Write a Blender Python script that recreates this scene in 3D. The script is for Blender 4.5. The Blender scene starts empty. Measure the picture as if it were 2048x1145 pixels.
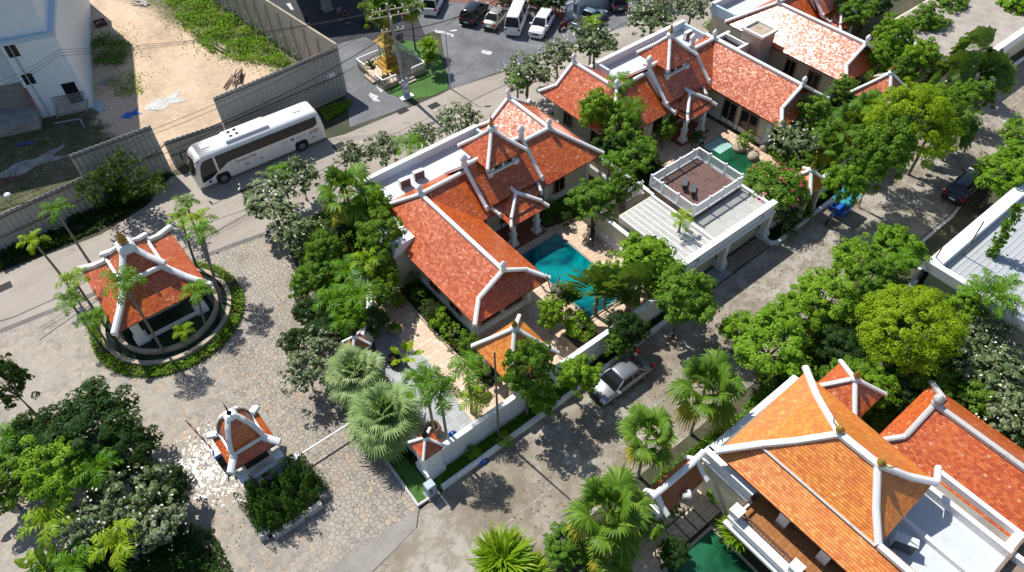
import bpy, math, random
import numpy as np
from mathutils import Vector, Matrix
D=bpy.data; SC=bpy.context.scene; COL=SC.collection
rnd=random.Random(7)
# ------------------------------------------------------------------ camera
CH=42.0; FPX=1461.3; PITCH=math.radians(48.99); ROLL=math.radians(1.171); YAW=math.radians(37.836)
_f=Vector((math.sin(YAW)*math.cos(PITCH),math.cos(YAW)*math.cos(PITCH),-math.sin(PITCH)))
_r=Vector((math.cos(YAW),-math.sin(YAW),0)); _d=_f.cross(_r)
CR=_r*math.cos(ROLL)+_d*math.sin(ROLL); CD=-_r*math.sin(ROLL)+_d*math.cos(ROLL)
cam=D.cameras.new('camera'); cam.sensor_width=36; cam.lens=36*FPX/2048; cam.clip_end=900; cam.clip_start=.5
co=D.objects.new('camera',cam); COL.objects.link(co); SC.camera=co
m=Matrix((( CR.x,-CD.x,-_f.x,0),(CR.y,-CD.y,-_f.y,0),(CR.z,-CD.z,-_f.z,CH),(0,0,0,1))); co.matrix_world=m
def g(px,py,z=0.0):
    d=CR*((px-1024)/FPX)+CD*((py-572.5)/FPX)+_f; t=(z-CH)/d.z
    return Vector((d.x*t,d.y*t,z))
# ------------------------------------------------------------------ light
AZ=math.radians(95.0); EL=math.radians(54.8)
w=D.worlds.new('World'); SC.world=w; w.use_nodes=True; nt=w.node_tree
sk=nt.nodes.new('ShaderNodeTexSky'); sk.sky_type='NISHITA'; sk.sun_disc=False; sk.sun_elevation=EL; sk.sun_rotation=math.radians(90)-AZ
sk.air_density=1.0; sk.dust_density=.6
bg=nt.nodes['Background']; nt.links.new(sk.outputs[0],bg.inputs[0]); bg.inputs[1].default_value=.098
sl=D.lights.new('sun','SUN'); sl.energy=4.6; sl.angle=math.radians(.5); sl.color=(1,.955,.88)
so=D.objects.new('sun',sl); COL.objects.link(so); so.location=(0,60,80)
sd=Vector((math.cos(AZ)*math.cos(EL),math.sin(AZ)*math.cos(EL),math.sin(EL)))
so.rotation_euler=sd.to_track_quat('Z','Y').to_euler()
SC.view_settings.view_transform='Standard'; SC.view_settings.look='None'; SC.view_settings.exposure=0.34; SC.view_settings.gamma=1
# ------------------------------------------------------------------ objects
OFF={}
def thing(name,label,cat,loc=(0,0,0),group=None,rz=0,scale=1,reg=True):
    o=D.objects.new(name,None); COL.objects.link(o); o.location=loc; o.rotation_euler=(0,0,rz); o.scale=(scale,)*3
    o.empty_display_size=.3; o['label']=label; o['category']=cat
    if group: o['group']=group
    OFF[o.name]=Vector(loc) if reg else Vector((0,0,0))
    return o
def tag(o,label,cat,group=None):
    o['label']=label; o['category']=cat
    if group:o['group']=group
    return o
def dup(o,loc,label=None,rz=None,scale=None,parent=None,group=None):
    c=o.copy(); COL.objects.link(c)
    if parent is not None: c.parent=parent
    else:
        c.location=loc
        if rz is not None:c.rotation_euler=(0,0,rz)
        if scale is not None:c.scale=scale if hasattr(scale,'__len__') else (scale,)*3
        if label:c['label']=label
        if group:c['group']=group
    for ch in list(o.children): dup(ch,None,parent=c)
    return c
class MB:
    def __init__(s): s.v=[];s.f=[];s.uv=[];s.mi=[];s.k=0;s.sm=[];s.smooth=False
    def face(s,pts,uv=None):
        b=len(s.v); s.v+= [tuple(p) for p in pts]; s.f.append(tuple(range(b,b+len(pts)))); s.uv.append(uv or [(0,0)]*len(pts)); s.mi.append(s.k); s.sm.append(s.smooth)
    def mesh(s,vs,fs):
        b=len(s.v); s.v+=[tuple(p) for p in vs]
        for f in fs: s.f.append(tuple(i+b for i in f)); s.uv.append([(0,0)]*len(f)); s.mi.append(s.k); s.sm.append(s.smooth)
    def box(s,x0,y0,z0,x1,y1,z1,rot=0,c=None,taper=0):
        if x0>x1:x0,x1=x1,x0
        if y0>y1:y0,y1=y1,y0
        t=taper
        vs=[(x0,y0,z0),(x1,y0,z0),(x1,y1,z0),(x0,y1,z0),(x0+t,y0+t,z1),(x1-t,y0+t,z1),(x1-t,y1-t,z1),(x0+t,y1-t,z1)]
        if rot:
            cx,cy=c if c else ((x0+x1)/2,(y0+y1)/2); ca,sa=math.cos(rot),math.sin(rot)
            vs=[(cx+(x-cx)*ca-(y-cy)*sa,cy+(x-cx)*sa+(y-cy)*ca,z) for x,y,z in vs]
        s.mesh(vs,[(3,2,1,0),(4,5,6,7),(0,1,5,4),(1,2,6,5),(2,3,7,6),(3,0,4,7)])
    def prism(s,poly,z0,z1,inset=0):
        n=len(poly); vs=[(p[0],p[1],z0) for p in poly]+[(p[0],p[1],z1) for p in poly]
        s.mesh(vs,[tuple(range(n-1,-1,-1)),tuple(range(n,2*n))]+[(i,(i+1)%n,n+(i+1)%n,n+i) for i in range(n)])
    def slab(s,P,th=.12):
        # a tilted roof sheet with real thickness and tile UVs in metres
        P=[Vector(p) for p in P]; n=Vector((0,0,0))
        for i in range(len(P)):
            a,b=P[i],P[(i+1)%len(P)]; n+=Vector(((a.y-b.y)*(a.z+b.z),(a.z-b.z)*(a.x+b.x),(a.x-b.x)*(a.y+b.y)))
        n.normalize()
        if n.z<0: P=P[::-1]; n=-n
        u=Vector((0,0,1)).cross(n)
        u=u.normalized() if u.length>1e-4 else Vector((1,0,0)); v=n.cross(u)
        s.face(P,[(p.dot(u),p.dot(v)) for p in P])
        Q=[p-Vector((0,0,th)) for p in P]; s.face(Q[::-1])
        for i in range(len(P)):
            j=(i+1)%len(P); s.face([P[i],Q[i],Q[j],P[j]])
    def tube(s,path,r,seg=6,cap=True,r1=None):
        path=[Vector(p) for p in path]; n=len(path); b=len(s.v)
        for i,p in enumerate(path):
            t=(path[min(i+1,n-1)]-path[max(i-1,0)]).normalized()
            a=t.cross(Vector((0,0,1)));
            if a.length<1e-3:a=Vector((1,0,0))
            a.normalize(); c=t.cross(a)
            rr=(r[i] if hasattr(r,'__len__') else (r if r1 is None else r+(r1-r)*i/(n-1)))
            for k in range(seg):
                th=2*math.pi*k/seg; s.v.append(tuple(p+a*math.cos(th)*rr+c*math.sin(th)*rr))
        for i in range(n-1):
            for k in range(seg):
                k2=(k+1)%seg; s.f.append((b+i*seg+k,b+i*seg+k2,b+(i+1)*seg+k2,b+(i+1)*seg+k)); s.uv.append([(0,0)]*4); s.mi.append(s.k); s.sm.append(True)
        if cap:
            for e in (list(range(b,b+seg)),list(range(b+(n-1)*seg,b+n*seg))[::-1]):
                s.f.append(tuple(e)); s.uv.append([(0,0)]*seg); s.mi.append(s.k); s.sm.append(False)
    def bar(s,path,w,h,lift=0):
        # rectangular-section bar (ridge caps): w wide, h high, upright
        path=[Vector(p) for p in path]; n=len(path); b=len(s.v)
        for i,p in enumerate(path):
            t=(path[min(i+1,n-1)]-path[max(i-1,0)]); t.z=0
            t=t.normalized() if t.length>1e-4 else Vector((1,0,0)); a=Vector((-t.y,t.x,0))
            for dx,dz in((-.5,-.5),(.5,-.5),(.5,.25),(.22,.5),(-.22,.5),(-.5,.25)):
                s.v.append(tuple(p+a*w*dx+Vector((0,0,h*dz+lift))))
        for i in range(n-1):
            for k in range(6):
                k2=(k+1)%6; s.f.append((b+i*6+k,b+i*6+k2,b+i*6+6+k2,b+i*6+6+k)); s.uv.append([(0,0)]*4); s.mi.append(s.k); s.sm.append(False)
        for e in (list(range(b,b+6))[::-1],list(range(b+(n-1)*6,b+n*6))):
            s.f.append(tuple(e)); s.uv.append([(0,0)]*6); s.mi.append(s.k); s.sm.append(False)
    def lathe(s,c,prof,seg=10,sq=False):
        b=len(s.v); n=len(prof)
        for r,z in prof:
            for k in range(seg):
                th=2*math.pi*(k+(.5 if sq else 0))/seg; rr=r*(1.414 if sq else 1)
                s.v.append((c[0]+rr*math.cos(th),c[1]+rr*math.sin(th),c[2]+z))
        for i in range(n-1):
            for k in range(seg):
                k2=(k+1)%seg; s.f.append((b+i*seg+k,b+i*seg+k2,b+(i+1)*seg+k2,b+(i+1)*seg+k)); s.uv.append([(0,0)]*4); s.mi.append(s.k); s.sm.append(not sq)
        for e in (list(range(b,b+seg))[::-1],list(range(b+(n-1)*seg,b+n*seg))):
            s.f.append(tuple(e)); s.uv.append([(0,0)]*seg); s.mi.append(s.k); s.sm.append(False)
    def ball(s,c,r,seg=10,squash=1):
        s.lathe(c,[(r*max(.02,math.sin(math.pi*i/8)),-r*squash*math.cos(math.pi*i/8)) for i in range(9)],seg)
    def build(s,name,mats,parent=None,off=None,bevel=0):
        o_=OFF.get(parent.name,Vector((0,0,0))) if (parent is not None and off is None) else Vector(off or (0,0,0))
        me=D.meshes.new(name); me.from_pydata([(x-o_.x,y-o_.y,z-o_.z) for x,y,z in s.v],[],s.f)
        ul=me.uv_layers.new(name='UVMap'); ul.data.foreach_set('uv',[c for f in s.uv for p in f for c in p])
        if not hasattr(mats,'__len__'): mats=[mats]
        for m_ in mats: me.materials.append(m_)
        me.polygons.foreach_set('material_index',s.mi); me.polygons.foreach_set('use_smooth',s.sm); me.update()
        o=D.objects.new(name,me); COL.objects.link(o)
        if parent is not None: o.parent=parent; OFF[o.name]=o_
        else: o.location=o_; OFF[o.name]=o_
        if bevel:
            bm=o.modifiers.new('bevel','BEVEL'); bm.width=bevel; bm.segments=1; bm.limit_method='ANGLE'
        return o
def struct(name,mb,mats):
    o=mb.build(name,mats); o['kind']='structure'; return o
# ------------------------------------------------------------------ materials
def nm(name):
    m_=D.materials.new(name); m_.use_nodes=True; nt=m_.node_tree; p=nt.nodes['Principled BSDF']; return m_,nt,p
def N(nt,t,**k):
    n=nt.nodes.new('ShaderNode'+t)
    for a,b in k.items():
        if a[0]=='i' and a[1:].isdigit(): n.inputs[int(a[1:])].default_value=b
        else: setattr(n,a,b)
    return n
def noise(nt,vec,scale,detail=4,rough=.6,dist=0):
    n=N(nt,'TexNoise'); n.inputs['Scale'].default_value=scale; n.inputs['Detail'].default_value=detail; n.inputs['Roughness'].default_value=rough; n.inputs['Distortion'].default_value=dist
    nt.links.new(vec,n.inputs['Vector']); return n.outputs['Fac']
def ramp(nt,fac,stops):
    r=N(nt,'ValToRGB'); e=r.color_ramp.elements
    while len(e)<len(stops): e.new(.5)
    for el,(p,c) in zip(e,stops): el.position=p; el.color=(*c,1) if len(c)==3 else c
    nt.links.new(fac,r.inputs[0]); return r.outputs[0]
def mix(nt,f,a,b,bt='MIX'):
    n=N(nt,'Mix',data_type='RGBA',blend_type=bt)
    for i,x in((0,f),(6,a),(7,b)):
        if isinstance(x,(int,float)): n.inputs[i].default_value=x
        elif isinstance(x,tuple): n.inputs[i].default_value=(*x,1)
        else: nt.links.new(x,n.inputs[i])
    return n.outputs[2]
def mth(nt,op,a,b=0.0,c=None,clamp=False):
    n=N(nt,'Math',operation=op,use_clamp=clamp)
    for i,x in enumerate((a,b) if c is None else (a,b,c)):
        if isinstance(x,(int,float)): n.inputs[i].default_value=x
        else: nt.links.new(x,n.inputs[i])
    return n.outputs[0]
def step(nt,x,a,b):
    n=N(nt,'MapRange',interpolation_type='SMOOTHSTEP'); n.inputs[1].default_value=a; n.inputs[2].default_value=b; nt.links.new(x,n.inputs[0]); return n.outputs[0]
def pos(nt): return N(nt,'NewGeometry').outputs['Position']
def bump(nt,p,h,s,d=.02):
    b=N(nt,'Bump'); b.inputs['Strength'].default_value=s; b.inputs['Distance'].default_value=d; nt.links.new(h,b.inputs['Height']); nt.links.new(b.outputs[0],p.inputs['Normal'])
def plain(name,c,rough=.6,var=.12,scale=1.5,metal=0,c2=None,bmp=0,spec=.5):
    m_,nt,p=nm(name); P=pos(nt); f=noise(nt,P,scale,5,.65)
    c2=c2 or tuple(x*(1-var*2.2) for x in c)
    f2=noise(nt,P,scale*7,3,.6); ff=mth(nt,'ADD',mth(nt,'MULTIPLY',f,.7),mth(nt,'MULTIPLY',f2,.3))
    nt.links.new(ramp(nt,ff,[(.36,c2),(.6,c)]),p.inputs['Base Color']); p.inputs['Roughness'].default_value=rough; p.inputs['Metallic'].default_value=metal
    p.inputs['Specular IOR Level'].default_value=spec
    if bmp: bump(nt,p,f2,bmp)
    return m_
def paint(name,c,rough=.5,dirt=(.45,.43,.38),amt=.5,scale=.9):
    # painted render with rain streaks and grime
    m_,nt,p=nm(name); P=pos(nt)
    mp=N(nt,'Mapping'); mp.inputs['Scale'].default_value=(3,3,.35); nt.links.new(P,mp.inputs[0])
    f=noise(nt,mp.outputs[0],scale*1.4,5,.7); f2=noise(nt,P,scale,5,.7); s_=step(nt,mth(nt,'MULTIPLY',f,mth(nt,'ADD',f2,.5)),.5,.85)
    nt.links.new(mix(nt,mth(nt,'MULTIPLY',s_,amt),c,dirt),p.inputs['Base Color']); p.inputs['Roughness'].default_value=rough
    bump(nt,p,noise(nt,P,14,3),.15,.01)
    return m_
def tilemat(name,cols,fleck,rough,bw=.26,rh=.17,joint_tone=(.10,.03,.015),flk=.12):
    m_,nt,p=nm(name); uv=N(nt,'UVMap').outputs[0]
    sc=N(nt,'Mapping'); sc.inputs['Scale'].default_value=(1/bw,1/rh,1); nt.links.new(uv,sc.inputs[0])
    br=N(nt,'TexBrick',offset=.5); br.inputs['Scale'].default_value=1; br.inputs['Brick Width'].default_value=1; br.inputs['Row Height'].default_value=1
    br.inputs['Mortar Size'].default_value=.0; br.inputs['Bias'].default_value=0
    br.inputs['Color1'].default_value=(0,0,0,1); br.inputs['Color2'].default_value=(1,1,1,1); br.inputs['Mortar'].default_value=(0,0,0,1)
    nt.links.new(sc.outputs[0],br.inputs['Vector'])
    sep=N(nt,'SeparateXYZ'); nt.links.new(sc.outputs[0],sep.inputs[0])
    fy=mth(nt,'FRACT',sep.outputs[1]); row=mth(nt,'FLOOR',sep.outputs[1])
    odd=mth(nt,'MULTIPLY',mth(nt,'MODULO',mth(nt,'ABSOLUTE',row),2),.5)
    xx=mth(nt,'ADD',sep.outputs[0],odd); fx=mth(nt,'FRACT',xx); cxn=mth(nt,'FLOOR',xx)
    cb=N(nt,'CombineXYZ'); nt.links.new(cxn,cb.inputs[0]); nt.links.new(row,cb.inputs[1])
    wn=N(nt,'TexWhiteNoise',noise_dimensions='3D'); nt.links.new(cb.outputs[0],wn.inputs['Vector'])
    P=pos(nt); big=noise(nt,P,.35,4,.6); med=noise(nt,P,1.6,4,.6)
    v=mth(nt,'ADD',mth(nt,'MULTIPLY',wn.outputs['Value'],.42),mth(nt,'MULTIPLY',mth(nt,'ADD',big,med),.31))
    c=ramp(nt,v,[(.22,cols[0]),(.5,cols[1]),(.8,cols[2])])
    sp=N(nt,'SeparateColor'); nt.links.new(wn.outputs['Color'],sp.inputs[0])
    fl=mth(nt,'MULTIPLY',step(nt,sp.outputs[2],1-flk*.5,1-flk*.2),step(nt,med,.42,.62))
    c=mix(nt,mth(nt,'MULTIPLY',fl,.75),c,fleck)
    # shadow line at every course edge, painted into the tile colour as a dark band
    e=step(nt,fy,.0,.3); e2=step(nt,mth(nt,'ABSOLUTE',mth(nt,'SUBTRACT',fx,.5)),.5,.42)
    c=mix(nt,mth(nt,'MULTIPLY',e,mth(nt,'ADD',mth(nt,'MULTIPLY',e2,.25),.75)),joint_tone,c)
    # moss and soot patches
    g2=step(nt,noise(nt,P,.8,5,.7),.6,.8); c=mix(nt,mth(nt,'MULTIPLY',g2,.35),c,(.12,.035,.02))
    nt.links.new(c,p.inputs['Base Color']); p.inputs['Roughness'].default_value=rough; p.inputs['Specular IOR Level'].default_value=.85
    h=mth(nt,'ADD',mth(nt,'MULTIPLY',fy,-.8),mth(nt,'MULTIPLY',wn.outputs['Value'],.35)); bump(nt,p,h,.5,.03)
    vs=N(nt,'VectorMath',operation='SUBTRACT'); nt.links.new(wn.outputs['Color'],vs.inputs[0]); vs.inputs[1].default_value=(.5,.5,.5)
    va=N(nt,'VectorMath',operation='MULTIPLY_ADD'); va.inputs[1].default_value=(.12,.12,.06); nt.links.new(vs.outputs[0],va.inputs[0]); nt.links.new(p.inputs['Normal'].links[0].from_socket,va.inputs[2])
    vn=N(nt,'VectorMath',operation='NORMALIZE'); nt.links.new(va.outputs[0],vn.inputs[0]); nt.links.new(vn.outputs[0],p.inputs['Normal'])
    # each tile lies at a slightly different angle
    return m_
M={}
M['tile']=tilemat('red_clay_tile',[(.34,.052,.012),(.53,.098,.017),(.66,.17,.035)],(.72,.42,.26),.31,bw=.19,rh=.135,flk=.2)
M['tileo']=tilemat('orange_clay_tile',[(.54,.125,.014),(.68,.20,.018),(.78,.31,.035)],(.78,.45,.14),.5,bw=.22,rh=.165)
M['white']=paint('white_paint',(.78,.78,.77))
M['cream']=paint('cream_paint',(.68,.61,.46),dirt=(.45,.38,.28),amt=.4)
M['ridge']=paint('white_ridge_cap',(.78,.78,.77),dirt=(.36,.35,.32),amt=.55,scale=1.8)
M['ridgeg']=paint('weathered_ridge_cap',(.50,.49,.47),dirt=(.18,.17,.16),amt=.9,scale=1.6)
M['flat']=paint('roof_coating',(.53,.57,.59),rough=.7,dirt=(.36,.36,.33),amt=.6,scale=.5)
M['parap']=paint('parapet_inside',(.45,.58,.68),rough=.7,dirt=(.35,.4,.42),amt=.5)
M['conc']=plain('bare_concrete',(.36,.35,.33),.9,.22,1.2,bmp=.3)
M['dark']=plain('window_glass',(.012,.014,.016),.08,.1)
M['wood']=plain('dark_brown_wood',(.12,.05,.03),.55,.2,4)
M['frame']=plain('window_frame_wood',(.34,.2,.11),.5,.1,4)
M['terra']=plain('terracotta_floor',(.30,.09,.045),.55,.15,3)
M['black']=plain('black_rubber',(.012,.012,.012),.8,.1)
M['gold']=plain('gold_paint',(.60,.38,.08),.4,.3,3,metal=.55)
M['metal']=plain('galvanised_metal',(.45,.47,.48),.45,.15,2,metal=.6)
M['greyb']=plain('blue_grey_paint',(.36,.45,.52),.5,.1)
M['blue']=plain('blue_plastic',(.02,.12,.5),.4,.1)
M['pot']=plain('glazed_pot',(.22,.12,.06),.35,.3,6)
M['stone']=plain('pale_stone',(.48,.40,.30),.8,.2,2,bmp=.3)
M['soil']=plain('planting_soil',(.07,.045,.028),.95,.3,3,bmp=.5)
# ------------------------------------------------------------------ ground materials
def m_cobble():
    m_,nt,p=nm('crazy_paving'); P=pos(nt)
    d=N(nt,'TexNoise'); d.inputs['Scale'].default_value=1.3; d.inputs['Detail'].default_value=3; nt.links.new(P,d.inputs['Vector'])
    vm=N(nt,'VectorMath',operation='MULTIPLY_ADD'); vm.inputs[1].default_value=(.30,.30,0); nt.links.new(d.outputs['Color'],vm.inputs[0]); nt.links.new(P,vm.inputs[2])
    a=N(nt,'TexVoronoi',feature='F1'); e=N(nt,'TexVoronoi',feature='DISTANCE_TO_EDGE')
    for v in(a,e): v.inputs['Scale'].default_value=3.05; v.inputs['Randomness'].default_value=.9; v.voronoi_dimensions='2D'; nt.links.new(vm.outputs[0],v.inputs['Vector'])
    s=N(nt,'SeparateColor'); nt.links.new(a.outputs['Color'],s.inputs[0])
    c=ramp(nt,s.outputs[0],[(0,(.20,.18,.155)),(.3,(.33,.29,.24)),(.6,(.25,.23,.20)),(.88,(.38,.31,.23)),(1,(.31,.22,.155))])
    big=noise(nt,P,.13,4,.55); med=noise(nt,P,.9,5,.7)
    c=mix(nt,step(nt,big,.42,.62),c,mix(nt,.6,c,(.35,.315,.27)))
    c=mix(nt,mth(nt,'MULTIPLY',step(nt,med,.52,.75),.5),c,(.20,.18,.16))
    c=mix(nt,mth(nt,'MULTIPLY',step(nt,noise(nt,P,.32,6,.7,.5),.5,.68),.55),c,(.20,.165,.13)); c=mix(nt,mth(nt,'MULTIPLY',step(nt,noise(nt,P,5,4,.7),.45,.75),.35),c,(.52,.48,.42))
    sx=N(nt,'SeparateXYZ'); nt.links.new(P,sx.inputs[0])
    # joints are packed with soil east and south, worn flush in the west
    jm=mth(nt,'ADD',step(nt,mth(nt,'ADD',sx.outputs[0],mth(nt,'MULTIPLY',big,8)),1.0,9.0),mth(nt,'MULTIPLY',step(nt,med,.5,.7),.35),clamp=True)
    jt=mth(nt,'SUBTRACT',1,step(nt,e.outputs['Distance'],.02,.085)); c=mix(nt,mth(nt,'MULTIPLY',jt,mth(nt,'ADD',mth(nt,'MULTIPLY',jm,.66),.10)),c,(.06,.05,.042))
    # wet film left by hosing beside the guard house
    vd=N(nt,'VectorMath',operation='DISTANCE'); vd.inputs[1].default_value=(-1.6,29.2,0); nt.links.new(P,vd.inputs[0])
    near=mth(nt,'SUBTRACT',1,step(nt,vd.outputs['Value'],.8,4.6)); wn=step(nt,mth(nt,'ADD',noise(nt,P,2.6,8,.74,1.2),mth(nt,'MULTIPLY',near,.12)),.605,.66)
    wet=mth(nt,'MULTIPLY',wn,step(nt,near,.02,.25))
    c=mix(nt,mth(nt,'MULTIPLY',wet,.35),c,(.10,.09,.08)); nt.links.new(c,p.inputs['Base Color'])
    rg=mth(nt,'SUBTRACT',.75,mth(nt,'MULTIPLY',wet,.44)); nt.links.new(rg,p.inputs['Roughness'])
    h=mth(nt,'ADD',mth(nt,'MULTIPLY',step(nt,e.outputs['Distance'],.0,.1),1.0),mth(nt,'MULTIPLY',noise(nt,P,9,3),.35)); bump(nt,p,h,.35,.02)
    return m_
def m_lane():
    m_,nt,p=nm('stained_concrete'); P=pos(nt); a=noise(nt,P,.22,5,.62,.4); b=noise(nt,P,1.1,6,.7,.3); f=noise(nt,P,14,3,.7)
    c=ramp(nt,a,[(.3,(.19,.155,.115)),(.43,(.27,.23,.18)),(.55,(.34,.31,.265)),(.72,(.41,.385,.345))])
    c=mix(nt,mth(nt,'MULTIPLY',step(nt,b,.44,.6),.7),c,(.17,.14,.10)); c=mix(nt,mth(nt,'MULTIPLY',step(nt,noise(nt,P,.5,7,.72,.6),.54,.66),.45),c,(.21,.165,.115)); c=mix(nt,mth(nt,'MULTIPLY',step(nt,f,.55,.8),.25),c,(.42,.4,.36))
    v=N(nt,'TexVoronoi',feature='DISTANCE_TO_EDGE',voronoi_dimensions='2D'); v.inputs['Scale'].default_value=.17
    d=N(nt,'TexNoise'); d.inputs['Scale'].default_value=.7; d.inputs['Detail'].default_value=5; nt.links.new(P,d.inputs['Vector'])
    vm=N(nt,'VectorMath',operation='MULTIPLY_ADD'); vm.inputs[1].default_value=(1.6,1.6,0); nt.links.new(d.outputs['Color'],vm.inputs[0]); nt.links.new(P,vm.inputs[2]); nt.links.new(vm.outputs[0],v.inputs['Vector'])
    c=mix(nt,mth(nt,'MULTIPLY',mth(nt,'SUBTRACT',1,step(nt,v.outputs['Distance'],.0,.006)),.6),c,(.08,.07,.06))
    nt.links.new(c,p.inputs['Base Color']); nt.links.new(mth(nt,'SUBTRACT',.85,mth(nt,'MULTIPLY',step(nt,b,.5,.7),.25)),p.inputs['Roughness']); bump(nt,p,f,.25,.01); return m_
def m_layer(name,stops,s1,s2=None,rough=.85,stretch=(1,1,1),spots=None,bs=.3):
    m_,nt,p=nm(name); P=pos(nt); mp=N(nt,'Mapping'); mp.inputs['Scale'].default_value=stretch; nt.links.new(P,mp.inputs[0]); V=mp.outputs[0]
    a=noise(nt,V,s1,6,.65,.2); b=noise(nt,V,s2 or s1*8,4,.7); v=mth(nt,'ADD',mth(nt,'MULTIPLY',a,.68),mth(nt,'MULTIPLY',b,.32)); c=ramp(nt,v,stops)
    if spots: c=mix(nt,mth(nt,'MULTIPLY',step(nt,noise(nt,P,spots[0],4,.7),spots[1],spots[1]+.1),spots[3]),c,spots[2])
    nt.links.new(c,p.inputs['Base Color']); p.inputs['Roughness'].default_value=rough; bump(nt,p,b,bs,.03); return m_
M['cobble']=m_cobble(); M['lane']=m_lane()
M['road']=m_layer('grey_tan_road',[(.32,(.25,.21,.175)),(.5,(.33,.29,.25)),(.68,(.39,.355,.315))],.18,3,stretch=(.35,1.4,1),spots=(.5,.6,(.17,.14,.12),.5),bs=.2)
M['asph']=m_layer('worn_asphalt',[(.35,(.085,.088,.095)),(.5,(.135,.14,.15)),(.66,(.20,.205,.215))],.25,4,spots=(.7,.58,(.07,.07,.075),.5),bs=.25)
M['asphd']=m_layer('dark_asphalt',[(.35,(.018,.02,.026)),(.6,(.035,.038,.048))],.4,8)  # near-black asphalt, much darker than the car park
M['dirt']=m_layer('sandy_dirt',[(.28,(.27,.19,.12)),(.42,(.42,.30,.19)),(.56,(.54,.39,.26)),(.72,(.60,.46,.33))],.16,2.2,spots=(.33,.6,(.33,.28,.22),.7),bs=.5)
M['scrub']=m_layer('scrubby_soil',[(.36,(.05,.055,.022)),(.5,(.09,.085,.04)),(.62,(.17,.13,.09))],.3,3,spots=(.4,.55,(.06,.085,.02),.8),bs=.6)
def m_lot():
    m_,nt,p=nm('site_soil'); P=pos(nt); sx=N(nt,'SeparateXYZ'); nt.links.new(P,sx.inputs[0]); x,y=sx.outputs[0],sx.outputs[1]
    a=noise(nt,P,.16,6,.65,.3); b=noise(nt,P,2.2,4,.7); v=mth(nt,'ADD',mth(nt,'MULTIPLY',a,.65),mth(nt,'MULTIPLY',b,.35))
    d=ramp(nt,v,[(.28,(.26,.19,.13)),(.42,(.43,.32,.22)),(.54,(.58,.43,.30)),(.72,(.66,.53,.39))]); gr=ramp(nt,v,[(.36,(.045,.055,.02)),(.5,(.08,.085,.035)),(.64,(.19,.15,.10))])
    n2=noise(nt,P,.45,6,.7,.4); k=step(nt,mth(nt,'ADD',x,mth(nt,'MULTIPLY',n2,7)),7.8,9.6)     # sandy east of this line
    k2=step(nt,mth(nt,'SUBTRACT',mth(nt,'ADD',y,mth(nt,'MULTIPLY',n2,5)),mth(nt,'MULTIPLY',x,0)),61.0,63.0); k=mth(nt,'MULTIPLY',k,mth(nt,'ADD',mth(nt,'MULTIPLY',k2,.75),.25))
    fx=mth(nt,'ADD',mth(nt,'ADD',mth(nt,'MULTIPLY',x,1.0),mth(nt,'MULTIPLY',mth(nt,'SUBTRACT',y,62),.26)),mth(nt,'MULTIPLY',n2,5)); f=step(nt,fx,24.2,27.0); k=mth(nt,'MULTIPLY',k,mth(nt,'SUBTRACT',1,mth(nt,'MULTIPLY',f,.9)))
    c=mix(nt,k,gr,d); c=mix(nt,mth(nt,'MULTIPLY',step(nt,noise(nt,P,.7,7,.78,.5),.52,.66),.5),c,(.33,.28,.21))
    nt.links.new(c,p.inputs['Base Color']); p.inputs['Roughness'].default_value=.95; bump(nt,p,mth(nt,'ADD',b,mth(nt,'MULTIPLY',noise(nt,P,9,4),.5)),.6,.05); return m_
M['lot']=m_lot()
M['grass']=m_layer('lawn_green',[(.3,(.022,.07,.010)),(.5,(.045,.13,.015)),(.7,(.08,.17,.025))],.5,12,bs=.8)
M['base']=m_layer('garden_floor',[(.35,(.025,.035,.014)),(.5,(.045,.05,.022)),(.65,(.10,.085,.05))],.35,4,bs=.6)
M['kerb']=m_layer('kerb_concrete',[(.35,(.33,.32,.30)),(.6,(.58,.57,.55))],.8,6)
M['strip']=m_layer('dark_concrete_strip',[(.35,(.19,.175,.15)),(.6,(.30,.28,.25))],.5,5)
M['strip2']=m_layer('worn_dark_edge',[(.35,(.09,.085,.08)),(.55,(.16,.15,.14)),(.7,(.26,.24,.21))],.7,6)
def m_pave(name,cols,bw,rh,rough=.55,joint_tone=(.2,.15,.11)):
    m_,nt,p=nm(name); P=pos(nt); br=N(nt,'TexBrick',offset=.37); br.inputs['Scale'].default_value=1; br.inputs['Brick Width'].default_value=bw; br.inputs['Row Height'].default_value=rh; br.inputs['Mortar Size'].default_value=.012
    br.inputs['Color1'].default_value=(*cols[0],1); br.inputs['Color2'].default_value=(*cols[1],1); br.inputs['Mortar'].default_value=(*joint_tone,1); nt.links.new(P,br.inputs['Vector'])
    c=mix(nt,mth(nt,'MULTIPLY',step(nt,noise(nt,P,.9,6,.7),.5,.72),.55),br.outputs[0],tuple(x*.55 for x in cols[0])); nt.links.new(c,p.inputs['Base Color']); p.inputs['Roughness'].default_value=rough; return m_
M['trav']=m_pave('travertine_paving',[(.56,.39,.27),(.66,.51,.38)],.62,.4)
M['slate']=m_pave('grey_slate_paving',[(.27,.29,.31),(.34,.36,.38)],.6,.6)
M['tiledeck']=m_pave('brown_roof_tiling',[(.11,.055,.048),(.15,.078,.066)],.4,.4,.5)
M['ochre']=m_pave('ochre_balcony_floor',[(.30,.12,.035),(.36,.155,.05)],.3,.3,.45,joint_tone=(.15,.06,.02))
M['pebble']=m_layer('rough_pebble_paving',[(.35,(.13,.09,.07)),(.5,(.25,.19,.14)),(.66,(.36,.30,.24))],3,14,bs=.8)
def m_water(name,deep,shal,sc=.35):
    m_,nt,p=nm(name); P=pos(nt); c=ramp(nt,noise(nt,P,sc,3,.5,.6),[(.35,deep),(.62,shal)])
    nt.links.new(c,p.inputs['Base Color']); p.inputs['Roughness'].default_value=.06; p.inputs['IOR'].default_value=1.33; bump(nt,p,noise(nt,P,3.5,3,.5,1.0),.12,.05); return m_
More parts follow.
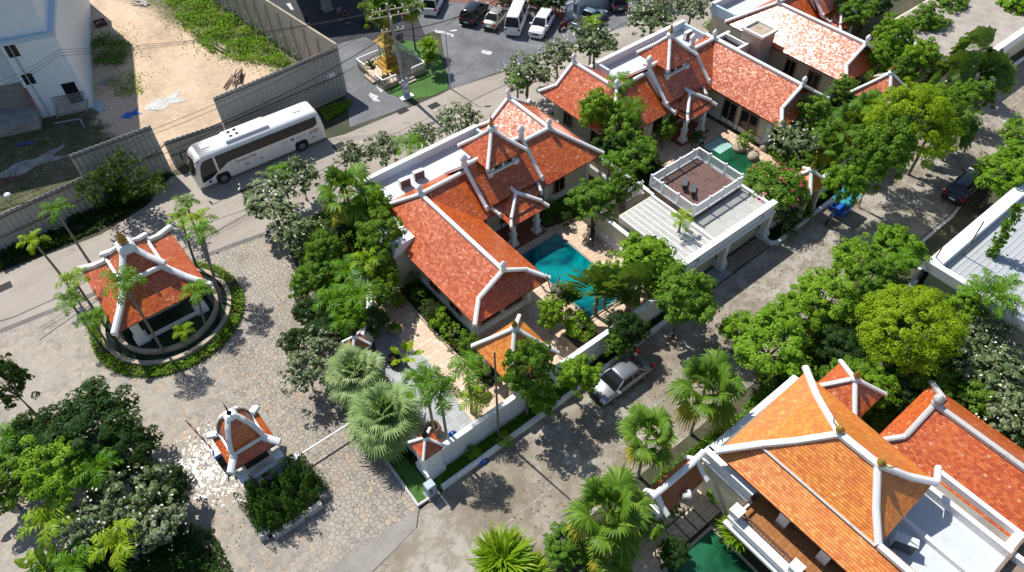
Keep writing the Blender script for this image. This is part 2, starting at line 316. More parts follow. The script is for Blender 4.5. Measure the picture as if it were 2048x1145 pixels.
M['teal']=m_water('teal_pool_water',(.0,.06,.085),(.0,.24,.24),.42)
M['green']=m_water('green_pool_water',(.006,.045,.022),(.018,.12,.055))
M['pond']=m_water('dark_pond_water',(.01,.02,.015),(.03,.055,.03))
M['paint']=plain('road_marking_paint',(.62,.62,.62),.6,.25,3)
# ------------------------------------------------------------------ ground
def sheet(name,pts,z,mat,th=.0):
    b=MB(); P=[(p[0],p[1],z) for p in pts]
    n=sum(P[i][0]*P[(i+1)%len(P)][1]-P[(i+1)%len(P)][0]*P[i][1] for i in range(len(P)))
    if n<0: P=P[::-1]
    b.face(P); return struct(name,b,mat)
def gp(*pp,z=0): return [tuple(g(x,y,z)[:2]) for x,y in pp]
sheet('ground',[(-250,-120),(350,-120),(350,350),(-250,350)],-.02,M['base'])
sheet('paved_plaza',[(-60,17.5),(-2,18.85),(0.4,18.85),(7.0,18.55),(7.6,21.5),(8.6,26),(9.3,31),(10.2,36),(10.6,41),(11.4,46.0),(8,46.6),(2.4,47.4),(-2.2,48.5),(-9.4,49.3),(-60,53)],0.0,M['cobble'])
sheet('concrete_lane',[(-60,-6),(4,1.0),(9.5,11.6),(16.1,11.7),(31,11.6),(34,11.4),(55,11.8),(66,13.6),(140,15),(140,19.6),(73.8,19.4),(49,19.2),(9.0,18.55),(6.9,18.4),(6.2,17.6),(2.7,17.0),(.4,17.2),(-60,16)],0.0,M['lane'])
sheet('concrete_band',[(-60,16.2),(.4,17.2),(2.7,17.05),(6.1,17.6),(6.8,18.4),(7.0,18.56),(.4,18.86),(-60,17.6)],.004,M['strip'])
b=MB()
E_=[(-60,53),(-9.4,49.3),(-2.2,48.5),(2.4,47.4),(8,46.6),(11.4,46.0)]
for i in range(5): (x0,y0),(x1,y1)=E_[i],E_[i+1]; b.face([(x0,y0-.34,.0072),(x1,y1-.34,.0072),(x1,y1+.12,.0072),(x0,y0+.12,.0072)])
struct('plaza_edge_strip',b,M['strip2'])
b=MB()
for x0,y0,x1,y1,wd in((8.1,14.45,24.2,14.6,.10),(24.2,14.6,58.1,15.9,.10),(58.1,15.9,90,16.6,.1),(4.4,8.6,7.6,17.9,.06),(31.0,11.8,31.6,18.9,.05),(44.5,12,45.0,19,.05)):
    d=Vector((x1-x0,y1-y0,0)).normalized()*wd; nrm=Vector((-d.y,d.x,0))*.5
    b.face([(x0-nrm.x,y0-nrm.y,.004),(x1-nrm.x,y1-nrm.y,.004),(x1+nrm.x,y1+nrm.y,.004),(x0+nrm.x,y0+nrm.y,.004)])
struct('lane_joints',b,plain('joint_filler',(.40,.375,.33),.9,.3,2))
sheet('main_road',[(-80,50.0),(-9.4,48.9),(-2.2,48.6),(2.4,47.4),(11.6,45.8),(33.2,43.9),(60,42.6),(120,40),(120,47),(59.5,50.2),(40.6,51.9),(33.8,53.0),(32.6,52.9),(22.1,53.4),(12,56.2),(9,57.2),(7,58.0),(4.0,55.6),(-.2,54.6),(-7.7,55.4),(-80,57)],0.004,M['road'])
sheet('site_ground',[(-60,57.6),(-8,57.6),(5.6,58.4),(13,59.2),(25.4,59.3),(27.9,64.5),(24,90),(19,125),(-60,125)],.004,M['lot'])
sheet('entrance_road',gp((692,190),(700,255),(820,212),(750,165),(735,130),(805,85),(880,60),(1040,-60),(700,-160),(430,-60),(672,90)),.005,M['asph'])
sheet('car_park',gp((900,180),(880,60),(1060,-60),(1330,-20),(1260,50),(1150,90),(1010,140)),.0052,M['asph'])
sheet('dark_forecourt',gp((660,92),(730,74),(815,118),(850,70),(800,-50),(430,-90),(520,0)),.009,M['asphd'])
sheet('shrine_lawn',gp((735,125),(757,165),(780,190),(822,200),(865,192),(897,178),(893,150),(872,90),(800,80)),.012,M['grass'])
b=MB()
for q in ([(752,173),(768,181),(762,186),(757,180)],[(741,186),(757,193),(754,198),(762,203),(748,203),(741,195),(737,191)],[(868,60),(884,62),(908,70),(906,76),(900,70),(872,66)],[(965,100),(985,104),(980,111),(962,106)],[(572,8),(580,6),(588,20),(582,20)],[(958,10),(972,14),(930,52),(918,50)]):
    P=gp(*q,z=.013); n=sum(P[i][0]*P[(i+1)%len(P)][1]-P[(i+1)%len(P)][0]*P[i][1] for i in range(len(P)))
    if n<0:P=P[::-1]
    b.face([(x,y,.014) for x,y in P])
struct('painted_road_arrows',b,M['paint'])
b=MB()
for px,py in((805,222),(678,292),(868,212),(495,382),(8,575)):
    c=g(px,py); b.box(c.x-.55,c.y-.4,.006,c.x+.55,c.y+.4,.02)
struct('drain_gratings',b,M['black'])
# ------------------------------------------------------------------ villas
def mirror(MBo,fx):
    for i,(x,y,z) in enumerate(MBo.v): MBo.v[i]=(fx(x),y,z)
def finial(b,x,y,z,s=1,r=.2):
    b.lathe((x,y,z),[(r*.8*s,-.1),(r*.9*s,.1*s),(r*.55*s,.22*s),(r*1.0*s,.42*s),(r*.95*s,.6*s),(r*.35*s,.8*s),(.03,.86*s)],8)
def villa(kind,label,fx,parts='all',ridge='ridge',wallm='cream',dy=0):
    loc=Vector((fx(25),36+dy,0)); T=thing('villa',label,'house',loc)
    def put(b,name,mats,par=None,bevel=0):
        for i,(x,y,z) in enumerate(b.v): b.v[i]=(fx(x),y+dy,z)
        o=b.build(name,mats,par or T,off=loc,bevel=bevel)
        return o
    E,R=3.2,5.5; kz=4.05
    # walls
    b=MB()
    b.box(17.4,26.9,0,22.3,38.9,3.25); b.box(22.3,34.3,0,30.1,38.9,3.25); b.box(30.1,34.1,0,34.7,41.8,3.25)
    W=put(b,'wall',M[wallm],bevel=.02)
    b=MB(); b.box(17.25,26.75,0,22.45,38.7,.55); b.box(22.5,34.15,0,30,38.7,.55); b.box(30.02,33.95,0,34.85,41.95,.55)
    for x,y in((17.4,26.9),(22.3,26.9),(34.7,34.1),(30.1,34.1)): b.box(x-.22,y-.22,0,x+.22,y+.22,3.2)
    put(b,'plinth',M['white'])
    # windows and doors
    for (x0,x1,z0,z1,y) in((18.0,19.6,.9,2.5,26.9),(20.2,21.7,.9,2.5,26.9),(22.9,24.0,.2,2.5,34.3),(25.6,26.9,.1,2.5,34.3),(28.4,29.4,.2,2.5,34.3),(31.1,32.1,.9,2.4,34.1)):
        f=MB(); f.box(x0-.1,y-.16,z0-.1,x1+.1,y-.05,z0); f.box(x0-.1,y-.16,z1,x1+.1,y-.05,z1+.1); f.box(x0-.1,y-.16,z0,x0,y-.05,z1); f.box(x1,y-.16,z0,x1+.1,y-.05,z1); f.box((x0+x1)/2-.04,y-.15,z0,(x0+x1)/2+.04,y-.05,z1)
        fo=put(f,'window_frame',M['frame']); q=MB(); q.box(x0,y-.1,z0,x1,y-.03,z1); put(q,'pane',M['dark'],fo)
    for (y0,y1,z0,z1,x,s) in((28.4,29.6,.9,2.3,17.4,-1),(31.2,32.2,.9,2.3,17.4,-1),(28.2,30.0,.1,2.4,22.3,1),(30.6,32.0,.1,2.4,22.3,1),(35.4,36.6,.1,2.4,34.7,1),(39.4,40.2,1,2.2,34.7,1),(37.6,38.4,.9,2.2,30.1,-1)):
        f=MB()
        for a in((y0-.1,y1+.1,z0-.1,z0),(y0-.1,y1+.1,z1,z1+.1),(y0-.1,y0,z0,z1),(y1,y1+.1,z0,z1),((y0+y1)/2-.04,(y0+y1)/2+.04,z0,z1)): f.box(x+s*.16,a[0],a[2],x+s*.05,a[1],a[3])
        fo=put(f,'window_frame',M['frame']); q=MB(); q.box(x+s*.1,y0,z0,x+s*.03,y1,z1); put(q,'pane',M['dark'],fo)
    # main roof
    b=MB()
    b.slab([(19.85,26.6,R),(19.85,36.4,R),(16.6,39.6,E),(16.6,25.5,E),(17.8,26.6,kz)])
    b.slab([(19.85,26.6,R),(21.9,26.6,kz),(23.1,25.5,E),(23.1,33.2,E),(19.85,36.4,R)])
    b.slab([(16.62,25.5,E),(23.08,25.5,E),(21.88,26.65,kz+.0),(19.85,28.4,R-.1),(17.82,26.65,kz)])
    b.slab([(19.85,36.4,R),(32.4,36.4,R),(35.6,33.2,E),(23.1,33.2,E)])
    b.slab([(16.6,39.6,E),(19.85,36.4,R),(32.4,36.4,R),(29.2,39.6,E)])
    b.slab([(32.4,36.4,R),(32.5,41.7,R),(30.4,41.7,kz),(29.2,42.8,E),(29.2,39.6,E)])
    b.slab([(32.4,36.4,R),(35.6,33.2,E),(35.6,42.8,E),(34.5,41.7,kz),(32.5,41.7,R)])
    b.slab([(29.22,42.8,E),(35.58,42.8,E),(34.5,41.65,kz),(32.5,39.9,R-.1),(30.4,41.65,kz)])
    put(b,'roof',M['tile'])
    b=MB(); c=M[ridge]; h=.26
    def cap(*P,w=.3,hh=h): b.bar([(p[0],p[1],p[2]+.1) for p in P],w,hh)
    cap((19.85,26.5,R),(19.85,36.4,R)); cap((19.85,26.5,R+.02),(18.9,26.52,R-.62),(17.75,26.55,kz+.05)); cap((19.85,26.5,R+.02),(20.8,26.52,R-.62),(21.95,26.55,kz+.05))
    cap((17.78,26.6,kz),(16.5,25.4,E+.05)); cap((21.92,26.6,kz),(23.2,25.4,E+.05)); cap((19.85,36.4,R),(16.5,39.7,E+.05)); cap((19.85,36.4,R),(32.4,36.4,R))
    cap((32.4,36.4,R),(35.7,33.1,E+.05)); cap((32.4,36.4,R),(32.5,41.8,R)); cap((32.5,41.8,R+.02),(30.35,41.75,kz)); cap((32.5,41.8,R+.02),(34.55,41.75,kz)); cap((30.4,41.7,kz),(29.1,42.9,E+.05)); cap((34.5,41.7,kz),(35.7,42.9,E+.05))
    for x,y in((19.85,26.45),(19.85,36.4),(32.4,36.4),(32.5,41.8)): finial(b,x,y,R+.15,1.0,.24)
    put(b,'ridge_cap',c)
    # raised central roof
    CR_,CE=6.5,4.0
    b=MB(); b.slab([(23.7,35.95,CR_),(29.0,35.95,CR_),(29.1,33.4,CE),(23.7,33.4,CE)]); b.slab([(23.7,35.95,CR_),(29.0,35.95,CR_),(29.0,38.6,CE),(23.7,38.6,CE)])
    b.slab([(24.0,34.2,3.95),(28.9,34.2,3.95),(28.5,32.75,3.15),(24.5,32.75,3.15)])
    cr=put(b,'raised_roof',M['tile'])
    b=MB(); cap((23.65,35.95,CR_),(29.05,35.95,CR_),w=.28)
    for x in(23.62,29.1): cap((x,33.3,CE),(x,35.95,CR_),(x,38.7,CE),w=.26,hh=.36)
    for x in(23.62,29.1): finial(b,x,35.95,CR_+.2,1.15,.27); finial(b,x,33.28,CE+.0,.5,.3)
    put(b,'ridge_cap',c,cr)
    b=MB(); cap((24.0,34.0,3.9),(24.45,32.7,3.2),w=.24); finial(b,24.45,32.7,3.2,.5,.26); put(b,'skirt_cap',c,cr)
    b=MB(); cap((28.95,34.0,3.9),(28.55,32.7,3.2),w=.24); finial(b,28.55,32.7,3.2,.5,.26); put(b,'skirt_cap',c,cr)
    for x in(23.95,28.75): b=MB(); b.mesh([(x,33.9,3.3),(x,38.1,3.3),(x,35.95,6.25),(x+.14,33.9,3.3),(x+.14,38.1,3.3),(x+.14,35.95,6.25)],[(0,1,2),(5,4,3),(0,3,4,1),(1,4,5,2),(2,5,3,0)]); put(b,'gable',M['white'],cr)
    # cupola
    b=MB(); b.box(25.25,35.0,4.9,27.7,37.5,6.65); b.box(25.05,34.85,5.35,27.9,37.65,5.6); b.box(25.0,34.75,5.0,25.4,35.15,5.75); b.box(27.5,34.75,5.0,27.95,35.15,5.75)
    cu=put(b,'cupola',M['white'],bevel=.02)
    b=MB(); cx,cy,zz,ap=26.5,36.25,6.55,8.4; q=1.8; C=[(cx-q,cy-q,zz),(cx+q,cy-q,zz),(cx+q,cy+q,zz),(cx-q,cy+q,zz)]
    for i in range(4): b.slab([C[i],C[(i+1)%4],(cx,cy,ap)],.1)
    put(b,'cupola_roof',M['tile'],cu)
    b=MB()
    for x,y,z in C: b.bar([(cx,cy,ap+.08),((cx*1.1+x*.9)/2,(cy*1.1+y*.9)/2,(ap+z)/2+.12),(cx+(x-cx)*1.06,cy+(y-cy)*1.06,z+.1)],.26,.24)
    b.lathe((cx,cy,ap),[(.3,-.1),(.34,.15),(.2,.3)],8); put(b,'cupola_ridge',c,cu)
    b=MB(); b.lathe((cx,cy,ap+.3),[(.15,0),(.2,.12),(.1,.22),(.17,.35),(.07,.45),(.12,.58),(.04,.7),(.01,1.15)],8); put(b,'cupola_finial',M['gold'],cu)
    b=MB()
    for x in(25.75,26.7): b.box(x,34.97,5.65,x+.7,35.02,6.4)
    put(b,'cupola_window',M['dark'],cu)
    # porch
    b=MB(); b.slab([(26.35,33.2,4.2),(26.35,34.6,4.2),(24.9,34.2,3.3),(24.9,31.95,3.3)]); b.slab([(26.35,33.2,4.2),(26.35,34.6,4.2),(27.8,34.2,3.3),(27.8,31.95,3.3)]); b.slab([(26.35,33.2,4.2),(24.9,31.95,3.3),(27.8,31.95,3.3)])
    b.slab([(24.8,32.0,3.2),(27.9,32.0,3.2),(28.15,31.5,2.9),(24.55,31.5,2.9)]); b.slab([(24.8,32.0,3.2),(24.8,34.2,3.2),(24.55,34.2,2.9),(24.55,31.5,2.9)]); b.slab([(27.9,32.0,3.2),(27.9,34.2,3.2),(28.15,34.2,2.9),(28.15,31.5,2.9)])
    po=put(b,'porch_roof',M['tile'])
    b=MB(); cap((26.35,33.2,4.2),(24.8,31.85,3.32),w=.26); cap((26.35,33.2,4.2),(27.9,31.85,3.32),w=.26); cap((26.35,33.2,4.2),(26.35,34.5,4.2),w=.24); cap((24.75,31.8,3.15),(24.45,31.4,2.9),w=.24); cap((27.95,31.8,3.15),(28.25,31.4,2.9),w=.24)
    put(b,'ridge_cap',c,po)
    b=MB(); b.box(24.7,31.7,2.65,28.0,34.2,2.86); put(b,'porch_beam',M['white'],po)
    for x in(25.15,27.55):
        b=MB(); b.box(x-.34,31.75,.15,x+.34,32.43,.42); b.box(x-.26,31.83,.42,x+.26,32.35,.62); b.box(x-.2,31.89,.62,x+.2,32.29,1.3); b.box(x-.26,31.83,1.3,x+.26,32.35,1.45); b.box(x-.16,31.93,1.45,x+.16,32.25,2.45); b.box(x-.24,31.85,2.45,x+.24,32.33,2.65); put(b,'porch_column',M['white'],bevel=.015)
    b=MB(); b.box(24.5,31.6,0,28.2,34.15,.16); put(b,'porch_floor',M['terra'])
    # service roof behind
    b=MB(); b.box(17.6,38.9,0,29.2,42.2,3.1); put(b,'rear_wall',M[wallm])
    b=MB(); b.box(17.7,38.95,3.1,29.0,42.0,3.18); put(b,'flat_roof',M['flat'])
    b=MB(); b.box(17.35,42.0,2.9,29.2,42.3,4.0); b.box(17.35,39.2,2.9,17.62,42.0,3.9); b.box(28.95,40.6,2.9,29.2,42.0,3.95); put(b,'parapet',[M['parap']])
    b=MB(); b.box(17.3,41.95,4.0,29.25,42.35,4.08); put(b,'coping',M['ridge'])
    return T
VA=villa('a','red tiled villa in the middle beside the teal pool, white ridges and little cupola',lambda x:x)
VB=villa('b','red tiled villa with glare on its long roof, behind the green pool',lambda x:72.9-x,dy=.5)
VC=villa('c','red tiled villa at the top right edge behind a square white chimney',lambda x:x+43.1,dy=.9)
# ------------------------------------------------------------------ plots, walls and smaller buildings
sheet('villa_paving',[(11.0,20.0),(31.3,20.0),(31.3,34.5),(22,34.5),(15.2,36),(13.2,36),(12.0,31.0),(9.6,28.5),(9.4,20.0)],.02,M['trav'])
sheet('slate_paving',gp((740,640),(760,740),(800,800),(830,850),(870,880),(905,880),(950,850),(905,790),(855,720),(790,670)),.026,M['slate'])
sheet('villa_paving',[(41.6,23),(50,23),(50,34.6),(38.6,34.6),(38.6,30.5),(41.6,30.5)],.02,M['trav'])
sheet('rough_paving',[(36.3,19.15),(41.3,19.15),(41.3,20.4),(36.3,20.4)],.012,M['pebble']); sheet('slate_paving',[(31.0,19.1),(36.3,19.1),(36.3,20.4),(31.0,20.4)],.01,M['slate'])
sheet('front_lawn',[(7.25,23.1),(7.1,18.75),(8.6,18.62),(31,19.0),(31,19.8),(9.9,19.8),(8.2,19.3),(8.2,26),(8.0,26)],.03,M['grass'])
sheet('corner_garden',[(-60,-10),(-6,10),(-5.0,17),(-4.4,20.0),(-3.9,23.5),(-5.0,27.5),(-8.5,29.5),(-60,31)],.02,M['grass'])
def kerb(name,path,w=.18,h=.22,mat='kerb'):
    b=MB(); 
    for i in range(len(path)-1):
        a=Vector((*path[i],0)); c=Vector((*path[i+1],0)); d=(c-a).normalized(); n=Vector((-d.y,d.x,0))*w/2; a=a-d*(w/2-.01 if i else 0); c=c+d*(w/2)
        b.prism([(a-n)[:2],(c-n)[:2],(c+n)[:2],(a+n)[:2]],-.01,h+i*.003)
    return struct(name,b,M[mat])
kerb('white_kerb',[(8.75,18.65),(19.8,18.72),(27.5,18.95),(31,19.05)],.24,.42,'white'); kerb('lawn_kerb',[(7.1,23.2),(6.98,18.68),(7.9,18.62)],.14,.2)
kerb('white_kerb',[(41.0,20.2),(41.05,19.2),(41.4,18.95),(49,19.2),(58,19.5),(82,19.6)],.24,.3,'white')
kerb('bed_kerb',[(15.3,34),(15.25,29.5),(15.3,26.1),(16.3,22.5)],.14,.18,'stone'); kerb('lane_kerb',[(31,11.6),(55,11.8),(66,13.6),(90,14.4)],.2,.15)
sheet('planting_bed',[(15.35,34),(15.35,22.6),(17.4,22.6),(18.3,25.2),(17.3,26.6),(17.3,34)],.05,M['soil']); sheet('planting_bed',[(22.5,32.5),(24.4,32.5),(24.4,34.2),(22.5,34.2)],.05,M['soil']); sheet('planting_bed',[(28.4,31.9),(31.3,31.3),(36,31),(36,33.9),(28.4,34.2)],.05,M['soil'])
def pool(name,x0,y0,x1,y1,mat,label,z=.035):
    T=thing(name,label,'swimming pool',((x0+x1)/2,(y0+y1)/2,0)); b=MB(); b.box(x0,y0,-.01,x1,y1,z); b.build('pool_water',M[mat],T)
    b=MB(); k=.16
    for a in((x0-k,y0-k,x1+k,y0),(x0-k,y1,x1+k,y1+k),(x0-k,y0,x0,y1),(x1,y0,x1+k,y1)): b.box(a[0],a[1],-.01,a[2],a[3],z+.05)
    b.build('pool_edge',M['strip'] if mat=='teal' else M['stone'],T); return T
TP=pool('swimming_pool',24.9,22.8,28.65,30.8,'teal','clear teal plunge pool in the courtyard of the middle villa')
TG=pool('swimming_pool',44.2,24.2,48.5,30.9,'green','dark green pool below the brown roof terrace')
b=MB(); b.box(46.2,30.0,.05,48.4,30.85,.10); b.box(46.6,29.2,.04,48.4,30.0,.075); b.build('pool_step',plain('pale_teal_step',(.35,.58,.55),.15,.1),TG)
def wall(name,label,x0,y0,x1,y1,h,mat='white',base=True,group=None,pl=.6):
    T=thing(name,label,'wall',((x0+x1)/2,(y0+y1)/2,0),group); b=MB(); b.box(x0,y0,0,x1,y1,h-.07); b.build('wall_body',M[mat],T)
    b=MB(); b.box(x0-.05,y0-.05,h-.07,x1+.05,y1+.05,h); b.build('coping',M['ridge'],T)
    if base:
        b=MB(); b.box(x0-.12,y0-.12,0,x1+.12,y1+.12,pl); b.box(x0-.07,y0-.07,pl,x1+.07,y1+.07,pl+.12); b.build('plinth',M['white'],T)
    return T
wall('garden_wall','long white garden wall along the front lawn and its kerb',9.5,19.85,31.2,20.1,2.2)
wall('garden_wall','short white wall behind the silver fan palms, ending at the corner pillar',8.8,20.9,9.05,27.2,2.1)
wall('garden_wall','low white wall between the middle villa and the next one',36.1,27.8,36.35,43.4,2.2,'cream')
wall('garden_wall','cream boundary wall beside the lane right of the small roofed gate',47.3,20.3,58.4,20.55,2.1)
wall('garden_wall','cream wall joining the garage to the small roofed gate',41.3,20.35,44.6,20.6,2.2,'cream')
wall('garden_wall','white street wall under the far palms at the lane',62.8,21.2,69.6,21.45,2.0)
wall('garden_wall','cream wall along the left edge of the carport',31.15,20.2,31.4,29,2.3,'cream')
# curved wall
P=[(9.95,29.6),(10.5,30.35),(11.3,31.1),(12.1,31.95),(12.7,32.9),(13.0,34.0),(13.1,36)]
T=thing('curved_wall','curved white wall sweeping up behind the palms left of the middle villa','wall',(11.5,32,0)); b=MB(); b.bar([(x,y,1.25) for x,y in P],.26,2.5); b.build('wall_body',M['white'],T); b=MB(); b.bar([(x,y,2.55) for x,y in P],.4,.12); b.build('coping',M['ridge'],T)
def hiproof(T,cx,cy,hx,hy,z0,z1,tile='tile',ridge='ridge',fin=None,cw=.24,over=1.07,kink=0,rot=0):
    b=MB(); C=[(cx-hx,cy-hy),(cx+hx,cy-hy),(cx+hx,cy+hy),(cx-hx,cy+hy)]
    ca,sa=math.cos(rot),math.sin(rot); C=[(cx+(x-cx)*ca-(y-cy)*sa,cy+(x-cx)*sa+(y-cy)*ca) for x,y in C]
    for i in range(4): b.slab([(*C[i],z0),(*C[(i+1)%4],z0),(cx,cy,z1)],.1)
    o=b.build('roof',M[tile],T)
    b=MB()
    for x,y in C: b.bar([(cx,cy,z1+.08),((cx+x)/2,(cy+y)/2,(z0+z1)/2+.1),(cx+(x-cx)*over,cy+(y-cy)*over,z0+.08)],cw,cw*.9)
    b.lathe((cx,cy,z1),[(cw*1.1,-.15),(cw*1.1,.15),(cw*.5,.3)],8); b.build('ridge_cap',M[ridge],o)
    if fin:
        b=MB(); b.lathe((cx,cy,z1+.25),[(.16,0),(.22,.12),(.1,.22),(.16,.34),(.05,.5),(.01,.75)],8); b.build('finial',M[fin],o)
    return o
# corner pillar and companion
for i,(cx,cy,s,zz,lb) in enumerate(((9.02,20.2,.68,3.05,'square white corner pillar with an orange pyramid roof beside the front lawn'),(9.7,29.55,.6,2.75,'white pillar with a small orange roof at the foot of the curved wall'))):
    T=thing('wall_pillar',lb,'pillar',(cx,cy,0)); b=MB(); b.box(cx-s*.82,cy-s*.82,0,cx+s*.82,cy+s*.82,zz-.1); b.box(cx-s,cy-s,0,cx+s,cy+s,.7); b.box(cx-s*.95,cy-s*.95,zz-.3,cx+s*.95,cy+s*.95,zz-.05); b.build('shaft',M['white'],T,bevel=.02)
    hiproof(T,cx,cy,s*1.1,s*1.1,zz,zz+.8,'tile','ridge','black',cw=.16)
T=thing('utility_box','grey electrical cabinet standing at the corner of the front lawn','cabinet',(8.05,18.85,0)); b=MB(); b.box(7.75,18.55,.12,8.35,19.1,1.35); b.build('cabinet_body',M['greyb'],T,bevel=.03); b=MB(); b.box(7.65,18.45,0,8.5,19.2,.12); b.build('plinth',M['conc'],T); b=MB(); b.box(7.85,18.53,.95,8.05,18.545,1.1); b.box(7.85,18.53,.7,8.05,18.545,.8); b.build('vent',M['black'],T)
# roofed gates
def gate(cx,cy,h,z0,z1,label,group=None,tile='tileo'):
    T=thing('roofed_gate',label,'gate',(cx,cy,0)); 
    for sx in(-1,1):
        for sy in(-1,1):
            b=MB(); x,y=cx+sx*h*.72,cy+sy*h*.72; b.box(x-.16,y-.16,0,x+.16,y+.16,z0-.1); b.box(x-.24,y-.24,0,x+.24,y+.24,.35); b.box(x-.22,y-.22,z0-.35,x+.22,y+.22,z0-.16); b.build('post',M['cream'],T)
    b=MB()
    for a in((cx-h*.85,cy-h*.85,cx+h*.85,cy-h*.6),(cx-h*.85,cy+h*.6,cx+h*.85,cy+h*.85)): b.box(a[0],a[1],z0-.16,a[2],a[3],z0+.02)
    b.build('beam',M['white'],T)
    b=MB(); b.box(cx-h*.6,cy-h*.62,.05,cx-.03,cy-h*.54,z0-.45); b.box(cx+.03,cy-h*.62,.05,cx+h*.6,cy-h*.54,z0-.45); b.build('door_leaf',M['wood'],T)
    hiproof(T,cx,cy,h,h,z0,z1,tile,'ridge','gold',cw=.26,over=1.06); return T
gate(17.45,22.3,1.95,3.0,5.35,'orange hipped gate roof in the front courtyard just above the long white wall')
gate(60.9,23.4,1.9,3.1,5.3,'reddish hipped gate roof beside the top of the lane, below the chimney villa',tile='tile')
gate(46.0,20.45,1.15,2.95,4.15,'small orange hipped gate with thick white hips beside the flowering tree',tile='tileo')
# west box on villa A
T=thing('service_shaft','white capped service shaft against the left eave of the middle villa','shaft',(16.4,34.6,0)); b=MB(); b.box(15.9,34.5,0,17.6,37.0,3.1); b.build('wall_body',M['cream'],T); b=MB(); b.mesh([(15.7,34.3,3.1),(17.7,34.3,3.1),(17.7,37.1,3.1),(15.7,37.1,3.1),(16.1,34.3,4.0),(17.7,34.3,4.1),(17.7,37.1,4.1),(16.1,37.1,4.0)],[(3,2,1,0),(4,5,6,7),(0,1,5,4),(1,2,6,5),(2,3,7,6),(3,0,4,7)]); b.build('cap',M['white'],T)
M['cd0']=plain('dark_grille',(.09,.10,.11),.5,.1)
# AC units on flat roof
def ac(x,y,z,label,rz=0,g_='air conditioners on the flat roofs'):
    T=thing('air_conditioner',label,'air conditioner',(x,y,z),g_,rz,reg=False); b=MB(); b.box(-.45,-.2,.1,.45,.2,.85); b.build('casing',M['white'],T,bevel=.02); b=MB()
    b.box(-.42,-.215,.14,.42,-.19,.8); b.box(.452,-.15,.2,.46,.15,.7); b.build('fan_grille',M['cd0'],T); b=MB(); b.box(-.4,-.18,0,-.3,.18,.1); b.box(.3,-.18,0,.4,.18,.1); b.build('foot',M['black'],T); return T
ac(20.7,40.3,3.18,'left air conditioner of the pair on the pale flat roof',-.1); ac(22.1,40.4,3.18,'right air conditioner of the pair on the pale flat roof',-.1)
p=g(1374,78,3.2); ac(p.x,p.y,3.18,'air conditioner on the blue-white roof behind the second villa')
# chimney and plant boxes near VC
T=thing('chimney','square weathered chimney with an open pale top beside the upper right roof','chimney',(58.9,35.9,0)); b=MB(); b.box(57.7,34.8,0,59.8,37.1,4.7); b.build('shaft',paint('weathered_render',(.42,.40,.34),dirt=(.2,.19,.16),amt=.8),T); b=MB()
for a in((57.55,34.65,59.95,34.9),(57.55,37.0,59.95,37.25),(57.55,34.9,57.8,37.0),(59.7,34.9,59.95,37.0)): b.box(a[0],a[1],4.7,a[2],a[3],4.95)
b.build('rim',M['ridge'],T); b=MB(); b.box(57.8,34.9,4.7,59.7,37.0,4.72); b.build('chimney_mouth',M['stone'],T)
T=thing('roof_hatch','low white roof box with a dark slot left of the chimney','vent',(56.8,37.3,0)); b=MB()
for a in((55.7,36.0,58.0,36.3),(55.7,38.6,58.0,38.9),(55.7,36.3,56.2,38.6),(57.3,36.3,57.5,38.6)): b.box(a[0],a[1],0,a[2],a[3],3.7)
b.build('frame',M['ridge'],T); b=MB(); b.box(56.2,36.3,3.2,57.3,38.6,3.3); b.build('slot',M['dark'],T)
# garage with deck
T=thing('garage','white flat roofed garage with striped carport roof, facing the lane','garage',(36.3,23.6,0)); 
b=MB(); b.box(31.7,20.75,0,41.1,27.2,2.95); b.build('wall_body',M['cream'],T)
b=MB(); b.box(31.45,20.4,2.95,35.0,27.0,3.1); b.box(35.05,20.4,2.95,41.4,23.1,3.1); b.build('roof_deck',plain('grey_roof_sheet',(.45,.45,.42),.7,.1,2),T)
b=MB()
for i in range(7): b.box(31.5+i*.52,20.5,3.1,31.6+i*.52,26.9,3.16)
b.build('roof_seam',M['ridge'],T)
b=MB(); b.box(31.3,20.1,2.55,41.45,20.4,3.6); b.box(31.2,19.95,2.5,41.55,20.1,2.75); b.box(31.2,20.0,3.6,41.55,20.5,3.68); b.build('parapet',M['white'],T,bevel=.01)
b=MB(); b.box(41.2,20.5,2.9,41.45,27,3.35); b.build('side_kerb',M['ridge'],T); b=MB(); b.box(34.95,20.5,3.1,35.15,27,3.3); b.build('roof_divider',M['ridge'],T)
for x in(31.6,36.1,41.2):
    b=MB(); b.box(x-.22,19.95,0,x+.22,20.5,2.5); b.box(x-.34,19.8,0,x+.34,20.6,.55); b.box(x-.3,19.85,.55,x+.3,20.55,.75); b.build('pillar',M['white'],T)
for x0,x1 in((31.9,35.8),(36.4,40.9)):
    b=MB(); b.box(x0,20.6,.02,x1,20.72,2.4)
    for k in range(6): b.box(x0,20.56,.3+k*.36,x1,20.6,.34+k*.36)
    b.build('roller_door',plain('cream_door',(.58,.52,.42),.5,.1),T)
b=MB(); b.box(32.6,20.05,3.0,32.75,20.095,3.25); b.box(39.9,20.05,3.0,40.05,20.095,3.25); b.build('wall_lamp',M['gold'],T)
T=thing('roof_terrace','brown tiled roof terrace enclosed by a white balustrade on top of the garage','terrace',(38.3,25.4,3.1)); b=MB(); b.box(35.5,23.15,3.1,41.0,27.7,3.5); b.build('terrace_floor',M['tiledeck'],T)
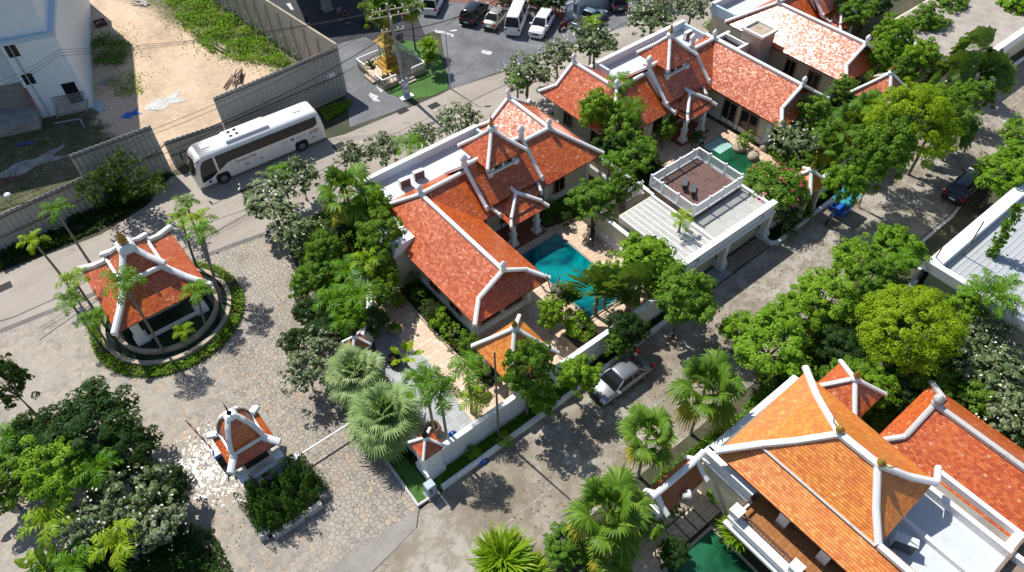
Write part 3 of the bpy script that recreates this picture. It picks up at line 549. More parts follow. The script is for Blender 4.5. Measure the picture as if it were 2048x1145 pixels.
for n_,(x0,y0,x1,y1) in enumerate(((35.45,23.1,41.05,23.22),(35.45,27.63,41.05,27.75),(35.45,23.22,35.57,27.63),(40.93,23.22,41.05,27.63))):
    b=MB(); b.box(x0,y0,4.45,x1,y1,4.55); b.box(x0,y0,3.5,x1,y1,3.62); L=max(x1-x0,y1-y0); k=int(L/.135)
    for i in range(k+1):
        t=i/k; x=x0+.06+(x1-x0-.12)*t; y=y0+.06+(y1-y0-.12)*t; q=.07 if i%12==0 else .026; b.box(x-q,y-q,3.62,x+q,y+q,4.45 if i%12 else 4.68)
    b.build('balustrade',M['ridge'],T)
def lounger(x,y,z,rz,label):
    T=thing('deck_chair',label,'deck chair',(x,y,z),'deck chairs on the roof terrace',rz,reg=False); b=MB(); b.box(-.3,-.9,.28,.3,.35,.34); b.mesh([(-.3,.35,.28),(.3,.35,.28),(.3,.95,.75),(-.3,.95,.75),(-.3,.35,.34),(.3,.35,.34),(.3,.95,.81),(-.3,.95,.81)],[(0,1,2,3),(7,6,5,4),(0,4,5,1),(1,5,6,2),(2,6,7,3),(3,7,4,0)]); b.build('seat',M['cd0'],T)
    for sx in(-1,1):
        for sy in(-.8,.3): b=MB(); b.tube([(sx*.27,sy,0),(sx*.27,sy,.3)],.02); b.build('leg',M['black'],T)
    return T
for px,py,l in((1368,372,'grey deck chair near the front corner of the brown terrace, left one'),(1385,385,'grey deck chair near the front corner of the brown terrace, right one')): p=g(px,py,3.5); lounger(p.x,p.y,3.5,2.2,l).scale=(.75,.75,.8)
# white side gate left of terrace
T=thing('picket_gate','small white picket gate at the back left corner of the brown terrace','gate',(35.2,28.6,0)); b=MB(); 
for i in range(7): b.box(33.9+i*.25,28.4,2.2,33.98+i*.25,28.5,3.6)
b.box(33.8,28.42,3.3,35.6,28.48,3.4); b.box(33.8,28.42,2.4,35.6,28.48,2.5); b.build('pickets',M['ridge'],T); b=MB(); b.box(33.7,28.3,0,35.8,29.5,2.2); b.build('landing',M['conc'],T)
# ------------------------------------------------------------------ left pavilion (sala) with moat
def pavilion():
    cx,cy=.8,44.0; hx,hy=3.3,3.65; T=thing('pavilion','white and orange open pavilion with a gold tipped roof standing in a round pond','pavilion',(cx,cy,0))
    Rz=5.0; ux,uy=1.35,1.55
    C=[(-1,-1),(1,-1),(1,1),(-1,1)]; b=MB(); low=[(cx+a*hx,cy+c*hy,3.15) for a,c in C]; top=[(cx+a*ux,cy+c*uy,4.7) for a,c in C]
    for i in range(4): j=(i+1)%4; b.slab([low[i],low[j],top[j],top[i]],.12)
    r=b.build('lower_roof',M['tile'],T); b=MB()
    for i in range(4): b.bar([(top[i][0],top[i][1],4.85),((top[i][0]+low[i][0])/2,(top[i][1]+low[i][1])/2,3.98),(cx+C[i][0]*hx*1.05,cy+C[i][1]*hy*1.05,3.3)],.4,.36)
    for i in range(4): j=(i+1)%4; b.bar([(top[i][0],top[i][1],4.8),(top[j][0],top[j][1],4.8)],.22,.2)
    b.build('ridge_cap',M['ridge'],r)
    b=MB(); l2=[(cx+a*1.45,cy+c*1.7,5.0) for a,c in C]; ap=[(cx+a*.32,cy+c*.36,6.35) for a,c in C]
    for i in range(4): j=(i+1)%4; b.slab([l2[i],l2[j],ap[j],ap[i]],.1)
    r=b.build('upper_roof',M['tile'],T); b=MB()
    for i in range(4): b.bar([(ap[i][0],ap[i][1],6.45),(cx+C[i][0]*.9,cy+C[i][1]*1.05,5.75),(cx+C[i][0]*1.6,cy+C[i][1]*1.85,5.2)],.38,.32)
    for i in range(4): j=(i+1)%4; b.bar([(*l2[i][:2],5.06),(*l2[j][:2],5.06)],.22,.2)
    b.lathe((cx,cy,6.2),[(.6,0),(.55,.4),(.4,.6)],4,True); b.build('ridge_cap',M['ridge'],r)
    b=MB(); b.lathe((cx,cy,6.8),[(.26,0),(.36,.15),(.26,.35),(.3,.5),(.14,.75),(.03,1.15)],6); b.build('finial',M['gold'],r)
    b=MB(); b.box(cx-1.2,cy-1.4,3.0,cx+1.2,cy+1.4,5.0); b.build('drum',M['white'],T)
    for a,c in C:
        x,y=cx+a*2.2,cy+c*2.8; b=MB(); b.box(x-.3,y-.3,.3,x+.3,y+.3,3.05); b.box(x-.45,y-.45,.3,x+.45,y+.45,.95); b.box(x-.42,y-.42,2.6,x+.42,y+.42,2.9); b.build('column',M['white'],T,bevel=.02)
    b=MB(); b.box(cx-2.6,cy-3.2,2.9,cx+2.6,cy+3.2,3.1); b.build('ceiling',M['white'],T)
    b=MB(); b.box(cx-2.7,cy-3.3,.0,cx+2.7,cy+3.3,.32); b.build('floor_slab',M['conc'],T)
    b=MB(); b.box(cx-1.9,cy-3.1,.32,cx+1.9,cy-2.9,.8); b.build('front_rail',M['white'],T)
    b=MB(); b.box(cx-1.2,cy-1.2,.32,cx+1.2,cy-.2,1.1); b.box(cx-1.3,cy-1.4,1.1,cx+1.3,cy+0,1.25); b.build('counter',M['white'],T)
    # pond rings
    ox,oy=.9,42.6; P=thing('pond_basin','round two level stone pond around the pavilion','pond',(ox,oy,0))
    def ring(n_,r0,r1,z0,z1,mt,ex=1.0):
        b=MB(); S=48; vs=[]
        for k in range(S):
            t=2*math.pi*k/S; 
            for r,z in((r0,z0),(r1,z0),(r1,z1),(r0,z1)): vs.append((ox+r*math.cos(t),oy+r*ex*math.sin(t),z))
        fs=[]
        for k in range(S):
            a=4*k; c=4*((k+1)%S)
            for i in range(4): fs.append((a+i,a+(i+1)%4,c+(i+1)%4,c+i))
        b.mesh(vs,fs); b.build(n_,M[mt],P)
    ring('outer_rim',4.3,4.6,0,.5,'stone',1.0); ring('inner_rim',3.45,3.7,0,.7,'stone',1.0)
    ring('outer_water',3.65,4.35,.0,.32,'pond',1.0); 
    b=MB(); b.lathe((ox,oy,.0),[(3.5,0),(3.5,.55)],40); b.build('inner_water',M['pond'],P)
    ring('planting_soil',4.55,5.35,0,.16,'soil',1.0)
pavilion()
# ------------------------------------------------------------------ guard house
def guard():
    cx,cy=.72,27.75; T=thing('guard_house','small white guard house with a curved orange bell roof and a thin spire','guard house',(cx,cy,0))
    C=[(-1,-1),(1,-1),(1,1),(-1,1)]
    prof=[(1.0,3.25),(.93,3.75),(.78,4.35),(.55,4.95),(.26,5.4)]
    b=MB()
    for i in range(4):
        j=(i+1)%4
        for k in range(len(prof)-1):
            (r0,z0),(r1,z1)=prof[k],prof[k+1]; b.slab([(cx+C[i][0]*r0,cy+C[i][1]*r0,z0),(cx+C[j][0]*r0,cy+C[j][1]*r0,z0),(cx+C[j][0]*r1,cy+C[j][1]*r1,z1),(cx+C[i][0]*r1,cy+C[i][1]*r1,z1)],.08)
    r=b.build('bell_roof',M['tile'],T); b=MB()
    for a,c in C: b.bar([(cx+a*q,cy+c*q,z+.06) for q,z in prof[::-1]]+[(cx+a*1.1,cy+c*1.1,3.15)],.3,.26)
    for i in range(4): j=(i+1)%4; b.bar([(cx+C[i][0],cy+C[i][1],3.3),(cx+C[j][0],cy+C[j][1],3.3)],.2,.2)
    b.lathe((cx,cy,5.35),[(.4,0),(.36,.15),(.24,.3)],4,True); b.build('ridge_cap',M['ridge'],r)
    b=MB(); b.lathe((cx,cy,5.6),[(.12,0),(.16,.08),(.05,.25),(.03,.9),(.01,1.2)],6); b.build('spire',M['black'],r)
    b=MB(); low=[(cx+a*1.5,cy+c*1.5,2.55) for a,c in C]; up=[(cx+a*.95,cy+c*.95,3.15) for a,c in C]
    for i in range(4): j=(i+1)%4; b.slab([low[i],low[j],up[j],up[i]],.1)
    r=b.build('skirt_roof',M['tile'],T); b=MB()
    for i,(a,c) in enumerate(C): b.bar([up[i],(cx+a*1.62,cy+c*1.62,2.68)],.42,.3)
    for i in range(4): j=(i+1)%4; b.bar([up[i],up[j]],.16,.14)
    b.build('ridge_cap',M['ridge'],r)
    b=MB(); b.box(cx-.95,cy-.95,.1,cx+.95,cy+.95,2.6); b.build('wall_body',M['white'],T)
    b=MB(); b.box(cx-.75,cy-1.0,1.1,cx+.75,cy-.93,2.3); b.build('window',M['dark'],T)
    for a in(-1,1):
        b=MB(); b.box(cx+a*1.15-.2,cy-1.9,0,cx+a*1.15+.2,cy-1.5,1.6); b.box(cx+a*1.15-.27,cy-1.97,1.6,cx+a*1.15+.27,cy-1.43,1.75); b.build('gate_post',M['white'],T)
    b=MB(); b.box(cx-1.0,cy-1.85,0,cx+1.0,cy-1.6,1.2); b.build('front_wall',M['white'],T)
    b=MB(); b.box(cx-.25,cy-1.87,.7,cx+.2,cy-1.855,1.05); b.build('name_plate',M['gold'],T)
    b=MB(); b.box(cx-1.5,cy-1.9,0,cx+1.5,cy+1.4,.1); b.build('base_slab',M['kerb'],T)
    T=thing('planter_wall','stepped low white planter wall below the dark green hedge','planter',(.9,23.2,0)); b=MB(); b.box(-.7,22.2,0,2.5,22.5,.5); b.box(-1.4,22.65,0,-.7,22.95,.5); b.box(2.5,22.65,0,3.0,22.95,.5); b.box(-1.1,22.5,0,-.95,25.8,.3); b.box(2.6,22.9,0,2.75,25.8,.3); b.build('planter_wall',M['kerb'],T); b=MB(); b.box(-.95,22.5,0,2.6,25.8,.2); b.build('planting_soil',M['soil'],T)
    T=thing('barrier_gate','white boom barrier reaching right from the guard house over the plaza','barrier',(2.6,25.75,0)); b=MB(); b.box(2.45,25.5,0,2.85,25.95,1.05); b.build('motor_housing',M['greyb'],T,bevel=.03); b=MB(); b.box(2.85,25.68,.88,7.3,25.76,.98); b.build('boom',M['ridge'],T)
    T=thing('barrier_gate','raised striped boom barrier left of the guard house with a blue topped motor','barrier',(-1.0,28.9,0)); b=MB(); b.box(-1.25,28.6,0,-.8,29.05,1.0); b.build('motor_housing',M['black'],T,bevel=.03); b=MB(); b.box(-1.25,28.65,1.0,-.8,29.15,1.35); b.build('motor_lid',M['blue'],T)
    mt,nt,p=nm('striped_boom'); P=pos(nt); s=N(nt,'SeparateXYZ'); nt.links.new(P,s.inputs[0]); nt.links.new(mix(nt,mth(nt,'GREATER_THAN',mth(nt,'FRACT',mth(nt,'MULTIPLY',s.outputs[2],1.6)),.5),(.7,.7,.68),(.4,.03,.02)),p.inputs['Base Color'])
    b=MB(); b.tube([(-1.05,29.0,1.0),(-1.5,30.3,4.0)],.05); b.build('boom',mt,T)
guard()
# ------------------------------------------------------------------ house D (bottom right) and E
def houseD():
    T=thing('villa','two storey villa with a bright orange kinked roof and white ridges at the bottom right','house',(24.6,3.5,0)); RZ=8.25
    A=(24.7,4.5,RZ);B_=(24.7,2.3,RZ); nw=(22.5,7.1,6.05);NW=(20.85,8.5,5.25);ne=(27.5,7.2,6.0);NE=(28.9,8.7,5.3);sw=(22.5,-.1,6.05);se=(27.9,0.0,5.6)
    b=MB(); b.slab([A,B_,sw,nw]); b.slab([A,nw,ne]); b.slab([nw,NW,NE,ne]); b.slab([A,ne,NE,(28.6,0,5.3),se,B_]) if False else b.slab([A,ne,se,B_]); b.slab([ne,NE,(28.5,0,5.2),se]); b.slab([B_,se,sw])
    b.slab([(22.5,7.05,5.9),(22.5,-6,5.9),(20.9,-6,4.9),(20.9,8.45,4.9)]); b.slab([(22.5,-.1,5.95),(22.5,-6,5.95),(23.3,-6,5.3),(23.3,-.1,5.3)])
    r=b.build('roof',M['tileo'],T); b=MB()
    def c(*P,w=.36,h=.3): b.bar([(p[0],p[1],p[2]+.12) for p in P],w,h)
    c((24.7,4.7,RZ),(24.7,2.1,RZ),w=.4); c(A,(23.5,5.9,6.95),nw,w=.34); c(nw,(20.7,8.6,5.25)); c(A,(26.3,6.0,6.9),ne,w=.34); c(ne,(29.1,8.9,5.35)); c(B_,(23.4,1.0,6.95),sw,w=.33); c(B_,(26.5,.95,6.7),(28.1,-.1,5.65),w=.36); c((28.1,-.1,5.65),(28.9,.35,5.75),w=.3); c(sw,(22.5,-6,6.05),w=.34)
    b.build('ridge_cap',M['ridge'],r)
    b=MB(); b.bar([(22.45,7.0,6.0),(22.45,0,6.0)],.16,.1); b.build('roof_gutter',M['ridgeg'],r)
    for y in(4.7,2.1): b=MB(); s=1 if y>3 else -1; b.lathe((24.7,y-s*.1,RZ+.25),[(.18,0),(.25,.15),(.12,.3),(.03,.5)],7); b.tube([(24.7,y-s*.1,RZ+.35),(24.75,y+s*.35,RZ+.5),(24.8,y+s*.5,RZ+.8)],.07,6,True,.02); b.build('finial',M['gold'],r)
    b=MB(); b.box(22.0,.15,0,28.0,8.0,5.0); b.box(22.0,-6,0,23.1,.15,4.7); b.box(21.2,6.4,0,22.0,8.6,3.2); b.build('wall',M['white'],T)
    b=MB(); b.box(21.0,5.9,3.2,21.25,9.2,4.1); b.box(20.85,5.8,4.1,21.35,9.35,4.2); b.box(20.9,5.85,3.0,21.0,9.25,3.25); b.box(21.25,8.95,3.2,29,9.2,4.1); b.box(21.2,8.9,4.1,29.1,9.3,4.2); b.build('parapet',M['ridge'],T,bevel=.01)
    b=MB(); b.box(21.0,8.9,0,29,9.2,3.2); b.box(20.95,-7,0,21.3,9.2,2.75); b.build('terrace_wall',M['cream'],T)
    b=MB(); b.box(21.35,6.2,4.12,21.42,8.8,4.22); b.box(21.35,6.2,3.85,21.42,8.8,3.92); b.build('handrail',M['wood'],T)
    B2=MB(); B2.box(19.9,-7,2.7,22.0,5.75,2.9); bl=B2.build('balcony_floor',M['ochre'],T)
    b=MB(); b.box(19.55,-7,2.35,19.9,5.95,3.05); b.box(19.9,5.7,2.35,21.2,5.95,3.05); b.box(19.4,-7,3.05,19.95,6.05,3.13); b.box(19.3,-7,2.2,19.6,6.1,2.4); b.build('balcony_wall',M['white'],T)
    for y in(5.8,1.9,-2): b=MB(); b.box(19.5,y-.25,2.9,20.0,y+.25,3.75); b.box(19.42,y-.33,3.75,20.08,y+.33,3.85); b.build('balcony_post',M['ridge'],T)
    b=MB(); b.box(19.85,-7,3.6,19.95,5.6,3.7); b.box(19.95,5.75,3.6,21.2,5.85,3.7)
    for i in range(60): b.box(19.88,5.5-i*.2,3.1,19.92,5.54-i*.2,3.6)
    b.build('balustrade',M['wood'],bl)
    for y in(4.7,3.2,2.1,.6,-.9,-2.4):
        b=MB(); b.box(21.93,y-.5,2.95,21.99,y+.45,4.6); f=b.build('shuttered_window',M['wood'],T); b=MB(); b.box(21.90,y-.36,3.1,21.93,y+.32,4.45)
        b.build('pane',M['greyb'],f)
    for y in(3.95,1.35,-1.6): b=MB(); b.box(21.35,y-.3,2.9,21.98,y+.3,4.0); b.build('pier',M['white'],T)
    b=MB(); b.box(23.3,-9,0,30.4,.1,3.4); b.build('annex',M['white'],T); b=MB(); b.box(23.4,-9,3.4,30.3,.05,3.5); b.build('annex_roof',M['flat'],T)
    b=MB(); b.box(26.2,-9,3.5,26.45,0,3.85); b.box(28.7,-9,3.5,29.0,.2,4.1); b.box(30.0,-9,3.5,30.3,.2,4.1); b.box(29.0,-4.6,3.5,30.0,-4.2,4.1); b.box(23.5,-9,3.5,23.8,-.4,4.1); b.build('roof_kerb',M['ridge'],T)
    b=MB(); b.box(29.02,-4.2,3.52,29.98,.15,3.56); b.build('gap_strip',M['strip'],T)  # darker strip on the floor between the two roof kerbs
    b=MB(); b.box(27.0,-6.5,3.5,30.0,-4.7,3.62); b.box(26.9,-4.7,3.6,30.1,-4.62,4.3); b.build('timber_deck',plain('weathered_boards',(.28,.2,.16),.7,.2,4),T)
houseD()
p=g(1800,1095,3.5); ac(p.x,p.y,3.5,'air conditioner on the white roof below the bright orange roof',-1.1).scale=(1.3,1.3,1.2)
def houseE():
    T=thing('villa','red tiled villa with weathered grey ridges at the right edge','house',(32.6,-2,0)); E_,R_=3.2,5.5
    b=MB(); x0,xr,x1=29.35,32.6,35.85; yn,ye=2.6,3.7
    b.slab([(xr,yn,R_),(xr,-14,R_),(x0,-14,E_),(x0,ye,E_),(x0+1.2,yn,4.05)]); b.slab([(xr,yn,R_),(x1-1.2,yn,4.05),(x1,ye,E_),(x1,-14,E_),(xr,-14,R_)]); b.slab([(x0,ye,E_),(x1,ye,E_),(x1-1.2,yn+.0,4.03),(xr,.8,R_-.1),(x0+1.2,yn,4.03)])
    r=b.build('roof',M['tile'],T); b=MB()
    def c(*P): b.bar([(p[0],p[1],p[2]+.1) for p in P],.32,.28)
    c((xr,yn,R_),(xr,-14,R_)); c((xr,yn,R_),(x0+1.2,yn,4.05)); c((x0+1.2,yn,4.05),(x0-.1,ye+.1,E_)); c((xr,yn,R_),(x1-1.2,yn,4.05)); c((x1-1.2,yn,4.05),(x1+.1,ye+.1,E_)); finial(b,xr,yn,R_+.1,1,.3); b.build('ridge_cap',M['ridgeg'],r)
    b=MB(); b.box(x0+.8,-14,0,x1-.8,2.7,3.2); b.build('wall',M['cream'],T)
    G_=gate(31.0,6.6,1.55,3.6,5.0,'red tiled gate roof with weathered ridges behind the bright orange roof',tile='tile')
houseE()
# gate next to D with terracotta gable panel
T=thing('ornate_gate','white ornate gate with flared ends and burnt orange slope beside the bright orange roof','gate',(18.9,9.1,0))
b=MB(); b.slab([(17.2,9.3,3.6),(20.3,9.3,3.6),(20.3,8.4,2.6),(17.2,8.4,2.6)]); b.slab([(17.2,9.3,3.6),(20.3,9.3,3.6),(20.3,10.0,2.8),(17.2,10.0,2.8)]); b.build('roof',plain('burnt_orange_tile',(.30,.085,.02),.45,.15,4),T)
b=MB(); b.bar([(16.7,9.3,3.75),(17.4,9.3,3.65),(18.8,9.3,3.68),(20.0,9.3,3.68),(20.9,9.3,4.0)],.34,.3); 
for x in(17.1,20.4): b.bar([(x,9.3,3.7),(x,8.7,2.95),(x,8.2,2.6)],.3,.3); b.bar([(x,9.3,3.7),(x,10.1,2.8)],.3,.3)
b.bar([(18.5,8.5,2.85),(18.75,8.2,3.0),(19.0,8.5,2.85)],.3,.3); b.build('ridge_cap',M['ridge'],T)
for x in(17.3,20.3): b=MB(); b.box(x-.35,8.7,0,x+.35,9.9,2.7); b.box(x-.45,8.55,2.2,x+.45,10.0,2.45); b.build('gate_pier',M['white'],T)
wall('garden_wall','white wall left of the ornate gate behind the tall fan palms',13.5,9.35,16.9,9.6,2.2)
sheet('stone_paving',[(14,7.0),(20.9,7.0),(20.9,9.0),(14,9.0)],.01,M['trav']); sheet('stone_paving',[(13,-4),(15.6,-4),(15.6,7.0),(13,7)],.01,M['trav'])
pool('swimming_pool',15.8,-4,19.6,6.6,'green','deep green pool beside the balcony of the bright orange villa')
b=MB(); 
for i in range(4):
    for a in((17.4+i*.75,6.95,17.46+i*.75,8.3),): b.box(a[0],a[1],.0,a[2],a[3],.03)
b.box(17.4,6.9,0,19.7,6.98,.034); b.box(17.4,8.27,0,19.7,8.33,.036); struct('stepping_joints',b,M['black'])
# ------------------------------------------------------------------ right hand buildings
T=thing('flat_building','long low building with pale grey roof and broad white parapet at the right edge','building',(60,3,0)); b=MB(); b.box(45.0,-20,0,90,9.0,3.0); b.build('wall',M['cream'],T); b=MB(); b.box(45.2,-20,3.0,90,8.8,3.05); b.build('roof_deck',plain('pale_roof_sheet',(.42,.44,.45),.6,.08,3),T)
b=MB(); b.box(44.6,8.6,2.9,90,9.5,3.7); b.box(44.6,-20,2.9,45.1,8.6,3.7); b.box(44.4,9.5,0,90,9.7,2.9); b.build('parapet',M['ridge'],T)
b=MB()
for i in range(70): b.box(45.3,8.3-i*.4,3.05,89,8.34-i*.4,3.09)
b.build('roof_seam',M['flat'],T)
T=thing('garden_wall','white wall corner left of the long low building','wall',(44,9.4,0)); b=MB(); b.box(42.9,9.2,0,44.4,9.5,2.0); b.build('wall_body',M['white'],T)
T=thing('flat_building','cream building with a pale flat roof at the top right corner','building',(80,24,0)); b=MB(); b.box(70,20.6,0,100,30,3.3); b.build('wall',M['cream'],T); b=MB(); b.box(70.2,20.9,3.3,100,29.8,3.36); b.build('roof_deck',plain('buff_roof',(.40,.36,.31),.8,.15,1),T); b=MB(); b.box(69.8,20.0,2.9,100,20.6,3.9); b.box(69.8,20.6,3.3,70.1,30,3.6); b.build('parapet',M['ridge'],T)
for y in(22.6,24.6,26.6): b=MB(); b.box(69.93,y,1.1,69.99,y+.8,2.5); b.build('window',M['dark'],T)
# ------------------------------------------------------------------ unfinished building, top left
def wp(px,py,p0,n):
    d=CR*((px-1024)/FPX)+CD*((py-572.5)/FPX)+_f; o=Vector((0,0,CH)); t=(Vector(p0)-o).dot(n)/d.dot(n); return o+d*t
def leftb():
    O=Vector((5.2,73.0,0)); u=Vector((-.955,.297,0)); v=Vector((.297,.955,0)); n=-v
    T=thing('unfinished_building','bluish white unfinished building without window panes in the top left corner','building',O)
    def Q(a,c,z): p=O+u*a+v*c; return (p.x,p.y,z)
    def bx(b,a0,a1,c0,c1,z0,z1): b.mesh([Q(a0,c0,z0),Q(a1,c0,z0),Q(a1,c1,z0),Q(a0,c1,z0),Q(a0,c0,z1),Q(a1,c0,z1),Q(a1,c1,z1),Q(a0,c1,z1)],[(0,1,2,3),(7,6,5,4),(4,5,1,0),(5,6,2,1),(6,7,3,2),(7,4,0,3)])
    wm=paint('blue_white_render',(.68,.74,.81),dirt=(.36,.41,.46),amt=.5)
    b=MB(); bx(b,.55,16,.5,22,8.02,17.5); bx(b,0,4.6,0,22,0,7.6); bx(b,4.6,16,1.6,22,3.2,7.6); bx(b,9,16,0.2,1.6,0,7.6); b.build('wall',wm,T)
    b=MB(); bx(b,-.02,16,-.02,22,7.6,8.02); b.build('ledge',paint('blue_stain',(.42,.56,.66)),T)
    for q in(((6,90),(31,90),(41,113),(18,115)),((40,147),(64,148),(73,167),(52,170)),((122,166),(149,164),(167,202),(141,210))):
        b=MB(); P=[wp(x,y,O,n)-v*.02 for x,y in q]; zt=(P[0].z+P[1].z)/2; zb=(P[2].z+P[3].z)/2; xs=[(p-O).dot(u) for p in P]; a0=min(xs[1],xs[2]); a1=max(xs[0],xs[3]); a0=(xs[1]+xs[2])/2; a1=(xs[0]+xs[3])/2
        bx(b,a0,a1,-.03,0.02,zb,zt); f=b.build('window_opening',M['dark'],T); b=MB(); bx(b,a0-.06,a1+.06,-.12,-.005,zb-.1,zb); bx(b,a0-.1,a1+.1,-.08,-.005,zt,zt+.08); b.build('sill',wm,f)
    b=MB(); b.tube([Q(3.9,-.1,0),Q(3.9,-.1,7.5)],.06,6); b.tube([Q(3.9,-.1,7.5),Q(3.9,.3,8.2)],.06,6); b.build('downpipe',M['greyb'],T)
    b=MB(); bx(b,4.65,9,1.5,1.58,0,3.2); b.build('recess_shade_panel',M['strip'],T)  # dark panel closing the recess, stands in for the shade inside
    b=MB(); bx(b,4.6,9.5,-1.8,1.6,0,.9); b.build('entrance_slab',M['conc'],T)
    b=MB(); 
    for k in range(4):
        p=Q(4.62,-.05-.0*k,3.3-k*0); 
    b.tube([Q(4.55,-.12,3.4),Q(4.55,-.12,.9)],.08); b.build('door_post',plain('pink_steel',(.5,.12,.14),.5),T)
    for i,(a,c,l) in enumerate(((1.3,-1.9,'sloping dark slatted canopy against the unfinished building'),)):
        T2=thing('slatted_canopy',l,'canopy',Q(a,c,0)); b=MB(); 
        for k in range(9): bx(b,.1,2.9,-2.0+k*.22,-1.88+k*.22,1.0+k*.11,1.06+k*.11)
        bx(b,.1,.2,-2.05,-.05,.9,1.0); bx(b,2.8,2.9,-2.05,-.05,.9,1.0); b.build('slats',M['strip'],T2)
leftb()
# ------------------------------------------------------------------ corrugated fences
def corr(name,label,p0,p1,h,mat,amp=.09,per=.42,group=None,braces=False,side=1):
    p0=Vector((p0[0],p0[1],0)); p1=Vector((p1[0],p1[1],0)); d=p1-p0; L=d.length; d.normalize(); n=Vector((-d.y,d.x,0)); T=thing(name,label,'fence',(p0+p1)/2,group)
    b=MB(); k=max(2,int(L/per)); st=[]
    for i in range(k):
        for f,a in((0,0),(.3,0),(.5,1),(.8,1)): st.append((min(L,(i+f)*L/k),a*amp))
    st.append((L,0)); th=.03; vs=[]
    for t,a in st:
        q=p0+d*t+n*a; vs+= [(q.x,q.y,.02),(q.x,q.y,h),(q.x+n.x*th,q.y+n.y*th,h),(q.x+n.x*th,q.y+n.y*th,.02)]
    fs=[]
    for i in range(len(st)-1):
        a=4*i; c=a+4
        for j in range(4): fs.append((a+j,a+(j+1)%4,c+(j+1)%4,c+j))
    b.mesh(vs,fs); b.build('panel',M[mat],T)
    b=MB(); q0=p0+n*(amp+.08); q1=p1+n*(amp+.08); b.tube([(q0.x,q0.y,h-.3),(q1.x,q1.y,h-.3)],.04); b.tube([(q0.x,q0.y,h*.45),(q1.x,q1.y,h*.45)],.04); b.build('rail',M['wood'],T)
    return T
M['corr']=paint('corrugated_steel',(.36,.37,.345),rough=.42,dirt=(.2,.19,.15),amt=.6); M['cpan']=paint('concrete_panel',(.42,.40,.36),rough=.9,dirt=(.24,.22,.19),amt=.7)
fE0=g(425,195,5.2); fE1=g(674,92,5.2)
corr('corrugated_fence','tall grey corrugated fence section beside the bus, nearest the entrance road',fE1,fE0,5.2,'corr')
corr('corrugated_fence','low pale corrugated gate section in front of the bus',(fE0.x-.1,fE0.y-.3),(7.9,59.1),2.8,'corr')
a_=g(300,250,5.1); c_=g(137,310,5.1)
corr('corrugated_fence','tall corrugated section overgrown by the dark vine',a_,c_,5.1,'corr'); 
a2=g(157,351,3.4); a3=g(-60,455,3.4)
corr('corrugated_fence','low leaning corrugated fence section at the left edge behind the thin palms',(a2.x+1.2,a2.y-.2),a3,3.4,'corr')
T=thing('site_fence','grey concrete panel fence with timber braces beside the dark forecourt','fence',(fE1.x,70,0)); b=MB(); q=g(380,-95,5.2)
b.prism([(fE1.x,fE1.y+.2),(fE1.x+.12,fE1.y+.2),(q.x+.12,q.y),(q.x,q.y)],0,5.2); b.build('panel',M['cpan'],T)
b=MB(); b.bar([(fE1.x+.05,fE1.y+.3,5.22),(q.x+.05,q.y,5.22)],.22,.12); b.build('cap',M['stone'],T)
for i in range(12):
    t=(i+.4)/12*1.0; x=fE1.x+(q.x-fE1.x)*t; y=fE1.y+.2+(q.y-fE1.y)*t; b=MB(); b.tube([(x-.12,y,0),(x-.12,y,4.7)],.06,5); b.tube([(x-.95,y-.1,0),(x-.1,y+.05,4.3)],.05,5); b.tube([(x-.5,y,2.0),(x-.12,y+.05,2.1)],.04,5); b.tube([(x-.75,y,1.0),(x-.12,y+.05,1.1)],.04,5); b.build('brace',M['stone'],T)
T=thing('notice_board','small white notice on the tall corrugated fence beside the entrance','sign',(g(674,165,2.6))); c=Vector((24.9,fE1.y-.06,3.0))
nx=(fE1-fE0).normalized(); cc=fE1-nx*1.3; b=MB(); b.mesh([(cc.x-.45,cc.y-.12,2.2),(cc.x+.45,cc.y-.12,2.2),(cc.x+.45,cc.y-.12,2.8),(cc.x-.45,cc.y-.12,2.8),(cc.x-.45,cc.y-.08,2.2),(cc.x+.45,cc.y-.08,2.2),(cc.x+.45,cc.y-.08,2.8),(cc.x-.45,cc.y-.08,2.8)],[(0,1,2,3),(7,6,5,4),(0,4,5,1),(1,5,6,2),(2,6,7,3),(3,7,4,0)]); b.build('board',M['ridge'],T,off=T.location)
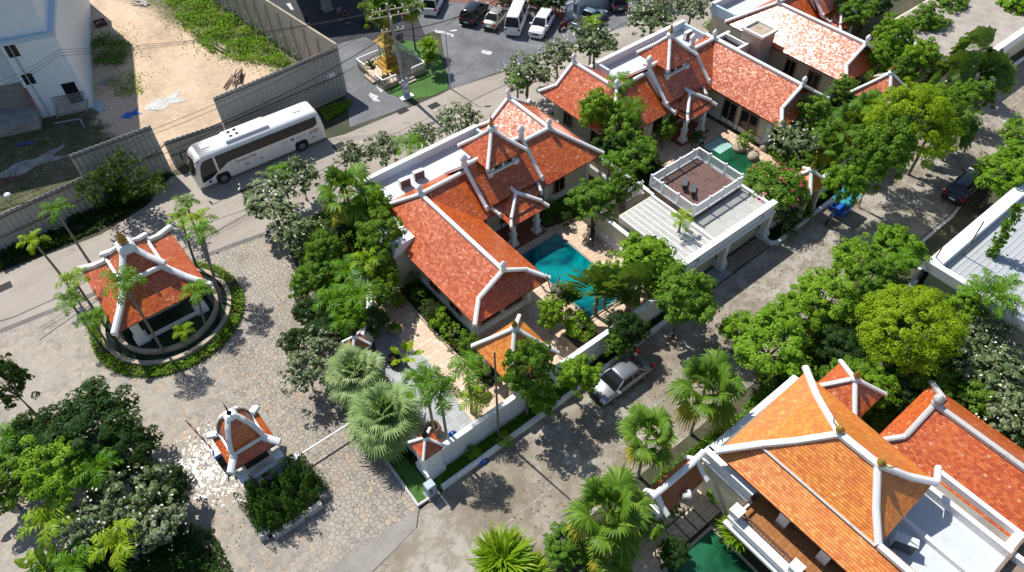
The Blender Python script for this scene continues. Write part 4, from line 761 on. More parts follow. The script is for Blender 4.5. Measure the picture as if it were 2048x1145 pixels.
# ------------------------------------------------------------------ shrine
def shrine():
    c=g(797,152,0); cx,cy=c.x,c.y+1.2; T=thing('shrine_platform','raised pink and white shrine platform with steps on the green lawn','platform',(cx,cy,0)); h=2.5
    b=MB(); b.box(cx-h,cy-h,0,cx+h,cy+h,.5); b.box(cx-.9,cy-h-.35,0,cx+.9,cy-h,.34); b.box(cx-.9,cy-h-.7,0,cx+.9,cy-h-.35,.17); b.box(cx-h-.35,cy-.9,0,cx-h,cy+.9,.25); b.build('base',M['stone'],T)
    b=MB(); b.box(cx-h+.1,cy-h+.1,.5,cx+h-.1,cy+h-.1,.52); b.build('floor',M['trav'],T)
    for k,(x0,y0,x1,y1) in enumerate(((-h,-h,-.95,-h),(.95,-h,h,-h),(h,-h,h,h),(-h,h,h,h),(-h,.95,-h,h),(-h,-h,-h,-.95))):
        b=MB(); L=math.hypot(x1-x0,y1-y0); n_=max(2,int(L/.38)); b.bar([(cx+x0,cy+y0,1.18),(cx+x1,cy+y1,1.18)],.16,.1)
        for i in range(n_+1):
            t=i/n_; b.lathe((cx+x0+(x1-x0)*t,cy+y0+(y1-y0)*t,.52),[(.07,0),(.04,.1),(.08,.3),(.04,.5),(.07,.62)],6)
        b.build('balustrade',M['ridge'],T)
    S=thing('golden_shrine','golden spirit shrine with four slim pillars and offerings behind the utility pole','shrine',(cx,cy+.3,.52)); y=cy+.3; b=MB()
    for k,(s,z0,z1) in enumerate(((1.1,.52,.8),(.9,.8,1.05),(.7,1.05,1.4))): b.box(cx-s,y-s,z0,cx+s,y+s,z1)
    b.build('pedestal',M['gold'],S)
    for a in(-1,1):
        for e in(-1,1): b=MB(); b.lathe((cx+a*.6,y+e*.6,1.4),[(.09,0),(.06,.1),(.06,1.6),(.1,1.75)],6); b.build('pillar',M['gold'],S)
    b=MB(); b.lathe((cx,y,3.1),[(.9,0),(.95,.1),(.6,.35),(.62,.45),(.35,.75),(.36,.85),(.15,1.2),(.02,1.8)],4,True); b.build('canopy',M['gold'],S)
    # seated figure: lap, torso, head with tall crown
    b=MB(); b.lathe((cx,y,1.4),[(.38,0),(.42,.12),(.25,.25),(.2,.45),(.26,.7),(.1,.82),(.13,.95),(.11,1.08),(.05,1.2),(.02,1.45)],10); b.build('seated_figure',M['gold'],S)
    for i,(dx,dy) in enumerate(((-1.3,-.9),(-1.0,-1.3),(-.5,-1.5),(.1,-1.55))):
        O=thing('offering_table',['small gilded offering table nearest the left balustrade','gilded offering table in front of the shrine, second from left','gilded offering table with yellow garlands near the front','small gilded table beside the pole in front of the shrine'][i],'table',(cx+dx,cy+dy,.52)); b=MB(); b.box(cx+dx-.25,cy+dy-.2,.95,cx+dx+.25,cy+dy+.2,1.0); b.build('tabletop',M['gold'],O)
        for sx in(-.2,.2): 
            for sy in(-.15,.15): b=MB(); b.box(cx+dx+sx-.03,cy+dy+sy-.03,.52,cx+dx+sx+.03,cy+dy+sy+.03,.95); b.build('leg',M['gold'],O)
    # garlands
    b=MB(); ym=plain('marigold_yellow',(.75,.5,.03),.7,.2,9)
    for i in range(30): b.ball((cx-.3+rnd.uniform(-.5,.5),cy-1.35+rnd.uniform(-.25,.25),1.0+rnd.uniform(0,.25)),.07,5)
    o=b.build('garland',ym); tag(o,'heap of yellow marigold garlands in front of the golden shrine','garland')
shrine()
# ------------------------------------------------------------------ vehicles
def carpaint(name,c,metal=.0,rough=.28):
    m_,nt,p=nm(name); p.inputs['Base Color'].default_value=(*c,1); p.inputs['Roughness'].default_value=rough; p.inputs['Metallic'].default_value=metal; p.inputs['Coat Weight'].default_value=.6; p.inputs['Coat Roughness'].default_value=.06
    return m_
M['cw']=carpaint('white_car_paint',(.78,.78,.77)); M['cb']=carpaint('black_car_paint',(.012,.014,.02),.2,.2); M['cs']=carpaint('champagne_car_paint',(.40,.37,.32),.6,.35); M['cg']=carpaint('silver_car_paint',(.22,.235,.25),.6,.35); M['cbl']=carpaint('blue_grey_car_paint',(.16,.24,.30),.3,.35); M['cd']=carpaint('dark_grey_car_paint',(.05,.055,.06),.3,.3)
M['red']=plain('red_lamp_lens',(.35,.01,.01),.25,.1); M['lens']=plain('clear_lamp_lens',(.6,.62,.65),.12,.1); M['hub']=plain('alloy_rim',(.35,.35,.36),.35,.1,metal=.7)
def loft(b,st,n_):
    # st: list of rings of n_ points
    base=len(b.v)
    for r in st: b.v+= [tuple(p) for p in r]
    for i in range(len(st)-1):
        for k in range(n_):
            k2=(k+1)%n_; b.f.append((base+i*n_+k,base+(i+1)*n_+k,base+(i+1)*n_+k2,base+i*n_+k2)); b.uv.append([(0,0)]*4); b.mi.append(b.k); b.sm.append(True)
    for e in (list(range(base,base+n_)),list(range(base+(len(st)-1)*n_,base+len(st)*n_))[::-1]): b.f.append(tuple(e)); b.uv.append([(0,0)]*n_); b.mi.append(b.k); b.sm.append(False)
def wheel(T,x,y,r,w,s):
    b=MB(); q=[(x+r*math.cos(t),y-w/2,r+r*math.sin(t)) for t in [2*math.pi*k/16 for k in range(16)]]; q2=[(a,y+w/2,c) for a,_,c in q]; loft(b,[q,q2],16); t=b.build('wheel',M['black'],T,off=(0,0,0))
    b=MB(); yy=y+s*w/2; q=[(x+r*.62*math.cos(a),yy-.01,r+r*.62*math.sin(a)) for a in [2*math.pi*k/12 for k in range(12)]]; q2=[(a,yy+s*.02,c) for a,_,c in q]; loft(b,[q,q2],12); b.build('rim',M['hub'],t,off=(0,0,0))
def car(name,label,cat,loc,head,col,L=4.5,W=1.8,H=1.5,kind='sedan',group=None):
    T=thing(name,label,cat,(loc[0],loc[1],0.012),group,head,reg=False); w=W/2
    # longitudinal profiles, x from -L/2 (tail) to L/2 (nose)
    if kind=='sedan': low=[(-.5,.55,.82),(-.485,.78,.93),(-.40,.95,.98),(-.25,.98,1),(0,.97,1),(.22,.95,1),(.40,.86,.97),(.48,.66,.9),(.5,.5,.8)]; gh=(-.36,-.22,.10,.27)
    elif kind=='suv': low=[(-.5,.6,.88),(-.49,.95,.95),(-.42,1.05,.99),(-.25,1.06,1),(0,1.05,1),(.22,1.04,1),(.40,.95,.97),(.48,.76,.92),(.5,.55,.84)]; gh=(-.475,-.40,.10,.27)
    elif kind=='van': low=[(-.5,.7,.93),(-.495,1.1,.97),(-.42,1.15,1),(-.25,1.15,1),(0,1.15,1),(.3,1.12,1),(.42,1.0,.97),(.48,.85,.93),(.5,.6,.86)]; gh=(-.49,-.465,.30,.43)
    else: low=[(-.5,.9,.95),(-.49,1.0,.98),(-.42,1.0,1),(-.12,1.0,1),(-.1,1.0,1),(.2,1.0,1),(.40,.95,.97),(.48,.8,.92),(.5,.6,.86)]; gh=(-.10,-.06,.12,.25)
    b=MB(); rings=[]
    for x,zt,ws in low:
        X=x*L; ww=w*ws; z0=.2; rings.append([(X,-ww*.9,z0),(X,ww*.9,z0),(X,ww,.42),(X,ww*1.0,zt*.72),(X,ww*.93,zt*.93),(X,ww*.72,zt),(X,0,zt+.03),(X,-ww*.72,zt),(X,-ww*.93,zt*.93),(X,-ww,zt*.72),(X,-ww,.42)])
    loft(b,rings,11); body=b.build('body',M[col],T,off=(0,0,0))
    # greenhouse
    x0,x1,x2,x3=[q*L for q in gh]; zb=(1.0 if kind in('sedan','pickup') else 1.08 if kind=='suv' else 1.15)-.06
    def ring(X,z,ww): return [(X,-ww,z),(X,ww,z)]
    b=MB(); lo=[(x0,-w*.86),(x0,w*.86),(x3,w*.84),(x3,-w*.84)]; hi=[(x1,-w*.68),(x1,w*.68),(x2,w*.70),(x2,-w*.70)]; md=[(x0+(x1-x0)*.55,-w*.82),(x0+(x1-x0)*.55,w*.82),(x3+(x2-x3)*.5,w*.80),(x3+(x2-x3)*.5,-w*.80)]
    zm=zb+(H-zb)*.55
    vs=[(x,y,zb) for x,y in lo]+[(x,y,zm) for x,y in md]+[(x,y,H-.05) for x,y in hi]
    b.mesh(vs,[(0,4,5,1),(1,5,6,2),(2,6,7,3),(3,7,4,0),(4,8,9,5),(5,9,10,6),(6,10,11,7),(7,11,8,4),(8,11,10,9)]); b.build('glass',M['dark'],T,off=(0,0,0))
    b=MB(); rr=[]
    for i,t in enumerate((0,.12,.5,.88,1)):
        X=x1+(x2-x1)*t; e=.0 if i in(0,4) else .035; ww=w*.72; rr.append([(X,-ww,H-.08),(X,ww,H-.08),(X,ww*.97,H-.03),(X,ww*.7,H+e),(X,-ww*.7,H+e),(X,-ww*.97,H-.03)])
    loft(b,rr,6); b.build('roof',M[col],T,off=(0,0,0))
    for s in(-1,1):
        b=MB(); b.bar([(x0+.02,s*w*.86,zb+.0),(x0+(x1-x0)*.55,s*w*.83,zm),(x1,s*w*.70,H-.05)],.09,.06); b.build('rear_pillar',M[col],T,off=(0,0,0)); b=MB(); b.bar([(x3,s*w*.85,zb),(x3+(x2-x3)*.5,s*w*.81,zm),(x2,s*w*.71,H-.05)],.08,.06); b.build('front_pillar',M[col],T,off=(0,0,0))
        xm=(x1+x2)/2-.05; b=MB(); b.tube([(xm,s*w*.87,zb),(xm,s*w*.83,zm),(xm,s*w*.71,H-.05)],.045,5); b.build('centre_pillar',M[col],T,off=(0,0,0))
    for s in(-1,1):
        b=MB(); b.box(x3-.25,s*w*.9,zb+.02,x3-.05,s*(w+.16),zb+.16); b.build('mirror',M[col],T,off=(0,0,0))
        b=MB(); b.box(L*.445,s*w*.5,.62,L*.497,s*w*.92,.78); b.build('headlight',M['lens'],T,off=(0,0,0))
        b=MB(); b.box(-L*.499,s*w*.62,.72,-L*.47,s*w*.96,.95); b.build('tail_light',M['red'],T,off=(0,0,0))
    b=MB(); b.box(L*.47,-w*.75,.22,L*.505,w*.75,.5); b.box(-L*.505,-w*.8,.22,-L*.47,w*.8,.45); b.build('bumper',M['black'] if col!='cw' else M['cw'],T,off=(0,0,0))
    b=MB(); b.box(-L*.508,-.24,.52,-L*.497,.24,.64); b.build('number_plate',M['ridge'],T,off=(0,0,0)); b=MB(); b.box(L*.49,-w*.4,.5,L*.507,w*.4,.68); b.build('grille',M['black'],T,off=(0,0,0))
    for sx in(-.3,.31):
        for s in(-1,1): wheel(T,sx*L,s*(w-.1),.33,.22,s)
    if kind=='pickup':
        b=MB(); b.box(-L*.48,-w*.8,1.0,-L*.13,w*.8,1.03); b.build('bed_cover',M['black'],T,off=(0,0,0))
    return T
def carpx(name,label,cat,rear,front,col,L,W,H,kind,group='cars in the car park'):
    a=g(*rear); c=g(*front); m_=(a+c)/2; return car(name,label,cat,(m_.x,m_.y),math.atan2(c.y-a.y,c.x-a.x),col,L,W,H,kind,group)
cars_=[('sport_utility_car','black SUV parked in the car park beside the champagne sedan','car',(930,58),(968,14),'cb',4.5,1.85,1.65,'suv'),
('sedan','champagne sedan between the black SUV and the white minivan','car',(975,66),(1012,24),'cs',4.4,1.72,1.47,'sedan'),
('minivan','tall white minibus parked with its dark rear window toward the road','van',(1022,80),(1045,22),'cw',5.2,1.85,2.2,'van'),
('hatchback_car','white SUV with its nose toward the road at the right end of the row','car',(1098,36),(1068,84),'cw',4.4,1.78,1.6,'suv'),
('sport_utility_car','white SUV standing alone at the top of the car park','car',(858,36),(880,-8),'cw',4.7,1.85,1.75,'suv'),
('pickup_car','blue grey car half hidden behind the frangipani near the sign','car',(1148,70),(1205,28),'cbl',4.8,1.85,1.6,'pickup'),
('sport_utility_car','dark brown SUV at the top edge beside the white wall','car',(1245,38),(1215,-20),'cd',4.6,1.85,1.7,'suv')]
for a in cars_: carpx(a[0],a[1],a[2],a[3],a[4],*a[5:])
car('sedan','silver sedan parked against the kerb of the white garden wall','car',(22.6,17.35),math.radians(180),'cg',4.7,1.82,1.47,'sedan')
car('sport_utility_car','black SUV parked in tree shade at the far side of the lane','car',(58.6,12.9),math.radians(3),'cb',4.7,1.9,1.65,'suv')
def text(T,name,s,size,mat,M4,bold=0):
    cu=D.curves.new('t','FONT'); cu.body=s; cu.size=size; cu.extrude=.004; cu.offset=bold; cu.align_x='CENTER'
    o=D.objects.new('t',cu); COL.objects.link(o); dg=bpy.context.evaluated_depsgraph_get(); me=D.meshes.new_from_object(o.evaluated_get(dg)); COL.objects.unlink(o); D.objects.remove(o)
    me.transform(M4); me.materials.clear(); me.materials.append(M[mat]); q=D.objects.new(name,me); COL.objects.link(q); q.parent=T; return q
def bus():
    T=thing('coach','long white coach with dark windows driving past the corrugated fence','bus',(14.45,55.15,.01),None,math.radians(177.2),reg=False); 
    L=12.0; w=1.25; H=3.35; b=MB(); rings=[]
    for x,ws,hs in((-6,.90,.96),(-5.93,.97,.99),(-5.6,1,1),(-3,1,1),(0,1,1),(3,1,1),(5.0,1,1),(5.5,.985,.99),(5.85,.94,.96),(6.0,.86,.90)):
        r=[]
        for y,z in((-.98,.32),(.98,.32),(1,.5),(1,1.5),(.985,2.6),(.95,3.0),(.86,3.22),(.65,3.34),(.3,3.38),(-.3,3.38),(-.65,3.34),(-.86,3.22),(-.95,3.0),(-.985,2.6),(-1,1.5),(-1,.5)):
            zz=.32+(z-.32)*hs; sh=(max(0,zz-1.0)/2.4)**1.6*(1.0 if x>5 else 0)*(.75) if x>5 else (-(max(0,zz-1.2)/2.2)**2*.35 if x<-5.5 else 0)
            r.append((x-sh,y*w*ws,zz))
        rings.append(r)
    loft(b,rings,16); b.build('body',M['cw'],T,off=(0,0,0))
    for s in(-1,1):
        y=s*(w+.006)
        def panel(name,P,mat,th=.02):
            b=MB(); P=[Vector((x,y-(0.0 if z<2.5 else s*.012*(z-2.5)/.4),z)) for x,z in P]; Q=[p+Vector((0,s*th,0)) for p in P]; n_=len(P); b.mesh(P+Q,[tuple(range(n_)),tuple(range(2*n_-1,n_-1,-1))]+[(i,n_+i,n_+(i+1)%n_,(i+1)%n_) for i in range(n_)]); return b.build(name,M[mat],T,off=(0,0,0))
        panel('side_window',[(-5.4,2.15),(-4.9,1.95),(2.6,1.95),(3.1,1.9),(3.55,1.65),(3.95,1.45),(3.95,2.9),(-5.4,2.9)],'dark')
        panel('driver_window',[(4.15,1.35),(4.8,1.0),(5.6,.85),(5.55,1.6),(5.35,2.4),(5.0,2.85),(4.15,2.9)],'dark')
        for x in(-3.55,3.85):
            panel('wheel_arch',[(x-.62,.33),(x-.62,.85),(x-.42,1.12),(x+.42,1.12),(x+.62,.85),(x+.62,.33)],'black',.012)
            wheel(T,x,s*(w-.10),.49,.3,s)
        for x in(-1.9,-.8,.6,1.7,2.8): b=MB(); b.box(x,y,.4,x+.02,y+s*.006,1.75); b.build('hatch_seam',M['greyb'],T,off=(0,0,0))
        for x in(-4.9,.1,1.4): b=MB(); b.box(x,y,.95,x+.22,y+s*.02,1.05); b.build('hatch_handle',M['black'],T,off=(0,0,0))
    b=MB(); P=[(6.03,-1.0,.95),(6.03,1.0,.95),(5.93,1.02,1.7),(5.68,1.03,2.35),(5.28,.98,2.95),(5.28,-.98,2.95),(5.68,-1.03,2.35),(5.93,-1.02,1.7)]
    b.mesh([P[0],P[1],P[2],P[7]]+[P[2],P[3],P[6],P[7]]+[P[3],P[4],P[5],P[6]]+[(x-.12,y*.96,z-.05) for x,y,z in P],[(0,1,2,3),(4,5,6,7),(8,9,10,11)]); b.build('windscreen',M['dark'],T,off=(0,0,0))
    for s in(-1,1):
        b=MB(); b.tube([(5.2,s*1.1,2.95),(5.95,s*1.3,2.9),(6.1,s*1.35,2.6)],.035,5); b.box(6.02,s*1.27,2.0,6.16,s*1.45,2.62); b.build('mirror',M['black'],T,off=(0,0,0))
        b=MB(); b.box(5.9,s*.75,.62,6.04,s*1.05,.82); b.build('headlight',M['lens'],T,off=(0,0,0)); b=MB(); b.box(-6.03,s*.95,1.0,-5.95,s*1.12,1.7); b.build('tail_light',M['red'],T,off=(0,0,0))
    b=MB(); b.box(-1.4,-.85,3.36,2.6,.85,3.58,taper=.1); ac_=b.build('roof_unit',M['cw'],T,off=(0,0,0),bevel=.05)
    for x,y in((1.9,.35),(1.9,-.3),(1.35,.3),(1.35,-.35)): b=MB(); b.lathe((x,y,3.58),[(.16,0),(.16,.03)],12); b.build('fan',M['black'],ac_,off=(0,0,0))
    b=MB(); b.box(.9,.45,3.58,1.5,.62,3.6); b.box(1.6,.45,3.58,2.2,.62,3.6); b.build('vent_grille',M['metal'],ac_,off=(0,0,0))
    for x in(-4.2,4.2): b=MB(); b.box(x-.35,-.3,3.37,x+.35,.3,3.44); b.build('roof_hatch',M['metal'],T,off=(0,0,0))
    # lettering on the side that faces the camera (+y local)
    R_=Matrix(((-1,0,0,0),(0,0,1,0),(0,1,0,0),(0,0,0,1)))
    def side(s,x,z,size,mat,bold=0,name='lettering'): text(T,name,s,size,mat,Matrix.Translation((x,w+.012,z))@R_,bold)
    side('SOL',-2.15,1.42,.36,'greyb'); side('M',-2.85,1.42,.42,'blue',.012); side('VOGO',-3.65,1.42,.36,'greyb'); side('Diamond Mas',1.55,1.50,.34,'black',0); side('TOUR  SERVICE',2.3,2.02,.16,'ridge'); side('000-000000',4.8,2.0,.18,'ridge')
    for i in range(8): 
        b=MB(); x=-4.45-i*.12; b.mesh([(x,w+.01,1.38),(x-.05,w+.01,1.38),(x-.17,w+.01,1.72),(x-.12,w+.01,1.72),(x,w+.02,1.38),(x-.05,w+.02,1.38),(x-.17,w+.02,1.72),(x-.12,w+.02,1.72)],[(0,1,2,3),(7,6,5,4),(0,4,5,1),(1,5,6,2),(2,6,7,3),(3,7,4,0)]); b.build('stripe',M['blue'] if i<3 else M['greyb'] if i<4 else M['red'],T,off=(0,0,0))
    b=MB(); q=[(5.0+.15*math.cos(t),w+.008,.72+.15*math.sin(t)) for t in [2*math.pi*k/14 for k in range(14)]]; loft(b,[q,[(a,c+.012,e) for a,c,e in q]],14); b.build('round_badge',M['blue'],T,off=(0,0,0))
bus()
# three wheeler with blue tarp in the shade
T=thing('motor_tricycle','blue cargo tricycle with a turquoise canopy parked in the shade of a lane tree','tricycle',(47.9,17.9,0),None,math.radians(5),reg=False)
b=MB(); b.box(-.5,-.65,.5,1.3,.65,.62); b.box(-.5,-.65,.62,-.42,.65,1.0); b.box(1.22,-.65,.62,1.3,.65,1.0); b.box(-.42,.6,.62,1.22,.65,1.0); b.box(-.42,-.65,.62,1.22,-.6,1.0); b.build('cargo_bed',M['blue'],T,off=(0,0,0))
b=MB(); b.box(-.5,-.75,1.72,1.5,.75,1.78); b.build('canopy',plain('turquoise_tarp',(.03,.32,.42),.5,.15,3),T,off=(0,0,0))
for x in(-.42,1.3):
    for s in(-1,1): b=MB(); b.tube([(x,s*.62,.6),(x,s*.62,1.74)],.025,5); b.build('canopy_post',M['metal'],T,off=(0,0,0))
b=MB(); b.box(-1.35,-.14,.72,-.55,.14,.86); b.tube([(-1.45,0,.4),(-1.3,0,1.0),(-1.2,0,1.05)],.04); b.tube([(-1.25,-.35,1.08),(-1.25,.35,1.08)],.02); b.build('motorcycle_frame',M['blue'],T,off=(0,0,0))
for x,y in((-1.5,0),(.5,.55),(.5,-.55)): wheel(T,x,y,.3,.1,1)
# motorcycle near the dark forecourt
def moto(x,y,rz,label,col='black'):
    T=thing('motorcycle',label,'motorcycle',(x,y,0),None,rz,reg=False); b=MB(); b.tube([(-.5,0,.62),(-.1,0,.7),(.25,0,.62),(.45,0,.9)],[.1,.13,.12,.05],6); b.tube([(.5,-.3,.98),(.5,.3,.98)],.02); b.tube([(.45,0,.95),(.65,0,.3)],.035); b.box(-.25,-.12,.25,.2,.12,.5); b.build('frame',M[col],T,off=(0,0,0)); b=MB(); b.box(-.6,-.12,.72,.1,.12,.8); b.build('seat',M['black'],T,off=(0,0,0))
    for q in(-.6,.65): wheel(T,q,0,.28,.1,1)
p=g(735,55); moto(p.x,p.y,2.2,'black motorcycle parked at the base of a grey forecourt column'); p=g(1125,58); moto(p.x,p.y,.3,'red motorcycle beside the low red fence by the car park','red')
# ------------------------------------------------------------------ poles, wires, lamps
pb=g(815,192); pt=g(773,8,10.0)
T=thing('utility_pole','leaning concrete utility pole with cross arms beside the golden shrine','utility pole',pb); b=MB(); b.tube([pb,(pb+pt)/2,pt],[.2,.17,.13],8); b.build('shaft',M['conc'],T)
ax=Vector((.94,-.34,0)); ay=Vector((.34,.94,0))
for h,l,dx in((9.4,1.5,ax),(8.8,1.9,ax),(9.0,1.1,ay),(7.3,1.1,ax)):
    q=pb+(pt-pb)*(h/10); b=MB(); b.bar([q-dx*l,q+dx*l],.1,.1); a=b.build('cross_arm',M['stone'],T); b=MB()
    for t in(-.9,-.45,.45,.9): e=q+dx*l*t; b.lathe(e,[(.05,.05),(.07,.12),(.04,.2),(.06,.28)],6)
    b.build('insulator',M['ridge'],a)
q=pb+(pt-pb)*.66; b=MB(); b.lathe(q+ax*.6,[(.22,-.4),(.25,-.3),(.25,.3),(.2,.4)],8); b.build('transformer',M['cd'],T)
def wire(label,P,sag=.5,r=.022,grp='power lines over the road'):
    P=[Vector(p) for p in P]; path=[]
    for i in range(len(P)-1):
        for k in range(10): t=k/10; v=P[i].lerp(P[i+1],t); v.z-=sag*4*t*(1-t); path.append(v)
    path.append(P[-1]); b=MB(); b.tube(path,r,4); o=b.build('power_line',M['black']); tag(o,label,'wire',grp)
top=lambda f:pb+(pt-pb)*f
for i,dz in enumerate((0,.25,.5)): wire(['nearest','middle','farthest'][i]+' of three thin parallel power lines crossing in front of the unfinished building',[top(.94)+ax*(i-1)*1.2,g(118,100+i*6,8.9-dz),g(-120,195+i*14,8.7)],.6,.018,'parallel wires at the unfinished building')
wire('upper thin power line running above the long corrugated fence',[top(.88),g(300,262,7.6),g(-80,440,7.5)],.5,.02)
wire('second thin power line just below the upper one over the fence',[top(.85),g(300,272,7.2),g(-80,450,7.1)],.6,.02)
wire('thick black cable sagging above the fence tops from the leaning pole',[top(.72),g(330,290,6.3),g(-60,500,6.2)],.7,.045)
wire('thick black cable running right from the leaning pole over the frangipani trees',[top(.72),g(1010,-8,6.5),g(1300,-140,6.5)],.6,.045)
wire('thin service line from the pole down to the street lamp and the villa roofs',[top(.7),g(889,66,5.9)],.3,.02); wire('lower bundle of two cables passing before the coach roof',[top(.6),g(430,262,5.6),g(0,420,5.4)],.5,.03)
lb=g(901,178); T=thing('street_lamp','slim grey street lamp at the corner of lawn and car park','street lamp',lb); b=MB(); b.tube([lb,lb+Vector((0,0,6.1))],.07,8,True,.04); b.tube([lb+Vector((0,0,6.1)),lb+Vector((.5,-.3,6.2))],.03); b.build('shaft',M['metal'],T); b=MB(); q=lb+Vector((.7,-.4,6.2)); b.box(q.x-.3,q.y-.1,6.15,q.x+.25,q.y+.1,6.25,rot=-.55); b.build('lamp_head',M['ridge'],T)
hq=g(15,391,6.6); T=thing('street_lamp','white street lamp head reaching in from the left edge above the fence','street lamp',(hq.x-7.2,hq.y+.4,0)); b=MB(); b.tube([(hq.x-7.2,hq.y+.4,0),(hq.x-7.2,hq.y+.4,6.0),(hq.x-4.5,hq.y+.2,6.8),(hq.x-.3,hq.y,6.7)],[.09,.06,.04,.04],8); b.build('shaft',M['metal'],T); b=MB(); b.lathe((hq.x,hq.y,6.6),[(.1,-.04),(.26,0),(.2,.12),(.05,.16)],10); b.build('lamp_head',M['ridge'],T)
wire('pale cable leading from the left street lamp to the upper fence corner',[(hq.x,hq.y,6.7),g(160,337,6.0),g(430,250,6.0)],.3,.02)
p=g(814,196); T=thing('sign_board','pale blue upright sign with two white panels at the foot of the pole','sign',p); b=MB(); b.box(p.x-.35,p.y-.12,.15,p.x+.35,p.y+.1,2.1,rot=.2); b.build('board',M['greyb'],T); b=MB(); b.box(p.x-.7,p.y-.3,0,p.x+.7,p.y+.3,.15); b.build('plinth',M['ridge'],T); b=MB(); b.box(p.x-.25,p.y-.17,1.35,p.x+.25,p.y-.13,1.75,rot=0); b.build('panel',M['ridge'],T); b=MB(); b.box(p.x-.25,p.y-.17,.7,p.x+.25,p.y-.13,1.0); b.build('panel',M['ridge'],T)
p=g(1138,38); T=thing('sign_board','small blue grey sign post beside the white wall at the car park','sign',p); b=MB(); b.box(p.x-.5,p.y-.1,.2,p.x+.5,p.y+.1,1.9); b.box(p.x-.7,p.y-.2,0,p.x+.7,p.y+.2,.2); b.build('board',M['greyb'],T); b=MB(); b.box(p.x-.4,p.y-.13,1.0,p.x+.4,p.y-.1,1.6); b.build('panel',M['ridge'],T)
a=g(1155,42);c=g(1230,8); T=thing('boundary_wall','blue white boundary wall at the top of the car park behind the cars','wall',(a+c)/2); b=MB(); b.bar([(a.x,a.y,1.2),(c.x,c.y,1.2)],.3,2.4); b.build('wall_body',M['greyb'],T)
a=g(1075,18);c=g(1130,36); T=thing('low_fence','low red picket fence at the edge of the car park','fence',(a+c)/2); b=MB(); 
for i in range(10):
    q=a.lerp(c,i/9); b.box(q.x-.05,q.y-.05,0,q.x+.05,q.y+.05,1.0)
b.bar([(a.x,a.y,.9),(c.x,c.y,.9)],.06,.1); b.bar([(a.x,a.y,.4),(c.x,c.y,.4)],.06,.1); b.build('pickets',plain('red_fence_paint',(.42,.06,.04),.5),T)
sheet('brick_path',gp((860,0),(1075,22),(1100,30),(1130,42),(1165,45),(1130,28),(1060,-5),(900,-40)),.016,plain('brick_path',(.22,.10,.07),.8,.2,3))
for px,py,l in((655,20,'grey forecourt column at the left, standing in building shade'),(742,48,'grey forecourt column beside the motorcycle and the palms')):
    p=g(px,py); T=thing('concrete_column',l,'column',p,'columns of the shaded forecourt'); b=MB(); b.box(p.x-.45,p.y-.45,0,p.x+.45,p.y+.45,7.5); b.build('shaft',M['conc'],T); b=MB(); b.box(p.x-.55,p.y-.55,0,p.x+.55,p.y+.55,.3); b.build('footing',M['conc'],T)
# canopy whose shade falls on the forecourt (its edge is above the frame)
T=thing('forecourt_canopy','large flat canopy above the shaded forecourt at the top edge of the picture','canopy',(33,82,0)); b=MB(); b.prism([(27.5,75.6),(33.4,72.6),(37,72.8),(50,100),(36,104)],7.3,7.9); b.build('canopy_slab',M['conc'],T)
